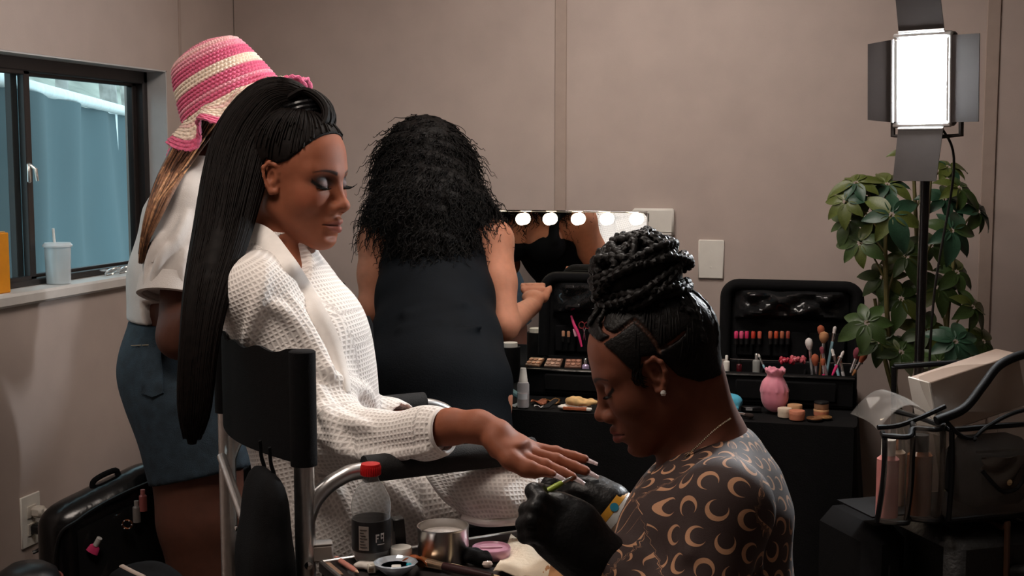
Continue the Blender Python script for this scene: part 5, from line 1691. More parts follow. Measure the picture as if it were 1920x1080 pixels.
# ---- soft makeup cases with open lids
def soft_case(label, x0, x1, y0, y1, h, lid_h, lean, pockets):
    t = thing('makeup_case', label, 'makeup case', ((x0 + x1) / 2, (y0 + y1) / 2, Z0), 'open makeup cases')
    mb = MB(); th_ = .014
    xc, yc, W_, D_ = (x0 + x1) / 2, (y0 + y1) / 2, x1 - x0, y1 - y0
    mb.box(V(xc, yc, Z0 + .007), (W_, D_, .014), bevel=.006)
    for c, sz in ((V(xc, y0 + th_ / 2, Z0 + h / 2), (W_, th_, h)), (V(xc, y1 - th_ / 2, Z0 + h / 2), (W_, th_, h)), (V(x0 + th_ / 2, yc, Z0 + h / 2), (th_, D_, h)), (V(x1 - th_ / 2, yc, Z0 + h / 2), (th_, D_, h))):
        mb.box(c, sz, bevel=.005)
    bd_ = mb.build('case_body', M_blackfab, t)
    for x in (x0 + W_ * .3, x0 + W_ * .62):
        MB().box(V(x, yc, Z0 + h * .45), (.006, D_ - .03, h * .7), bevel=.002).build('divider', M_blackfab, bd_)
    MB().tube([V(x0 + .005, y0 - .002, Z0 + h - .006), V(x1 - .005, y0 - .002, Z0 + h - .006)], .004, 8).build('zip_edge', M_blackgloss, bd_)
    MB().box(V(xc, y0 - .004, Z0 + h * .5), (W_ * .72, .008, h * .6), bevel=.004).build('front_pocket', M_blackfab, bd_)
    # lid: a shallow tray with rounded top corners
    ca, sa = math.cos(lean), math.sin(lean)
    R3 = np.stack([V(1, 0, 0), V(0, sa, ca), V(0, -ca, sa)], 1)      # x right, y up the lid, z towards the camera
    org = V(xc, y1 + .004, Z0 + h)
    rc = .035; a_, b_ = W_ / 2, lid_h
    out = [(-a_, 0), (a_, 0)] + [(a_ - rc + rc * math.cos(q), b_ - rc + rc * math.sin(q)) for q in np.linspace(0, PI / 2, 7)] + [(-a_ + rc + rc * math.cos(q), b_ - rc + rc * math.sin(q)) for q in np.linspace(PI / 2, PI, 7)]
    lid = MB().prism(out, org, R3, .010).build('lid', M_blackfab, t)
    rim = [org + R3 @ V(p[0], p[1], .018) for p in out[1:] + [out[0]]]
    MB().tube(rim, .016, 10).build('lid_rim', M_blackfab, lid)
    # crumpled clear film over the upper half
    P = []
    for i in range(29):
        row = []
        for j in range(15):
            u, w_ = i / 28, j / 14
            zz = .030 + .014 * math.sin(u * 7 + 3 * w_) * math.sin(w_ * 5 + u * 4) + .009 * math.sin(u * 17 - 9 * w_) + .005 * math.sin(u * 31 + 13 * w_)
            edge = min(u, 1 - u, w_, 1 - w_)
            row.append(org + R3 @ V((u - .5) * (W_ - .05), lid_h * (.54 + .41 * w_), .012 + zz * min(1, edge * 6)))
        P.append(row)
    MB().sheet(P, .0015).build('clear_pocket', clear_mat('clear_vinyl_dark', (.02, .02, .021, 1), .45, .05, (.75, .75, .75, 1), .3), lid)
    n = pockets
    for k in range(n):
        px_ = -W_ / 2 + .03 + (W_ - .06) * (k + .5) / n
        MB().box(org + R3 @ V(px_, lid_h * .22, .014), ((W_ - .07) / n, lid_h * .34, .012), R3, .004).build('pocket', M_blackfab, lid)
    return t, org, R3
def small(name, label, cat, loc, group=None):
    return thing(name, label, cat, loc, group)
# right case
cy0, cy1 = 3.30, 3.52
x0, x1 = QY(1338, 668, cy0)[0], QY(1612, 668, cy0)[0]; hR = QY(1480, 702, cy0)[2] - Z0
xl0, xl1 = QY(1368, 560, cy1 + .02)[0], QY(1606, 560, cy1 + .02)[0]
lidR = QY(1480, 533, cy1 + .05)[2] - Z0 - hR
cR, orgR, R3R = soft_case('open black makeup case full of brushes in front of the plant', (x0 + xl0) / 2, (x1 + xl1) / 2, cy0, cy1, hR, lidR, .10, 6)
# left case, partly behind the braided bun
x0, x1 = QY(972, 690, cy0)[0], QY(1250, 690, cy0)[0]; hL = QY(1080, 692, cy0)[2] - Z0
lidL = QY(1080, 518, cy1 + .05)[2] - Z0 - hL
cL, orgL, R3L = soft_case('open black makeup case below the lit mirror', x0 + .02, x1, cy0, cy1, hL, lidL, .10, 5)

# ---- makeup brushes
def on_y(px, py, Y): return QY(px, py, Y)
M_ferr = mat('silver_ferrule', (.75, .76, .78, 1), .2, 1.0, noise=.05)
def brush(label, a, b, hcol, bcol, hr=.0045, br=.008, bl=.028, shape='round', group='brushes in the right case'):
    """a: handle end, b: bristle end (world)"""
    d = nrm(b - a); M = frame(d); L = np.linalg.norm(b - a)
    t = thing('makeup_brush', label, 'brush', a, group)
    MB().lathe([(0, 0), (hr * .6, .002), (hr * .85, L * .15), (hr, L - bl - .03), (hr * .9, L - bl - .022)], a, 10, M).build('handle', hcol, t)
    MB().lathe([(hr * .92, L - bl - .022), (hr * 1.1, L - bl - .002), (hr * 1.15, L - bl)], a, 12, M).build('ferrule', M_ferr, t)
    if shape == 'round':
        pr_ = [(hr * 1.1, L - bl), (br * .85, L - bl * .7), (br, L - bl * .4), (br * .8, L - bl * .12), (br * .3, L), (0, L + .001)]
    else:
        pr_ = [(hr * 1.1, L - bl), (br * .8, L - bl * .5), (br * .5, L - bl * .2), (.0005, L)]
    MB().lathe(pr_, a, 12, M).build('bristles', bcol, t)
    return t
mk = lambda n, c, r=.35, me=0.0: mat(n, c, r, me, noise=.08)
H_black, H_white, H_pink, H_silver, H_wood, H_teal = mk('brush_black', (.005, .005, .005, 1)), mk('brush_white', srgb(225, 220, 222)), mk('brush_pink', srgb(226, 60, 120)), mk('brush_silver', (.7, .72, .75, 1), .2, .8), mk('brush_wood', srgb(150, 100, 60)), mk('brush_pale_blue', srgb(160, 205, 220))
B_brown, B_rose, B_orange, B_tan, B_white, B_dark = mk('bristle_brown', srgb(110, 62, 48), .9), mk('bristle_rose', srgb(130, 60, 72), .9), mk('bristle_rust', srgb(160, 84, 56), .9), mk('bristle_tan', srgb(176, 126, 88), .9), mk('bristle_white', srgb(215, 208, 205), .9), mk('bristle_dark', srgb(40, 28, 24), .9)
bl_ = [  # (handle px, tip px, depth Y, materials, label)
    ((1594, 700, 1612, 652), 3.335, H_silver, B_rose, .012, 'rose-tipped fluffy brush leaning out at the right end of the case'),
    ((1598, 705, 1624, 660), 3.33, H_wood, B_orange, .009, 'rust-tipped brush beside the rose one at the case end'),
    ((1560, 705, 1582, 658), 3.34, H_silver, B_white, .004, 'brush with a bright pink handle standing in the case'),
    ((1548, 712, 1566, 612), 3.42, H_silver, B_white, .005, 'tall pale blue brush rising highest out of the right case'),
    ((1556, 716, 1538, 610), 3.45, H_black, B_orange, .010, 'dark brush with a rust head at the back of the case'),
    ((1536, 716, 1546, 622), 3.40, H_wood, B_tan, .013, 'broad tan powder brush at the back of the case'),
    ((1524, 716, 1516, 634), 3.37, H_silver, B_white, .010, 'white domed brush with a silver handle near the case middle'),
    ((1552, 716, 1540, 650), 3.35, H_white, B_rose, .006, 'white handled brush with a small rose tip'),
    ((1530, 716, 1528, 664), 3.35, H_black, B_orange, .010, 'short brush with an orange head low in the case'),
    ((1575, 716, 1560, 654), 3.37, H_teal, B_white, .004, 'thin pale blue eye brush in the case'),
    ((1545, 716, 1543, 672), 3.33, H_pink, B_orange, .007, 'small pink and orange brush at the front of the case'),
    ((1584, 716, 1573, 668), 3.36, H_white, B_brown, .005, 'thin white brush with a brown tip in the case')]
for (pp, Y, hm, bm_, br, lb) in bl_:
    brush(lb, on_y(pp[0], pp[1], Y), on_y(pp[2], pp[3], Y + .01), H_pink if 'bright pink' in lb else (H_teal if 'tall pale' in lb else hm), bm_, .0042, br, .030 if br > .007 else .018)
# lip colours in the lid pockets of the right case
for px, col, lb in ((1380, (214, 60, 110), 'hot pink'), (1390, (222, 90, 130), 'pale pink'), (1400, (200, 50, 96), 'raspberry'), (1412, (196, 62, 48), 'brick red'), (1424, (206, 96, 76), 'coral'), (1444, (176, 92, 66), 'terracotta'), (1455, (190, 74, 44), 'burnt orange'), (1466, (168, 96, 70), 'caramel'), (1477, (150, 66, 54), 'rust')):
    c = QY(px, 645, cy1 - .022); z1 = QY(px, 621, cy1 - .022)[2]
    t = thing('lip_colour', lb + ' lip colour tube in a lid pocket of the right case', 'lip colour', c, 'lip colours in the lid pockets')
    MB().lathe([(0, 0), (.0062, 0), (.0062, (z1 - c[2]) * .45), (.0045, (z1 - c[2]) * .45)], c, 12).build('tube', M_blackplastic, t)
    MB().lathe([(.0052, (z1 - c[2]) * .45), (.0056, (z1 - c[2]) * .5), (.0056, (z1 - c[2]) - .002), (.004, z1 - c[2]), (0, z1 - c[2])], c, 12).build('cap', mk('lip_%s' % lb.replace(' ', '_'), srgb(*col)), t)
# small bottles standing in the right case
def bottle(name, label, cat, base, h, r, body, capm, group=None, neck=.4, ch=.3):
    t = thing(name, label, cat, base, group)
    MB().lathe([(0, 0), (r * .92, 0), (r, .003), (r, h * .62), (r * .85, h * .68), (r * neck, h * .72), (r * neck, h * .74)], base, 18).build('bottle_body', body, t)
    MB().lathe([(r * neck * 1.15, h * .72), (r * neck * 1.15, h * .98), (r * neck * .9, h), (0, h)], base, 16).build('cap', capm, t)
    return t
def stand(px, py, Y):
    return QY(px, py, Y)
bottle('small_bottle', 'small white dropper bottle at the left end of the right case', 'bottle', stand(1362, 700, 3.36), .048, .0085, M_white, M_white)
bottle('small_bottle', 'little dark red bottle beside the white one in the right case', 'bottle', stand(1386, 702, 3.36), .040, .0075, mk('dark_red_glass', srgb(70, 14, 22), .15), M_blackplastic)
bottle('small_bottle', 'clear grey bottle with silver cap in the right case', 'bottle', stand(1418, 702, 3.36), .055, .010, clear_mat('grey_clear', (.5, .52, .5, 1), .4), mk('silver_cap', (.7, .72, .72, 1), .2, .9))
pen = QY(1432, 690, 3.35)
brush('slim light blue pencil brush leaning in the right case', QY(1434, 692, 3.35), QY(1422, 664, 3.36), H_teal, B_white, .0028, .003, .008)
# red scrunched ribbon in the case
for k, (px, py, lb) in enumerate(((1476, 676, 'red satin scrunchie in the right case'), (1496, 674, 'dusty pink scrunchie beside the red one'))):
    c = QY(px, py, 3.36)
    pts = [c + V(.016 * math.cos(a), .012 * math.sin(a), .004 * math.sin(3 * a)) for a in np.linspace(0, 2 * PI, 41)[:-1]]
    o = MB().tube(pts, [.0055 + .0018 * math.sin(i * 1.9) for i in range(40)], 8, closed=True).build('scrunchie', mk('satin_%d' % k, srgb(*((170, 40, 60), (190, 90, 100))[k]), .4), None)
    tag(o, lb, 'scrunchie')

# ---- on the table in front of the right case
c = QY(1452, 770, 3.22)
c[2] = Z0
G = Field(c - V(.06, .06, .012), c + V(.06, .06, .14), .0035)
G.ell(c + V(0, 0, .040), V(.034, .030, .040), None, .01); G.ell(c + V(-.004, 0, .066), V(.030, .027, .028), None, .015)
G.cone(c + V(0, 0, .085), c + V(0, 0, .096), .015, .013, .012)
for k in range(12):
    a = k * PI / 6 + .2
    G.cone(c + V(.012 * math.cos(a), .012 * math.sin(a), .094), c + V(.022 * math.cos(a), .020 * math.sin(a), .107 + .004 * math.sin(k * 2.2)), .005, .0055, .004)
    G.cone(c + V(.018 * math.cos(a), .016 * math.sin(a), .086), c + V(.036 * math.cos(a), .031 * math.sin(a), .055), .003, .0015, .006)
v, f = G.mesh()
v[:, 2] = np.maximum(v[:, 2], Z0)
pk = thing('satin_pouch', 'pink satin drawstring pouch standing on the black table', 'pouch', c)
po = link_mesh('pouch_body', v, f, mat('pink_satin', srgb(226, 140, 160), .42, noise=.08, nscale=40, sheen=.3), pk)
MB().tube([c + V(.018 * math.cos(a), .016 * math.sin(a), .090) for a in np.linspace(0, 2 * PI, 33)[:-1]], .0022, 6, closed=True).build('drawstring', mk('pink_cord', srgb(220, 100, 130)), pk)
# blue packet
c = QY(1362, 768, 3.20); c[2] = Z0
G = Field(c - V(.07, .06, .01), c + V(.07, .06, .08), .0035)
G.ell(c + V(0, 0, .022), V(.036, .026, .022), rotz(.3), .01); G.ell(c + V(.016, 0, .026), V(.024, .022, .018), None, .01)
for k in range(7):
    G.cone(c + V(-.03 + .01 * k, -.02, .012), c + V(-.026 + .009 * k, .0, .046 - .003 * abs(k - 3)), .004, .002, .006)
v, f = G.mesh(); v[:, 2] = np.maximum(v[:, 2], Z0)
bp_ = thing('blue_packet', 'crumpled light blue packet behind the neck of the person with braids', 'packet', c)
link_mesh('packet_body', v, f, mat('blue_foil', srgb(88, 178, 208), .25, noise=.12, nscale=30, bump=.3, bscale=60), bp_)
MB().box(c + V(-.004, -.021, .036), (.018, .002, .010), rotx(-.5), .0005).build('white_print', M_white, bp_)
# jars and compacts
def jar(label, px, py, Y, r, h, lidc, bodyc, cat='jar', name='cosmetic_jar', lidh=.4, zoff=0.0):
    c = QY(px, py, Y); c[2] = Z0 + zoff
    t = thing(name, label, cat, c)
    MB().lathe([(0, 0), (r * .97, 0), (r, .002), (r, h * (1 - lidh))], c, 24).build('jar_body', bodyc, t)
    MB().lathe([(r * 1.03, h * (1 - lidh)), (r * 1.03, h - .002), (r * .98, h), (0, h)], c, 24).build('lid', lidc, t)
    return t
pl_beige, pl_blush, pl_ivory = mk('beige_cream', srgb(206, 160, 118), .4), mk('blush_cream', srgb(206, 132, 104), .4), mk('ivory_lid', srgb(224, 206, 184), .4)
jar('ivory jar with pale lid beside the pink pouch', 1471, 783, 3.17, .017, .022, pl_ivory, pl_ivory)
jar('peach jar standing behind the ivory one', 1490, 776, 3.20, .018, .026, pl_beige, pl_ivory)
jar('blush coloured jar in front of the peach one', 1494, 790, 3.145, .019, .022, pl_blush, pl_blush)
jar('round compact with a black rim and gold band, upper of the stack', 1540, 770, 3.21, .018, .019, M_blackplastic, mk('gold_beige', srgb(170, 132, 104), .3, .3), 'compact', 'powder_compact', .25, .016)
jar('tan powder compact at the bottom of the little stack', 1540, 770, 3.21, .0185, .016, pl_beige, pl_blush, 'compact', 'powder_compact', .3)
jar('flat bronze compact lying in front of the stack', 1527, 789, 3.145, .019, .007, mk('bronze_lid', srgb(150, 104, 72), .25, .5), M_blackplastic, 'compact', 'powder_compact')
jar('flat gold compact lying right of the bronze one', 1546, 783, 3.17, .018, .006, mk('gold_lid', srgb(186, 140, 92), .25, .6), M_blackplastic, 'compact', 'powder_compact')
brush('short brush with an orange-brown wooden handle lying behind the neck', QY(1372, 772, 3.16) * V(1, 1, 0) + V(0, 0, Z0 + .006), QY(1412, 792, 3.125) * V(1, 1, 0) + V(0, 0, Z0 + .006), mk('amber_wood', srgb(190, 120, 60)), B_dark, .005, .007, .022, 'round', 'brushes on the table')
c = QY(1408, 774, 3.22); c[2] = Z0
t = thing('eyeliner_box', 'small black box with a grey label lying on the table', 'box', c)
MB().box(c + V(0, 0, .006), (.05, .022, .012), rotz(.1), .002).build('box_body', M_blackplastic, t)
MB().box(c + V(-.004, -.0115, .0065), (.016, .0012, .006), rotz(.1)).build('label', mk('grey_label', srgb(150, 150, 152)), t, False)

# ---- in and before the left case
for k, (px, py, w_, col, lb) in enumerate(((1003, 676, .042, (196, 140, 104), 'open tan eyeshadow palette at the left end of the left case'), (1038, 672, .045, (166, 128, 108), 'glittery taupe palette in the middle of the left case'), (1075, 674, .045, (160, 112, 92), 'bronze palette at the right of the left case'))):
    c = QY(px, py, 3.345); c[2] = Z0 + hL - .002
    t = thing('eyeshadow_palette', lb, 'palette', c, 'palettes in the left case')
    Mx = rotz(.15 * (k - 1)) @ rotx(.35)
    MB().box(c + V(0, 0, .008), (w_, .045, .008), Mx, .002).build('tray', mk('clear_tray_%d' % k, srgb(*[int(q * .7) for q in col]), .25), t)
    for i in range(3):
        for j in range(2):
            MB().lathe([(0, 0), (.0058, 0), (.0058, .002), (0, .0025)], c + V(0, 0, .008) + Mx @ V((i - 1) * .0135, (j - .5) * .018, .004), 12, Mx).build('pan', mk('pan_%d_%d' % (k, (i + j) % 2), srgb(*[min(255, q + 25 * ((i + j) % 2)) for q in col]), .4, .2), t)
bottle('small_bottle', 'lilac-capped silver bottle at the forehead of the person with braids', 'bottle', V(*QY(1098, 700, 3.33)[:2], Z0 + hL - .03), .055, .010, mk('lilac_silver', srgb(190, 170, 205), .2, .5), M_ferr)
# tools in the lid of the left case
for px, py, ln, m_, lb in ((1056, 640, .03, mk('beige_stick', srgb(190, 140, 110)), 'beige concealer stick in a lid pocket of the left case'), (1066, 642, .032, mk('tan_stick', srgb(176, 124, 92)), 'tan concealer stick beside the beige one')):
    c = QY(px, py, cy1 - .024)
    t = thing('concealer_stick', lb, 'concealer', c)
    MB().lathe([(0, 0), (.005, 0), (.005, ln * .5)], c, 12).build('tube', M_blackplastic, t); MB().lathe([(.0047, ln * .5), (.0047, ln - .002), (.003, ln), (0, ln)], c, 12).build('cap', m_, t)
a_, b_ = QY(1071, 592, cy1 - .02), QY(1088, 650, cy1 - .035)
t = thing('pink_razor', 'bright pink brow razor hanging in the left case lid', 'razor', b_)
d = b_ - a_
mb = MB(); mb.tube(spline([a_, a_ + d * .3 + V(.002, -.004, 0), a_ + d * .6 + V(.006, -.003, 0), b_ + V(.004, 0, 0)], 16), np.r_[np.linspace(.003, .0048, 8), np.linspace(.0048, .003, 8)], 8)
mb.build('handle', H_pink, t)
MB().box(a_ + d * .55 + V(-.003, -.002, 0), (.008, .003, .022), roty(-.25), .001).build('guard', mk('pale_pink', srgb(235, 170, 190)), t)
c = QY(1096, 610, cy1 - .03)
t = thing('small_scissors', 'small scissors with red-rimmed finger loops in the left case lid', 'scissors', c)
for s_ in (-1, 1):
    MB().tube([c + V(s_ * .008 + .008 * math.cos(a), 0, .009 * math.sin(a)) for a in np.linspace(0, 2 * PI, 21)[:-1]], .0018, 6, closed=True).build('finger_loop', mk('red_chrome', srgb(150, 60, 66), .2, .5), t)
    MB().tube([c + V(s_ * .004, 0, -.008), c + V(0, 0, -.02), c + V(-s_ * .003, 0, -.042)], [.002, .0018, .0006], 6).build('blade', M_ferr, t)
c = QY(1114, 604, cy1 - .03)
t = thing('tweezers', 'silver tweezers standing right of the scissors', 'tweezers', c)
for s_ in (-1, 1):
    MB().tube([c + V(s_ * .004, 0, .014), c + V(s_ * .0045, 0, -.01), c + V(s_ * .001, 0, -.05)], [.0025, .003, .0012], 6).build('arm', M_ferr, t)
# spray bottle and neighbours
c = QY(981, 779, 3.125); c[2] = Z0
t = thing('spray_bottle', 'clear setting spray bottle with white cap at the table front edge', 'bottle', c)
MB().lathe([(0, 0), (.0145, 0), (.0155, .003), (.0155, .058), (.0135, .064), (.009, .066)], c, 22).build('bottle_body', clear_mat('clear_spray', (.72, .70, .72, 1), .35, .12), t)
MB().lathe([(0, .002), (.0135, .002), (.0135, .036), (0, .036)], c, 18).build('liquid', clear_mat('pinkish_liquid', (.7, .58, .56, 1), .35, .1), t)
MB().lathe([(.0115, .064), (.0115, .070), (.0105, .074), (.0078, .098), (.0072, .101), (0, .101)], c, 20).build('cap', M_white, t)
MB().lathe([(.0157, .022), (.0157, .036)], c, 20, None, 1, 1, -2.4, -.6).build('label', mk('frost_label', srgb(205, 208, 212)), t)
c = QY(1082, 778, 3.125); c[2] = Z0
def lump(name, label, cat, c, blobs, m, cut=True):
    lo = np.min([np.array(b[0]) - b[1] for b in blobs], 0) - .02; hi = np.max([np.array(b[0]) + b[1] for b in blobs], 0) + .02
    G = Field(c + lo, c + hi, .003)
    for q, r_ in blobs: G.ell(c + V(*q), V(*r_), None, .008)
    G.noise(.0014, 220, 5)
    v, f = G.mesh()
    if cut: v[:, 2] = np.maximum(v[:, 2], c[2] + .0005)
    t = thing(name, label, cat, c)
    link_mesh(name + '_body', v, f, m, t)
    return t
t = lump('cotton_pad', 'stained cotton pad folded on the white one at the table front', 'cotton pad', c + V(.006, 0, .012), [((0, 0, .008), (.036, .018, .010)), ((-.012, 0, .012), (.022, .016, .009)), ((.034, 0, .010), (.012, .012, .006))], mat('stained_cotton', srgb(216, 176, 120), .9, noise=.35, nscale=45))
lump('cotton_pad', 'clean white cotton pad lying below the stained one', 'cotton pad', c + V(-.002, .002, 0), [((-.01, 0, .006), (.038, .018, .007)), ((.02, 0, .006), (.02, .016, .006))], mat('white_cotton', srgb(224, 218, 210), .9, noise=.06, nscale=60))
c2 = QY(1078, 785, 3.112); c2[2] = Z0
t = thing('makeup_pencil', 'rust coloured flat makeup stick at the very front of the table', 'pencil', c2)
MB().box(c2 + V(0, 0, .005), (.062, .010, .009), rotz(.03), .002).build('barrel', mk('rust_card', srgb(166, 92, 58), .5), t)
MB().box(c2 + V(.036, 0, .005), (.014, .010, .0085), rotz(.03), .002).build('cap', M_white, t)
c2 = QY(1024, 778, 3.13); c2[2] = Z0
t = thing('black_spatula', 'black pointed makeup spatula leaning on the cotton pads', 'spatula', c2)
MB().add([c2 + V(-.012, -.012, .001), c2 + V(.010, -.010, .004), c2 + V(.030, .010, .022), c2 + V(.018, .014, .022), c2 + V(-.012, -.012, -.002), c2 + V(.010, -.010, .001), c2 + V(.030, .010, .018), c2 + V(.018, .014, .018)], [(0, 1, 2, 3), (7, 6, 5, 4), (0, 4, 5, 1), (1, 5, 6, 2), (2, 6, 7, 3), (3, 7, 4, 0)]).build('blade', M_blackplastic, t)
for px, py, Y, w_, d_, col, lb in ((958, 775, 3.135, .030, .035, (196, 204, 206), 'white folded tissue beside the spray bottle at the black dress'), (1010, 778, 3.125, .022, .010, (190, 184, 180), 'small white card lying at the table edge')):
    c2 = QY(px, py, Y); c2[2] = Z0
    t = thing('paper_slip', lb, 'paper', c2)
    P = [[c2 + V((u - .5) * w_, (q - .5) * d_, .003 + .004 * math.sin(u * 4 + q * 3)) for q in np.linspace(0, 1, 7)] for u in np.linspace(0, 1, 9)]
    MB().sheet(P, .0015).build('sheet', mk('paper_%d' % px, srgb(*col), .8), t)
c2 = QY(962, 750, 3.2); c2[2] = Z0
t = thing('teal_brush_case', 'pale teal slanted case tip behind the spray bottle', 'case', c2)
MB().box(c2 + V(0, 0, .022), (.045, .02, .014), roty(.5), .004).build('case_shell', mk('pale_teal', srgb(130, 172, 176), .4), t)
MB().tube([c2 + V(-.024, -.008, .036), c2 + V(.024, -.008, .010)], .0015, 6).build('zip', M_blackplastic, t)
for px, py, Y, col, lb in ((1012, 766, 3.18, (170, 100, 70), 'copper foil compact behind the small white card'), (1036, 762, 3.20, (150, 110, 66), 'olive gold packet behind the cotton pads')):
    c2 = QY(px, py, Y); c2[2] = Z0
    t = thing('foil_packet', lb, 'packet', c2)
    P = [[c2 + V((u - .5) * .04, (q - .5) * .03, .005 + .005 * math.sin(u * 6 + q * 4)) for q in np.linspace(0, 1, 7)] for u in np.linspace(0, 1, 9)]
    MB().sheet(P, .003).build('foil', mk('foil_%d' % px, srgb(*col), .25, .6), t)
# white roll and dark bottle glimpsed behind the arm
c2 = QY(956, 646, 3.5); 
t = thing('white_roll', 'small white paper roll glimpsed beside the elbow of the curly-haired person', 'roll', V(c2[0], c2[1], Z0))
MB().lathe([(0, 0), (.03, 0), (.03, c2[2] - Z0 - .006), (0, c2[2] - Z0 - .006)], V(c2[0], c2[1], Z0), 20).build('holder', M_blackplastic, t)
MB().lathe([(.006, c2[2] - Z0 - .006), (.022, c2[2] - Z0 - .006), (.022, c2[2] - Z0 + .006), (.006, c2[2] - Z0 + .006)], V(c2[0], c2[1], Z0), 20).build('paper', M_white, t)
# black chair back and gooseneck seen between the robe and the dress
c2 = S2W(Q(678, 640, 2.66))
t = thing('umbrella_bag', 'slim black padded bag standing upright between the robe and the black dress', 'bag', V(c2[0], c2[1], 0))
zt_ = S2W(Q(678, 588, 2.66))[2]
MB().lathe([(0, 0), (.020, .002), (.023, .02), (.025, .3), (.026, zt_ - .06), (.024, zt_ - .02), (.018, zt_ - .006), (0, zt_)], V(c2[0], c2[1], 0), 20).build('bag_body', M_blackfab, t)
MB().tube(spline([V(c2[0] - .03, c2[1], zt_ - .08), V(c2[0] - .05, c2[1], zt_ - .2), V(c2[0] - .045, c2[1], zt_ - .4), V(c2[0] - .03, c2[1], zt_ - .5)], 16), .008, 8, flat=.3).build('shoulder_strap', M_blackfab, t)
MB().lathe([(.0262, 0), (.0272, .003), (.0272, .017), (.0262, .02)], V(c2[0], c2[1], zt_ - .16), 20).build('closing_band', M_blackgloss, t)
a_, b_ = QY(632, 544, 3.42), QY(646, 531, 3.42)
t = thing('gooseneck_mic', 'thin black gooseneck with a small dark tip rising behind the white robe', 'microphone', V(a_[0] - .12, 3.42, Z0))
MB().tube(spline([V(a_[0] - .12, 3.42, Z0), V(a_[0] - .12, 3.42, a_[2] - .12), V(a_[0] - .07, 3.42, a_[2] - .015), a_], 24), .0022, 8).build('gooseneck', M_black, t)
MB().lathe([(0, -.003), (.005, 0), (.0075, .008), (.0075, .026), (.005, .033), (0, .034)], a_ - nrm(b_ - a_) * .003, 14, frame(b_ - a_)).build('tip', M_blackfab, t)
MB().lathe([(0, 0), (.04, 0), (.04, .008), (.012, .014), (0, .014)], V(a_[0] - .12, 3.42, Z0), 20).build('base', M_black, t)

# =================================================================== LED panel light on its stand
lc = Q(1731, 150, 2.75)
ln = nrm(V(-.64, -.76, -.06)); lx = nrm(np.cross(V(0, 0, 1), ln)); 
if lx[0] < 0: lx = -lx
ly = np.cross(ln, lx); ly = ly if ly[2] > 0 else -ly
ML = np.stack([lx, ly, ln], 1)
L_ = lambda x, y, z=0: lc + ML @ V(x, y, z)
pw, ph = .100, .178
base_ = V(lc[0] + .004, lc[1] + .05, 0)
lt = thing('led_panel_light', 'lit LED panel lamp with four barn doors on a black stand before the plant', 'lamp', S2W(base_))
M_lampblk = mat('dark_grey_metal', srgb(46, 40, 38), .45, noise=.1, spec=.4)
MB(stage=True).box(L_(0, 0, -.02), (pw + .022, ph + .022, .036), ML, .005).build('lamp_housing', M_lampblk, lt)
MB(stage=True).box(L_(0, 0, .0005), (pw, ph, .004), ML).build('led_diffuser', mat('led_glow', (1, 1, 1, 1), .5, emit=(.93, .97, 1, 1), estr=310.0), lt, False)
mb = MB(stage=True)
for a, b, c_, d_ in ((0, ph / 2 + .007, pw + .03, .010), (0, -ph / 2 - .007, pw + .03, .010), (pw / 2 + .007, 0, .010, ph), (-pw / 2 - .007, 0, .010, ph)):
    mb.box(L_(a, b, .004), (c_, d_, .012), ML, .003)
mb.build('front_frame', mat('silver_frame', (.6, .6, .6, 1), .35, .8, noise=.05), lt)
def door(edge, w0, w1, length, ang, axis_):
    # flap hinged at the frame edge; ang measured from the panel plane towards the front
    if axis_ == 'y':
        s_ = edge; pts = [(-w0 / 2, 0), (w0 / 2, 0), (w1 / 2, length), (-w1 / 2, length)]
        o = L_(0, s_ * (ph / 2 + .014), .012)
        ey = ML @ V(0, s_ * math.cos(ang), math.sin(ang)); ex = ML @ V(1, 0, 0)
    else:
        s_ = edge; pts = [(-w0 / 2, 0), (w0 / 2, 0), (w1 / 2, length), (-w1 / 2, length)]
        o = L_(s_ * (pw / 2 + .014), 0, .012)
        ey = ML @ V(s_ * math.cos(ang), 0, math.sin(ang)); ex = ML @ V(0, 1, 0)
    ez = np.cross(ex, ey)
    fl_ = MB(stage=True).prism(pts, o, np.stack([ex, ey, ez], 1), .002).build('barn_door', M_lampblk, lt, False)
    MB(stage=True).tube([o - ex * w0 / 2, o + ex * w0 / 2], .0035, 8).build('hinge', MATS['silver_frame'], fl_)
door(1, .100, .096, .115, .28, 'y'); door(-1, .100, .096, .115, .28, 'y')
door(-1, .178, .164, .052, .32, 'x'); door(1, .182, .180, .072, .30, 'x')
# yoke, knob, stand
yk = [L_(-pw / 2 - .026, 0, -.02), L_(-pw / 2 - .026, -ph / 2 - .03, -.02), L_(0, -ph / 2 - .036, -.02), L_(pw / 2 + .026, -ph / 2 - .03, -.02), L_(pw / 2 + .026, 0, -.02)]
MB(stage=True).tube(yk, .006, 8).build('yoke', M_lampblk, lt)
for s_ in (-1, 1):
    MB(stage=True).lathe([(0, 0), (.012, 0), (.012, .012), (.009, .015), (0, .015)], L_(s_ * (pw / 2 + .028), -.0, -.02), 14, frame(lx * s_)).build('knob', M_blackplastic, lt)
topz = (lc + ML @ V(0, -ph / 2 - .036, -.02))
pole = [topz, V(topz[0], topz[1], 0) + V(0, 0, .75)]
MB(stage=True).tube([pole[0], pole[1]], .0105, 14).build('upper_pole', M_blackgloss, lt)
MB(stage=True).tube([pole[1] + V(0, 0, .06), V(topz[0], topz[1], .12)], .014, 14).build('lower_pole', M_blackgloss, lt)
MB(stage=True).lathe([(0, 0), (.02, 0), (.02, .05), (.012, .055), (0, .055)], pole[1] + V(0, 0, .02), 14).build('clamp_collar', M_blackplastic, lt)
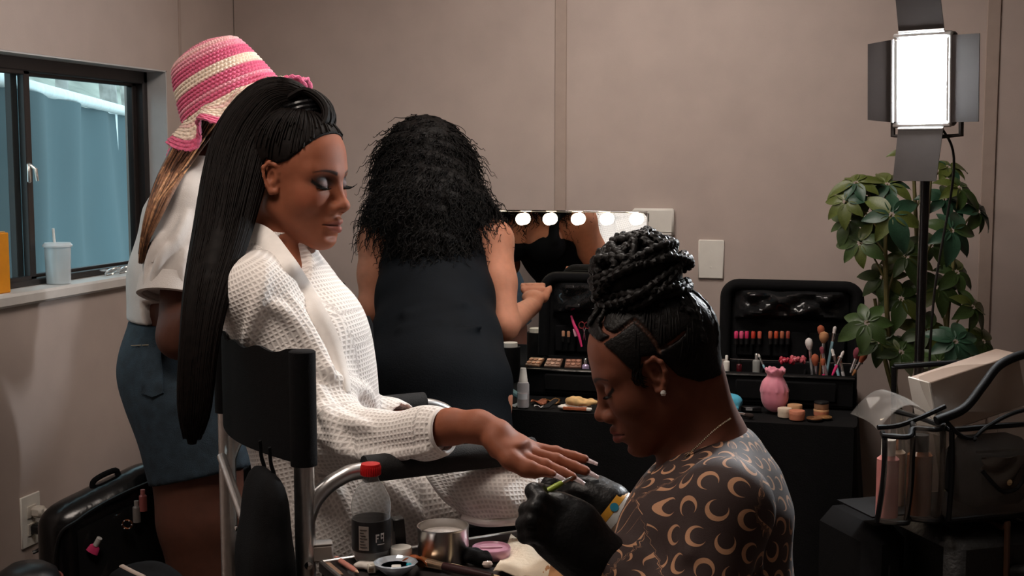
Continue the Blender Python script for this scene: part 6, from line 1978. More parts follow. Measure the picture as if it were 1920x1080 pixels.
for k in range(3):
    a = k * 2 * PI / 3 + PI / 2
    MB(stage=True).tube([V(topz[0], topz[1], .42), V(topz[0] + .13 * math.cos(a), topz[1] + .13 * math.sin(a), .015)], .009, 10).build('tripod_leg', M_blackgloss, lt)
    MB(stage=True).tube([V(topz[0], topz[1], .14), V(topz[0] + .085 * math.cos(a), topz[1] + .085 * math.sin(a), .16)], .006, 8).build('brace', M_blackgloss, lt)
cw_ = spline([L_(.02, -ph / 2, -.035), L_(.05, -ph / 2 - .1, -.05), V(topz[0] + .028, topz[1] - .0, 1.1), V(topz[0] + .022, topz[1], .8), V(topz[0] + .02, topz[1], .3), V(topz[0] + .03, topz[1] + .05, .01)], 40)
MB(stage=True).tube(cw_, .0028, 6).build('power_cable', M_blackplastic, lt)

# =================================================================== umbrella plant
pc0 = Q(1778, 700, 3.26); pz = V(pc0[0], pc0[1], 0)
pt_ = thing('umbrella_plant', 'tall potted umbrella plant behind the LED lamp stand', 'plant', S2W(pz))
MB(stage=True).lathe([(0, 0), (.12, 0), (.13, .01), (.155, .28), (.165, .285), (.165, .30), (.150, .30), (.146, .27), (0, .27)], pz, 28).build('pot', mat('brown_pot', srgb(70, 52, 42), .6, noise=.15), pt_)
MB(stage=True).lathe([(0, .275), (.147, .275)], pz, 24).build('soil', mat('potting_soil', srgb(40, 30, 24), .95, noise=.4, nscale=80), pt_)
def leaf_mat(nm, c0):
    m = mat(nm, c0, .38, noise=.22, nscale=25, spec=.5, bump=.12, bscale=90)
    return m
M_leaf = [leaf_mat('leaf_green', srgb(52, 72, 34)), leaf_mat('leaf_olive', srgb(76, 86, 36)), leaf_mat('leaf_deep', srgb(36, 66, 48))]
M_stem = mat('plant_stem', srgb(96, 90, 50), .6, noise=.2)
# leaflet mesh: pointed oval with a folded midrib and drooping tip, unit length along x
nv = 11; lv, lf = [], []
for i in range(nv):
    u = i / (nv - 1)
    wdt = .30 * math.sin(PI * min(1, u * .94 + .06)) ** .75 * (1 - .25 * u) if 0 < i < nv - 1 else .012
    zz = -.28 * u * u + .04 * math.sin(PI * u)
    lv += [(u, -wdt, zz + .05 * (1 if 0 < i < nv - 1 else 0)), (u, -wdt * .5, zz + .018), (u, 0, zz), (u, wdt * .5, zz + .018), (u, wdt, zz + .05 * (1 if 0 < i < nv - 1 else 0))]
for i in range(nv - 1):
    for j in range(4):
        lf.append((i * 5 + j, i * 5 + j + 1, (i + 1) * 5 + j + 1, (i + 1) * 5 + j))
leaf_me = []
for k in range(3):
    me = bpy.data.meshes.new('leaflet'); me.from_pydata(lv, [], lf); me.update()
    me.polygons.foreach_set('use_smooth', np.ones(len(me.polygons), dtype=bool)); me.materials.append(M_leaf[k]); leaf_me.append(me)
trunks = []
for k, (px, py) in enumerate(((1660, 420), (1745, 330), (1790, 470), (1640, 560), (1712, 300))):
    tp_ = Q(px, py, 3.24 + .03 * (k - 2)); b0 = pz + V(.03 * (k - 2), .03 * math.sin(k * 2), .27)
    pts = spline([b0, b0 * .6 + tp_ * .4 + V(.02 * math.sin(k * 3), .02, 0), b0 * .25 + tp_ * .75 + V(-.015, 0, 0), tp_], 20)
    trunks.append(pts)
    MB(stage=True).tube(pts, np.linspace(.010, .0045, 20), 8).build('stem', M_stem, pt_)
# (px, py, depth, leaflet length, tilt of the fan normal (r, f, z), green)
clus = [(1604, 342, 3.18, .060, (-.3, -.5, .8), 1), (1585, 378, 3.16, .058, (-.4, -.75, .5), 1), (1622, 368, 3.2, .060, (0, -.7, .7), 1), (1664, 345, 3.2, .066, (-.1, -.55, .8), 1),
        (1672, 402, 3.10, .078, (-.1, -.9, .45), 1), (1612, 455, 3.16, .062, (-.5, -.7, .4), 0), (1648, 440, 3.2, .06, (-.2, -.8, .5), 0), (1785, 432, 3.08, .070, (.2, -.85, .5), 2),
        (1800, 352, 3.2, .066, (.4, -.6, .7), 0), (1835, 395, 3.2, .062, (.6, -.6, .5), 2), (1770, 372, 3.22, .062, (.1, -.7, .7), 2), (1625, 605, 3.14, .068, (-.3, -.85, .4), 0), (1792, 640, 3.05, .064, (.1, -.8, .6), 2),
        (1700, 480, 3.18, .066, (-.1, -.8, .6), 0), (1712, 288, 3.28, .056, (0, -.6, .8), 1), (1778, 312, 3.26, .058, (.2, -.5, .8), 1), (1690, 560, 3.2, .066, (0, -.8, .5), 0), (1825, 575, 3.18, .064, (.5, -.7, .5), 0),
        (1845, 640, 3.2, .06, (.5, -.7, .5), 0), (1760, 540, 3.2, .064, (.1, -.8, .5), 0), (1650, 640, 3.2, .06, (-.2, -.8, .4), 0), (1735, 620, 3.2, .062, (0, -.8, .5), 0), (1690, 660, 3.18, .06, (0, -.8, .5), 0),
        (1760, 680, 3.14, .06, (.1, -.8, .5), 0), (1815, 690, 3.16, .06, (.3, -.8, .5), 0), (1590, 415, 3.2, .055, (-.5, -.6, .5), 0), (1745, 460, 3.24, .06, (.1, -.7, .6), 0), (1850, 690, 3.24, .055, (.5, -.6, .5), 0), (1655, 520, 3.22, .062, (-.3, -.7, .5), 0), (1795, 510, 3.22, .06, (.3, -.7, .5), 0)]
for ci, (px, py, d, ll, nn_, g) in enumerate(clus):
    c = Q(px, py, d + .02)
    allp = np.concatenate(trunks); dd = np.linalg.norm((allp - c) * V(1, 1, .6) + V(0, 0, .06), axis=1); s0 = allp[np.argmin(dd)]
    mid_ = (s0 + c) / 2 + V(0, .01, .02)
    stalk = MB(stage=True).tube(spline([s0, mid_, c], 10), np.linspace(.003, .002, 10), 6).build('leaf_stalk', M_stem, pt_)
    N3 = nrm(V(*nn_)); M3 = frame(N3, V(.2, 0, 1))
    n_l = 7 if ci % 3 else 8
    for k in range(n_l):
        a = 2 * PI * k / n_l + ci * .7
        dirv = M3 @ V(math.cos(a), math.sin(a), -.12 + .08 * math.sin(k * 5 + ci))
        x = nrm(dirv); z = nrm(N3 - x * np.dot(N3, x)); y = np.cross(z, x)
        sc_ = 1.12 * ll * (.82 + .25 * RNG.random()) * (1.0 if k % 2 else .9)
        o = bpy.data.objects.new('leaflet', leaf_me[g if RNG.random() < .75 else (g + 1) % 3]); COL.objects.link(o)
        W3 = np.stack([S2W(x * sc_), S2W(y * sc_), S2W(z * sc_)], 1)
        p = S2W(c + x * .006) 
        mtx = Matrix([[*W3[0], p[0]], [*W3[1], p[1]], [*W3[2], p[2]], [0, 0, 0, 1]])
        o.parent = stalk
        o.matrix_local = Matrix.Translation(-root_loc(stalk)) @ mtx

# =================================================================== clear bag on the trolley cases (right edge)
sc_top = .705
M_case = mat('black_case_shell', (.005, .005, .005, 1), .45, noise=.2, nscale=18, bump=.15, bscale=120)
M_leather = mat('brown_leather_trim', srgb(62, 38, 24), .5, noise=.2, nscale=40)
f0 = nrm(V(.96, .28, 0)); g0 = nrm(V(-.28, .96, 0))
# lower trolley case
tc0 = Q(1790, 950, 2.48); tb_ = V(tc0[0] + .165, tc0[1] + .15, 0)
MT = np.stack([f0, g0, V(0, 0, 1)], 1)
tr = thing('trolley_case', 'black trolley case with brown leather piping under the clear bag', 'suitcase', S2W(tb_))
MB(stage=True).box(tb_ + V(0, 0, .37), (.44, .25, .62), MT, .03).build('case_shell', M_case, tr)
for k, x in enumerate((-.10, -.02, .08, .14)):
    pts = [tb_ + MT @ V(x, -.127, .08), tb_ + MT @ V(x, -.127, .64), tb_ + MT @ V(x, -.10, .684), tb_ + MT @ V(x, .10, .684)]
    MB(stage=True).tube(spline(pts, 30), .006, 8).build('piping', M_leather if k < 2 else M_case, tr)
hp_ = spline([tb_ + MT @ V(-.085, -.13, .60), tb_ + MT @ V(-.07, -.165, .61), tb_ + MT @ V(-.03, -.165, .60), tb_ + MT @ V(-.015, -.13, .585)], 16)
MB(stage=True).tube(hp_, .013, 10).build('grab_handle', M_case, tr)
for x in (-.17, .17):
    MB(stage=True).lathe([(0, -.012), (.03, -.012), (.035, 0), (.03, .012), (0, .012)], tb_ + MT @ V(x, -.08, .035), 18, MT @ roty(PI / 2)).build('wheel', M_blackplastic, tr)
    MB(stage=True).box(tb_ + MT @ V(x, -.08, .065), (.04, .05, .03), MT, .008).build('wheel_housing', M_blackplastic, tr)
MB(stage=True).tube([tb_ + MT @ V(.02, -.15, .585), tb_ + MT @ V(.075, -.17, .25)], .011, 12).build('telescopic_tube', mat('grey_tube', (.35, .34, .34, 1), .35, .7, noise=.05), tr)
MB(stage=True).box(tb_ + MT @ V(.13, -.129, .60), (.02, .006, .04), MT, .002).build('orange_tag', mat('orange_label', srgb(130, 74, 24), .6, noise=.1), tr)
# second, narrower case beside it next to the table cloth
t2b = Q(1660, 985, 2.52); t2 = V(t2b[0], t2b[1] + .12, 0)
ca = thing('garment_case', 'narrow black soft case with a white tag between the table and the trolley case', 'suitcase', S2W(t2))
MB(stage=True).box(t2 + V(-.014, 0, .335), (.10, .22, .67), MT, .03).build('case_shell', M_blackfab, ca)
MB(stage=True).tube([t2 + MT @ V(-.02, -.115, .60), t2 + MT @ V(-.03, -.125, .50)], .003, 6).build('tag_string', M_blackfab, ca)
MB(stage=True).prism([(-.008, -.03), (.008, -.036), (.010, .02), (.0, .034), (-.006, .02)], t2 + MT @ V(-.032, -.128, .535), MT @ rotx(PI / 2) @ rotz(.25), .002).build('white_tag', M_white, ca, False)

# clear bag
cb = Q(1800, 945, 2.46); cbz = .702
bgl = V(cb[0], cb[1] + .10, cbz)
bag = thing('clear_vinyl_bag', 'clear vinyl makeup bag with black piping on the trolley case', 'bag', S2W(bgl))
M_vinyl = clear_mat('clear_vinyl', (.30, .28, .26, 1), .09, .05, (.92, .90, .88, 1))
M_pip = mat('black_piping', (.004, .004, .0045, 1), .6, noise=.15, spec=.2)
B3 = lambda x, y, z: bgl + MT @ V(x, y, z)
def film(P, nm, par): return MB(stage=True).sheet(P, .0014).build(nm, M_vinyl, par)
# body: x -.02..+.20 (right, beyond the picture), y -.10..+.10, z 0..0.20 ; front sheet slightly bulged
bx0, bx1, bd2, bh = -.055, .20, .10, .185
P = [[B3(bx0 + (bx1 - bx0) * u, -bd2 - .02 * math.sin(PI * u) * math.sin(PI * w_) + .004 * math.sin(9 * u + 5 * w_), .008 + bh * w_) for w_ in np.linspace(0, 1, 14)] for u in np.linspace(0, 1, 22)]
fr_ = film(P, 'front_panel', bag)
P = [[B3(bx0 + (bx1 - bx0) * u, bd2, .008 + (bh + .09) * w_) for w_ in np.linspace(0, 1, 10)] for u in np.linspace(0, 1, 12)]
film(P, 'back_panel', bag)
P = [[B3(bx0 - .012 * math.sin(PI * w_), -bd2 + 2 * bd2 * u, .008 + bh * w_) for w_ in np.linspace(0, 1, 10)] for u in np.linspace(0, 1, 10)]
film(P, 'side_panel', bag)
P = [[B3(bx1, -bd2 + 2 * bd2 * u, .008 + bh * w_) for w_ in np.linspace(0, 1, 8)] for u in np.linspace(0, 1, 8)]
film(P, 'side_panel', bag)
MB(stage=True).box(B3((bx0 + bx1) / 2, 0, .004), (bx1 - bx0, 2 * bd2, .006), MT, .002).build('bag_base', M_pip, bag)
for a_, b_ in (((bx0, -bd2, .008), (bx0, -bd2, bh)), ((bx1, -bd2, .008), (bx1, -bd2, bh)), ((bx0, -bd2, bh), (bx1, -bd2, bh)), ((bx0, -bd2, .008), (bx1, -bd2, .008)), ((bx0, -bd2, bh), (bx0, bd2, bh)), ((bx0, bd2, .008), (bx0, bd2, bh + .09)), ((bx0, bd2, bh + .09), (bx1, bd2, bh + .09)), ((bx0, -bd2, .008), (bx0, bd2, .008))):
    MB(stage=True).tube(spline([B3(*a_), (B3(*a_) + B3(*b_)) / 2 + V(.003, 0, .002), B3(*b_)], 10), .0055, 8).build('piping', M_pip, bag)
# round-fronted side pockets to the left
for k, (xa, xb) in enumerate(((-.185, -.125), (-.125, -.058))):
    P = []
    for u in np.linspace(0, 1, 16):
        a = PI * u
        xx = (xa + xb) / 2 - (xb - xa) / 2 * math.cos(a)
        P.append([B3(xx - .012 * (1 - w_) * (1 if k == 0 else .3), -.075 - .032 * math.sin(a) + .003 * math.sin(7 * w_ + 3 * u), .012 + (.165 + .02 * k) * w_) for w_ in np.linspace(0, 1, 12)])
    film(P, 'side_pocket', bag)
for x, zt_, sl in ((-.185, .165, -.012), (-.125, .185, -.008), (-.060, .195, -.002)):
    MB(stage=True).tube(spline([B3(x + sl, -.078, .010), B3(x + sl * .3, -.082, .09), B3(x, -.078, zt_), B3(x + .012, -.05, zt_ + .012)], 14), .0055, 8).build('piping', M_pip, bag)
for za in (.012, .178):
    MB(stage=True).tube(spline([B3(-.19, -.078, za), B3(-.155, -.108, za + .002), B3(-.125, -.08, za + .01 * (za > .1)), B3(-.09, -.108, za + .012 * (za > .1)), B3(-.058, -.08, za + .015 * (za > .1))], 24), .005, 8).build('piping', M_pip, bag)
P = [[B3(-.19 + .13 * u, -.05 + .13 * w_, .012) for w_ in np.linspace(0, 1, 4)] for u in np.linspace(0, 1, 6)]
MB(stage=True).sheet(P, .003).build('pocket_base', M_pip, bag)
# open flap to the left and the raised lid at the back right
P = [[B3(-.19 + .12 * u + .01 * math.sin(3 * w_), -.06 + .10 * w_, .185 + .045 * math.sin(PI * u * .9) + .012 * w_) for w_ in np.linspace(0, 1, 8)] for u in np.linspace(0, 1, 12)]
film(P, 'open_flap', bag)
MB(stage=True).tube(spline([B3(-.19, -.06, .19), B3(-.15, -.065, .192), B3(-.10, -.065, .205), B3(-.05, -.07, .225)], 16), .005, 8).build('flap_piping', M_pip, bag)
P = [[B3(-.075 + .30 * u, -.085 + .02 * math.sin(4 * u + 2 * w_) + .05 * w_, .20 + .02 * u + (.075 + .04 * u) * w_ + .006 * math.sin(8 * u)) for w_ in np.linspace(0, 1, 12)] for u in np.linspace(0, 1, 20)]
film(P, 'raised_lid', bag)
MB(stage=True).tube(spline([B3(-.09, -.10, .205), B3(-.03, -.10, .225), B3(.02, -.085, .262), B3(.07, -.07, .30), B3(.14, -.06, .318), B3(.24, -.06, .325)], 30), .009, 10).build('carry_strap', M_pip, bag)
MB(stage=True).tube(spline([B3(-.07, -.10, .205), B3(-.045, -.11, .178), B3(-.015, -.11, .17), B3(.02, -.108, .19), B3(.09, -.10, .212), B3(.2, -.095, .222)], 30), .004, 8).build('lid_piping', M_pip, bag)
MB(stage=True).lathe([(0, -.006), (.006, 0), (0, .008)], B3(-.012, -.112, .168), 8).build('zip_pull', M_pip, bag)
# snap pocket on the front
P = []
for u in np.linspace(0, 1, 14):
    P.append([B3(-.005 + .10 * u, -.128 - .012 * math.sin(PI * u) + .004 * math.sin(11 * u + 9 * w_), .135 - (.068 * math.sin(PI * (.12 + .76 * u))) * w_) for w_ in np.linspace(0, 1, 10)])
fp = MB(stage=True).sheet(P, .0016).build('snap_pocket_flap', clear_mat('smoked_vinyl', (.10, .085, .075, 1), .35, .08, (.6, .55, .5, 1)), bag)
MB(stage=True).tube([p[-1] + V(0, -.002, 0) for p in P], .004, 8).build('flap_piping', M_pip, fp)
MB(stage=True).lathe([(0, 0), (.005, 0), (.006, .002), (.003, .0035), (0, .004)], B3(.042, -.146, .088), 12, MT @ rotx(PI / 2)).build('snap', mat('brass_snap', (.75, .6, .35, 1), .25, 1.0), fp)
# contents
def inbag(name, label, cat, x, y, z, r, h, m, capm):
    c = B3(x, y, z)
    t = thing(name, label, cat, S2W(c))
    MB(stage=True).lathe([(0, 0), (r, 0), (r, h * .75), (r * .6, h * .8), (r * .6, h * .82)], c, 16).build('bottle_body', m, t)
    MB(stage=True).lathe([(r * .65, h * .8), (r * .65, h), (0, h)], c, 14).build('cap', capm, t)
inbag('lotion_bottle', 'pink lotion bottle in the leftmost pocket of the clear bag', 'bottle', -.162, -.055, .014, .021, .150, mk('pink_lotion', srgb(196, 128, 124)), M_white)
inbag('lotion_bottle', 'amber bottle in the second pocket of the clear bag', 'bottle', -.092, -.055, .014, .024, .155, mk('amber_bottle', srgb(120, 72, 44), .2), M_blackplastic)
inbag('lotion_bottle', 'cream bottle behind the amber one in the clear bag', 'bottle', -.10, .02, .014, .022, .14, mk('cream_bottle', srgb(170, 150, 130)), M_ferr)
c = B3(.09, -.02, .012)
t = thing('black_pouch', 'black pouch filling the front of the clear bag', 'pouch', S2W(c))
MB(stage=True).box(c + V(0, 0, .068), (.17, .11, .135), MT, .03).build('pouch_body', M_blackfab, t)
MB(stage=True).tube([c + MT @ V(-.07, -.056, .12), c + MT @ V(.07, -.056, .12)], .003, 6).build('zip', M_blackgloss, t)
c = B3(.05, .045, .160)
t = thing('cardboard_box', 'beige cardboard box sticking up out of the clear bag', 'box', S2W(c))
Mk = MT @ roty(-.24)
MB(stage=True).box(c + V(.03, 0, .07), (.21, .07, .11), Mk, .002).build('box_body', mat('beige_card', srgb(140, 120, 106), .7, noise=.06, nscale=30), t)
MB(stage=True).box(c + V(.03, 0, .07) + Mk @ V(-.107, 0, 0), (.004, .072, .112), Mk, .001).build('white_end', M_white, t)

# =================================================================== left corner: black bag, bundle, round cushion
lb0 = Q(205, 900, 2.99)
LBz = V(lb0[0], lb0[1], 0)
th0 = nrm(V(.80, .60, 0)); gh0 = nrm(V(-.60, .80, 0)); MBg = np.stack([th0, gh0, V(0, 0, 1)], 1)
bk = thing('black_set_bag', 'black glossy set bag with clear front pocket on the floor by the left wall', 'bag', S2W(LBz))
zt0 = Q(205, 905, 2.99)[2]
G = Field(LBz - V(.22, .22, .01), LBz + V(.22, .22, zt0 + .08), .009)
up_ = V(.0, .0, 1)
# rounded upright slab leaning, higher on the far side
for sx in (-.09, .0, .09):
    hgt = zt0 + sx * .33 - .055
    G.chain([LBz + MBg @ V(sx * .95, 0, .06), LBz + MBg @ V(sx, 0, hgt)], [.065, .06], .05, n=MBg[:, 0], sc=1.25)
v, f = G.mesh(); v[:, 2] = np.maximum(v[:, 2], .0)
link_mesh('bag_body', v, f, M_blackgloss, bk, stage=True)
BL = lambda x, y, z: LBz + MBg @ V(x, y, z)
hz_ = lambda x: zt0 + x * .33
P = [[BL(-.10 + .22 * u, -.070 - .004 * math.sin(5 * u + 4 * w_), hz_(-.10 + .22 * u) - .27 + .22 * w_) for w_ in np.linspace(0, 1, 12)] for u in np.linspace(0, 1, 14)]
MB(stage=True).sheet(P, .0015).build('clear_front_pocket', clear_mat('clear_vinyl_dark', (.015, .015, .016, 1), .25, .07), bk)
MB(stage=True).tube(spline([BL(-.04, 0, hz_(-.04) - .004), BL(-.035, 0, hz_(-.035) + .022), BL(.015, 0, hz_(.015) + .022), BL(.02, 0, hz_(.02) - .004)], 16), .007, 8).build('carry_handle', M_blackfab, bk)
MB(stage=True).tube(spline([BL(.15, -.01, hz_(.12) - .05), BL(.165, -.0, .45), BL(.17, -.0, .30), BL(.17, .0, .05)], 20), .012, 8, flat=.4).build('shoulder_strap', M_blackfab, bk)
MB(stage=True).tube(spline([BL(-.15, -.055, .1), BL(-.15, -.06, hz_(-.15) - .09), BL(-.09, -.065, hz_(-.09) - .025), BL(.06, -.065, hz_(.06) - .02), BL(.13, -.055, hz_(.13) - .06), BL(.15, -.05, .1)], 40), .004, 6).build('zip_edge', M_blackplastic, bk)
# little things behind the clear front
c = Q(178, 1025, 2.89)
t = thing('pink_capped_tube', 'little pink and white tube tucked in the black bag front', 'tube', S2W(c))
dv = nrm(V(.5, -.1, .85))
MB(stage=True).lathe([(0, -.018), (.011, -.016), (.009, 0), (.006, .004)], c, 12, frame(dv), 1.3, .5).build('tube_body', mk('magenta_plastic', srgb(206, 60, 110)), t)
MB(stage=True).lathe([(.0065, .004), (.0065, .024), (0, .025)], c, 12, frame(dv)).build('cap', mk('grey_white_cap', srgb(190, 186, 182)), t)
c = Q(238, 984, 2.92)
t = thing('sparkly_clip', 'small sparkling brooch on the black bag front', 'brooch', S2W(c))
for k in range(6):
    a = k * 1.05
    MB(stage=True).lathe([(0, -.003), (.003, 0), (0, .003)], c + V(.011 * math.cos(a), 0, .010 * math.sin(a)), 6).build('stone', M_chrome, t)
MB(stage=True).tube([c + V(.011 * math.cos(a), .004, .010 * math.sin(a)) for a in np.linspace(0, 2 * PI, 17)[:-1]], .0018, 6, closed=True).build('brooch_ring', mk('copper', srgb(150, 90, 60), .3, .9), t)
for px, py, col, lb in ((256, 955, (130, 124, 120), 'grey sample bottle seen in the black bag pocket'), (268, 934, (170, 96, 92), 'coral topped stick in the black bag pocket')):
    c = Q(px, py, 2.945)
    t = thing('sample_bottle', lb, 'bottle', S2W(c))
    MB(stage=True).lathe([(0, -.03), (.009, -.03), (.009, .005), (.005, .009)], c, 12).build('bottle_body', mk('sample_%d' % px, srgb(*col), .3), t)
    MB(stage=True).lathe([(.0055, .009), (.0055, .02), (0, .02)], c, 10).build('cap', mk('sample_cap_%d' % px, srgb(*[min(255, q + 25) for q in col])), t)
# dark bundle in front of the bag
c = Q(258, 1070, 2.58); cz_ = V(c[0], c[1], 0)
G = Field(cz_ - V(.16, .16, .01), cz_ + V(.16, .16, c[2] + .06), .010)
G.chain([cz_ + V(0, 0, .06), cz_ + V(.01, 0, c[2] - .035)], [.075, .055], .04, n=V(1, 0, 0), sc=1.25); G.ell(cz_ + V(.05, 0, c[2] - .05), V(.06, .05, .05), None, .03)
G.noise(.006, 45, 9)
v, f = G.mesh(); v[:, 2] = np.maximum(v[:, 2], 0)
t = thing('black_jacket_bundle', 'dark crumpled jacket heaped before the black bag', 'jacket', S2W(cz_))
link_mesh('jacket_body', v, f, M_blackfab, t, stage=True)
MB(stage=True).tube(spline([Q(228, 1061, 2.52), Q(245, 1070, 2.50), Q(270, 1082, 2.48)], 10), .006, 8, flat=.5).build('beige_drawcord', mk('beige_cord', srgb(150, 132, 120), .7), t)
# round cushion at the bottom left corner
c = Q(52, 1056, 2.56)
t = thing('waste_bin', 'small black round bin with a domed lid and maroon rim at the lower left corner', 'bin', S2W(V(c[0], c[1], 0)))
zc_ = c[2]
MB(stage=True).lathe([(0, 0), (.055, 0), (.058, .01), (.066, zc_ - .06), (.064, zc_ - .035)], V(c[0], c[1], 0), 32).build('bin_body', M_blackplastic, t)
MB(stage=True).lathe([(.062, zc_ - .035), (.055, zc_ - .016), (.035, zc_ - .003), (0, zc_)], V(c[0], c[1], 0), 32).build('lid', M_blackplastic, t)
MB(stage=True).tube([V(c[0] + .064 * math.cos(a), c[1] + .064 * math.sin(a), zc_ - .034) for a in np.linspace(0, 2 * PI, 41)[:-1]], .003, 6, closed=True).build('rim', mat('maroon_piping', srgb(110, 40, 28), .5, noise=.1), t)

# =================================================================== manicure table in the foreground
AZ = .799
a_, b_ = QZ(640, 1052, AZ), QZ(978, 1000, AZ)
te = nrm((b_ - a_) * V(1, 1, 0)); tn_ = nrm(V(te[1], -te[0], 0))       # along the far edge; towards the camera
T0 = a_ - te * .036 + tn_ * .012
TL, TD = .385, .40
MTt = np.stack([te, -tn_, V(0, 0, 1)], 1)
TP = lambda u, v_, z=0.0: T0 + te * u + tn_ * v_ + V(0, 0, z)
ctr_ = TP(TL / 2, TD / 2)
tt = thing('manicure_cart', 'small metal-edged cart table holding the manicure things', 'table', S2W(V(ctr_[0], ctr_[1], 0)))
MB(stage=True).box(TP(TL / 2, TD / 2, -.010), (TL, TD, .016), MTt, .003).build('cart_top', mat('dark_tray', srgb(62, 58, 58), .35, .3, noise=.12, nscale=30), tt)
for (u, v_, l, w_) in ((TL / 2, 0, TL, .008), (TL / 2, TD, TL, .008), (0, TD / 2, .008, TD), (TL, TD / 2, .008, TD)):
    MB(stage=True).box(TP(u, v_, .001), (l, w_, .018), MTt, .002).build('metal_rim', M_alu, tt)
for u in (.03, TL - .03):
    for v_ in (.03, TD - .03):
        MB(stage=True).tube([TP(u, v_, -.016), TP(u, v_, -AZ)], .010, 10).build('leg', M_black, tt)
AZ0 = AZ + .0015
def tz(px, py): return QZ(px, py, AZ0)
# soda bottle: clear plastic, dark drink, black label, red cap
c = tz(697, 1056)
sd = thing('soda_bottle', 'plastic soda bottle with a red cap and black label on the manicure cart', 'bottle', S2W(c))
rb_ = .0285
prof = [(0, .004), (.016, 0), (.022, .003), (.027, .012), (rb_, .02), (rb_, .078), (.0292, .082), (.0292, .092), (.027, .102), (.020, .116), (.0125, .126), (.0112, .130), (.0112, .136)]
MB(stage=True).lathe(prof, c, 36).build('bottle_body', clear_mat('pet_plastic', (.62, .62, .62, 1), .20, .06, (.93, .94, .94, 1), .15), sd)
MB(stage=True).lathe([(0, .006), (.021, .006), (.026, .014), (rb_ - .001, .022), (rb_ - .001, .070), (0, .070)], c, 32).build('cola', mat('cola', (.010, .005, .004, 1), .08, noise=.05), sd)
lbm = MB(stage=True).lathe([(rb_ + .0004, .024), (rb_ + .0008, .026), (rb_ + .0008, .068), (rb_ + .0004, .070)], c, 40).build('label', mat('black_label', (.012, .011, .012, 1), .4, noise=.1), sd)
ph0 = math.atan2(-1, 0)
def on_bottle(a, z, r_=rb_ + .0012): return c + V(r_ * math.cos(a), r_ * math.sin(a), z)
def patch(name, a0, a1, z0, z1, m, par, r_=rb_ + .0012):
    P = [[on_bottle(a0 + (a1 - a0) * u, z0 + (z1 - z0) * w_, r_) for w_ in (0, .5, 1)] for u in np.linspace(0, 1, 8)]
    return MB(stage=True).sheet(P, .0003).build(name, m, par)
nf = patch('nutrition_panel', ph0 - .55, ph0 - .02, .028, .064, mk('grey_print_panel', srgb(150, 138, 130), .5), lbm)
M_ptxt = mk('dark_print', srgb(60, 54, 52), .5)
for k in range(7):
    patch('print_line', ph0 - .48, ph0 - .10 - .08 * (k % 3), .0325 + .0043 * k, .0335 + .0043 * k, M_ptxt, lbm, rb_ + .0017)
# the white lettering at the right of the label ("Fa" like fragment)
M_wtxt = mk('white_print', srgb(222, 214, 212), .5)
for a0, a1, z0, z1 in ((.32, .37, .040, .052), (.37, .50, .0495, .052), (.37, .46, .045, .047), (.58, .62, .044, .053), (.62, .72, .0505, .053), (.72, .76, .040, .053), (.62, .72, .045, .047), (.40, .78, .0360, .0372)):
    patch('lettering', ph0 + a0, ph0 + a1, z0, z1, M_wtxt, lbm, rb_ + .0017)
mb = MB(stage=True).lathe([(.0135, .134), (.0148, .135), (.0148, .148), (.0138, .1515), (0, .152)], c, 28); cap = mb.build('cap', mat('red_cap', srgb(196, 24, 26), .35, noise=.04), sd)
for k in range(30):
    a = k * 2 * PI / 30
    mb_ = MB(stage=True).box(c + V(.0149 * math.cos(a), .0149 * math.sin(a), .1415), (.0012, .0010, .012), rotz(a), .0003).build('ridge', MATS['red_cap'], cap)
# black box standing behind the bottle
q = tz(748, 1040)
t = thing('black_polish_box', 'slim black box standing behind the soda bottle', 'box', S2W(q))
MB(stage=True).box(q + V(0, .0, .029), (.018, .022, .058), rotz(.3) @ roty(-.08), .0015).build('box_body', M_blackplastic, t)
MB(stage=True).box(q + V(-.002, -.0115, .030), (.010, .0008, .02), rotz(.3) @ roty(-.08)).build('print', mk('dim_white_print', srgb(110, 104, 102), .5), t, False)
# tin
q = tz(831, 1048)
tn0 = thing('metal_tin', 'open round metal tin on the manicure cart', 'tin', S2W(q))
rt = .0385
MB(stage=True).lathe([(0, 0), (rt * .97, 0), (rt, .003), (rt, .048), (rt * 1.015, .049), (rt * 1.015, .052), (rt * .97, .052), (rt * .965, .040), (rt * .965, .006)], q, 44).build('tin_wall', mat('tin_metal', (.52, .50, .48, 1), .28, 1.0, noise=.08, nscale=20), tn0)
MB(stage=True).lathe([(0, .040), (rt * .6, .0405), (rt * .964, .039)], q, 36).build('acrylic_powder', mat('grey_powder', srgb(178, 170, 164), .8, noise=.12, nscale=120, bump=.3, bscale=200), tn0)
# jar with white lid
q = tz(752, 1056)
t = thing('white_lid_jar', 'small peach jar with a white lid in front of the tin', 'jar', S2W(q))
MB(stage=True).lathe([(0, 0), (.0125, 0), (.0135, .003), (.0135, .012), (.013, .014)], q, 24).build('jar_body', mk('peach_gel', srgb(200, 130, 96), .25), t)
MB(stage=True).lathe([(.0165, .014), (.0165, .022), (.0155, .025), (.011, .0255), (0, .0245)], q, 26).build('lid', M_white, t)
# orange folded sachet
q = tz(776, 1062)
t = thing('orange_sachet', 'rust orange folded sachet beside the white-lidded jar', 'sachet', S2W(q))
P = [[q + V((u - .5) * .045, (w_ - .5) * .028, .003 + .016 * math.sin(PI * u) * (1 - .5 * w_) + .002 * math.sin(9 * u + 5 * w_)) for w_ in np.linspace(0, 1, 8)] for u in np.linspace(0, 1, 12)]
MB(stage=True).sheet(P, .002).build('sachet_body', mk('rust_foil', srgb(168, 88, 48), .4), t)
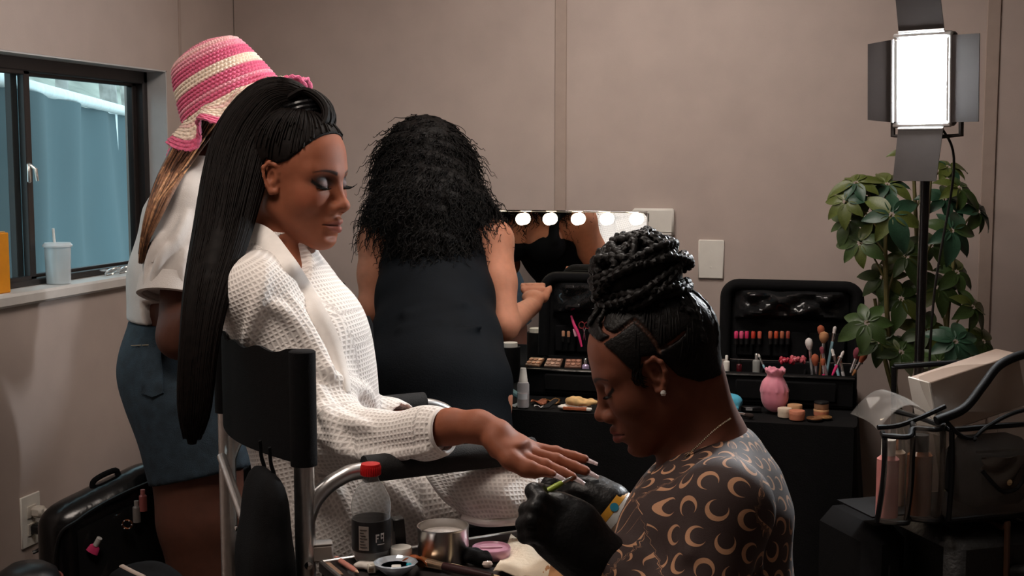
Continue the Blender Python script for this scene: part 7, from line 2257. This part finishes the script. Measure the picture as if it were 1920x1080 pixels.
# faceted gem dish
q = tz(742, 1076)
t = thing('iridescent_dish', 'faceted iridescent dish with blue gel at the picture bottom', 'dish', S2W(q))
MB(stage=True).lathe([(.012, 0), (.018, .002), (.031, .014), (.0325, .018), (.029, .019), (.022, .012), (0, .010)], q, 12).build('dish_body', mat('iridescent_glass', srgb(200, 208, 216), .08, .35, noise=.15, nscale=60, coat=.6), t)
MB(stage=True).lathe([(0, .0125), (.0215, .0125)], q, 12).build('blue_gel', mat('blue_gel', srgb(96, 132, 170), .1, noise=.1), t)
MB(stage=True).box(q + V(.002, -.012, .0145), (.014, .010, .004), rotz(.1), .001).build('pearl_chip', M_white, t)
MB(stage=True).box(q + V(.020, -.008, .016), (.007, .006, .005), rotz(.4), .001).build('teal_chip', mk('teal_gel', srgb(40, 170, 190), .15), t)
# crumpled white wipe and ring box
q = tz(700, 1066)
t = lump('white_wipe', 'crumpled white wipe under the soda bottle front', 'wipe', S2W(q) + V(0, 0, 0), [((-.014, 0, .004), (.018, .010, .006)), ((.012, 0, .003), (.02, .010, .005)), ((0, -.004, .005), (.012, .008, .006))], MATS['white_cotton'])
q = tz(697, 1073)
t = thing('nail_tip_box', 'tiny clear cube box in front of the white wipe', 'box', S2W(q))
MB(stage=True).box(q + V(0, 0, .006), (.012, .012, .012), rotz(.2), .0015).build('cube', mk('pearl_cube', srgb(206, 198, 184), .25), t)
MB(stage=True).box(q + V(0, -.0062, .005), (.007, .0006, .006), rotz(.2)).build('sticker', mk('brown_sticker', srgb(120, 100, 84)), t, False)
# pink nail file pencil
def rod(name, label, cat, p, q_, r_, m, tipm=None, flat=None):
    t = thing(name, label, cat, S2W(p))
    d = q_ - p; L = np.linalg.norm(d)
    MB(stage=True).tube([p, p + d * .12, p + d * .8, q_], [r_ * .8, r_, r_, r_ * .7], 10, flat=flat).build('shaft', m, t)
    if tipm is not None:
        MB(stage=True).tube([q_ - d * .015, q_ + d * .12], [r_ * .72, r_ * .1], 8).build('tip', tipm, t)
    return t
up3 = lambda p, z: p + V(0, 0, z)
rod('cuticle_pencil', 'pink wooden cuticle pencil lying left of the soda bottle', 'pencil', up3(tz(630, 1051), .004), up3(tz(668, 1076), .004), .0042, mk('pink_wood', srgb(206, 138, 124), .5), mk('pale_wood', srgb(220, 180, 150), .6))
rod('nail_file', 'beige flat nail file left of the pink pencil', 'nail file', up3(tz(612, 1058), .003), up3(tz(640, 1082), .003), .005, mk('emery_beige', srgb(150, 120, 100), .9), None, .35)
# makeup brush with clear ferrule and dark handle across the front
p, q_ = up3(tz(790, 1062), .007), up3(tz(905, 1086), .007)
d = q_ - p
t = thing('powder_brush', 'dark handled brush with a clear ferrule lying across the cart front', 'brush', S2W(p))
MB(stage=True).tube([p + d * .36, p + d * .6, p + d * 1.15], [.0060, .0065, .0045], 12).build('handle', mk('maroon_handle', srgb(52, 26, 28), .3), t)
MB(stage=True).tube([p + d * .10, p + d * .37], [.0072, .0062], 14).build('ferrule', mat('champagne_metal', srgb(214, 186, 158), .15, .9, noise=.1), t)
MB(stage=True).tube([p - d * .10, p - d * .02, p + d * .11], [.004, .0082, .0070], 12).build('bristles', mk('amber_bristle', srgb(130, 80, 40), .8), t)
p, q_ = up3(tz(846, 1064), .004), up3(tz(950, 1092), .004)
rod('orange_stick', 'pale wooden orange stick behind the dark brush', 'stick', p, q_, .003, mk('pale_birch', srgb(214, 188, 150), .6))
p, q_ = up3(tz(800, 1053), .004), up3(tz(842, 1051), .004)
rod('wood_spatula', 'flat tan wooden spatula in front of the tin', 'spatula', p, q_, .006, mk('tan_wood', srgb(170, 134, 92), .6), None, .3)
# black clip / cloth
q = tz(880, 1052)
t = lump('black_finger_cloth', 'black crumpled cloth between the tin and the paper towel', 'cloth', S2W(q), [((-.035, 0, .008), (.024, .014, .010)), ((0, -.004, .010), (.03, .014, .012)), ((.02, -.012, .009), (.02, .010, .010))], M_blackfab)
# pink round dish and paper towel
q = tz(921, 1044)
t = thing('pink_gel_pot', 'round translucent pink pot on the cart beside the paper towel', 'pot', S2W(q))
MB(stage=True).lathe([(0, 0), (.026, 0), (.029, .003), (.030, .014), (.0285, .016), (.026, .013), (0, .012)], q, 32).build('pot_body', mat('pink_acrylic', srgb(190, 138, 158), .15, noise=.06, coat=.5), t)
MB(stage=True).box(q + V(0, .004, .0135), (.034, .004, .003), rotz(.1), .001).build('ridge', mk('pink_ridge', srgb(214, 170, 184), .2), t)
q = tz(914, 1064)
t = thing('pearl_bead', 'small shiny pearl bead in front of the pink pot', 'bead', S2W(q))
MB(stage=True).lathe([(0, 0), (.004, .001), (.0055, .005), (.004, .009), (0, .010)], q, 14, None, 1.5).build('bead_body', mk('pearl', srgb(235, 215, 205), .15), t)
MB(stage=True).lathe([(0, .0098), (.0015, .0098), (0, .0105)], q, 8).build('bead_hole', M_ferr, t)
def towel(label, corners, z, m, seed):
    r_ = np.random.default_rng(seed)
    A_, B_, C_, D_ = [up3(tz(*p), z) for p in corners]
    P = []
    for u in np.linspace(0, 1, 18):
        row = []
        for w_ in np.linspace(0, 1, 18):
            p = (A_ * (1 - u) + B_ * u) * (1 - w_) + (D_ * (1 - u) + C_ * u) * w_
            row.append(p + V(0, 0, .004 + .0025 * math.sin(7 * u + 3 * w_ + seed) + .0022 * math.sin(11 * w_ - 4 * u) + .001 * r_.random()))
        P.append(row)
    t = thing('paper_towel', label, 'paper towel', S2W((A_ + C_) / 2))
    MB(stage=True).sheet(P, .0012).build('towel_sheet', m, t)
    return t
M_towel = mat('paper_towel', srgb(214, 198, 176), .9, noise=.07, nscale=25, bump=.3, bscale=160)
towel('cream paper towel spread on the cart under the black glove', ((925, 1082), (958, 1014), (1040, 1048), (1024, 1096)), .002, M_towel, 1)
towel('tan paper towel corner below the cream one', ((1000, 1086), (1030, 1044), (1070, 1066), (1060, 1092)), .0, mat('tan_towel', srgb(176, 128, 88), .9, noise=.1), 4)
# pale block and teal bag edge beside the chair post
q = tz(603, 1052)
t = thing('buffer_block', 'pale grey nail buffer block at the left end of the cart', 'nail buffer', S2W(q))
MB(stage=True).box(q + V(0, .005, .013), (.032, .026, .026), rotz(.25), .003).build('block', mk('pale_block', srgb(150, 138, 130), .8), t)
MB(stage=True).box(q + V(0, .005, .0268), (.031, .025, .002), rotz(.25), .0008).build('grit_face', mk('block_grit', srgb(166, 158, 152), .95), t)
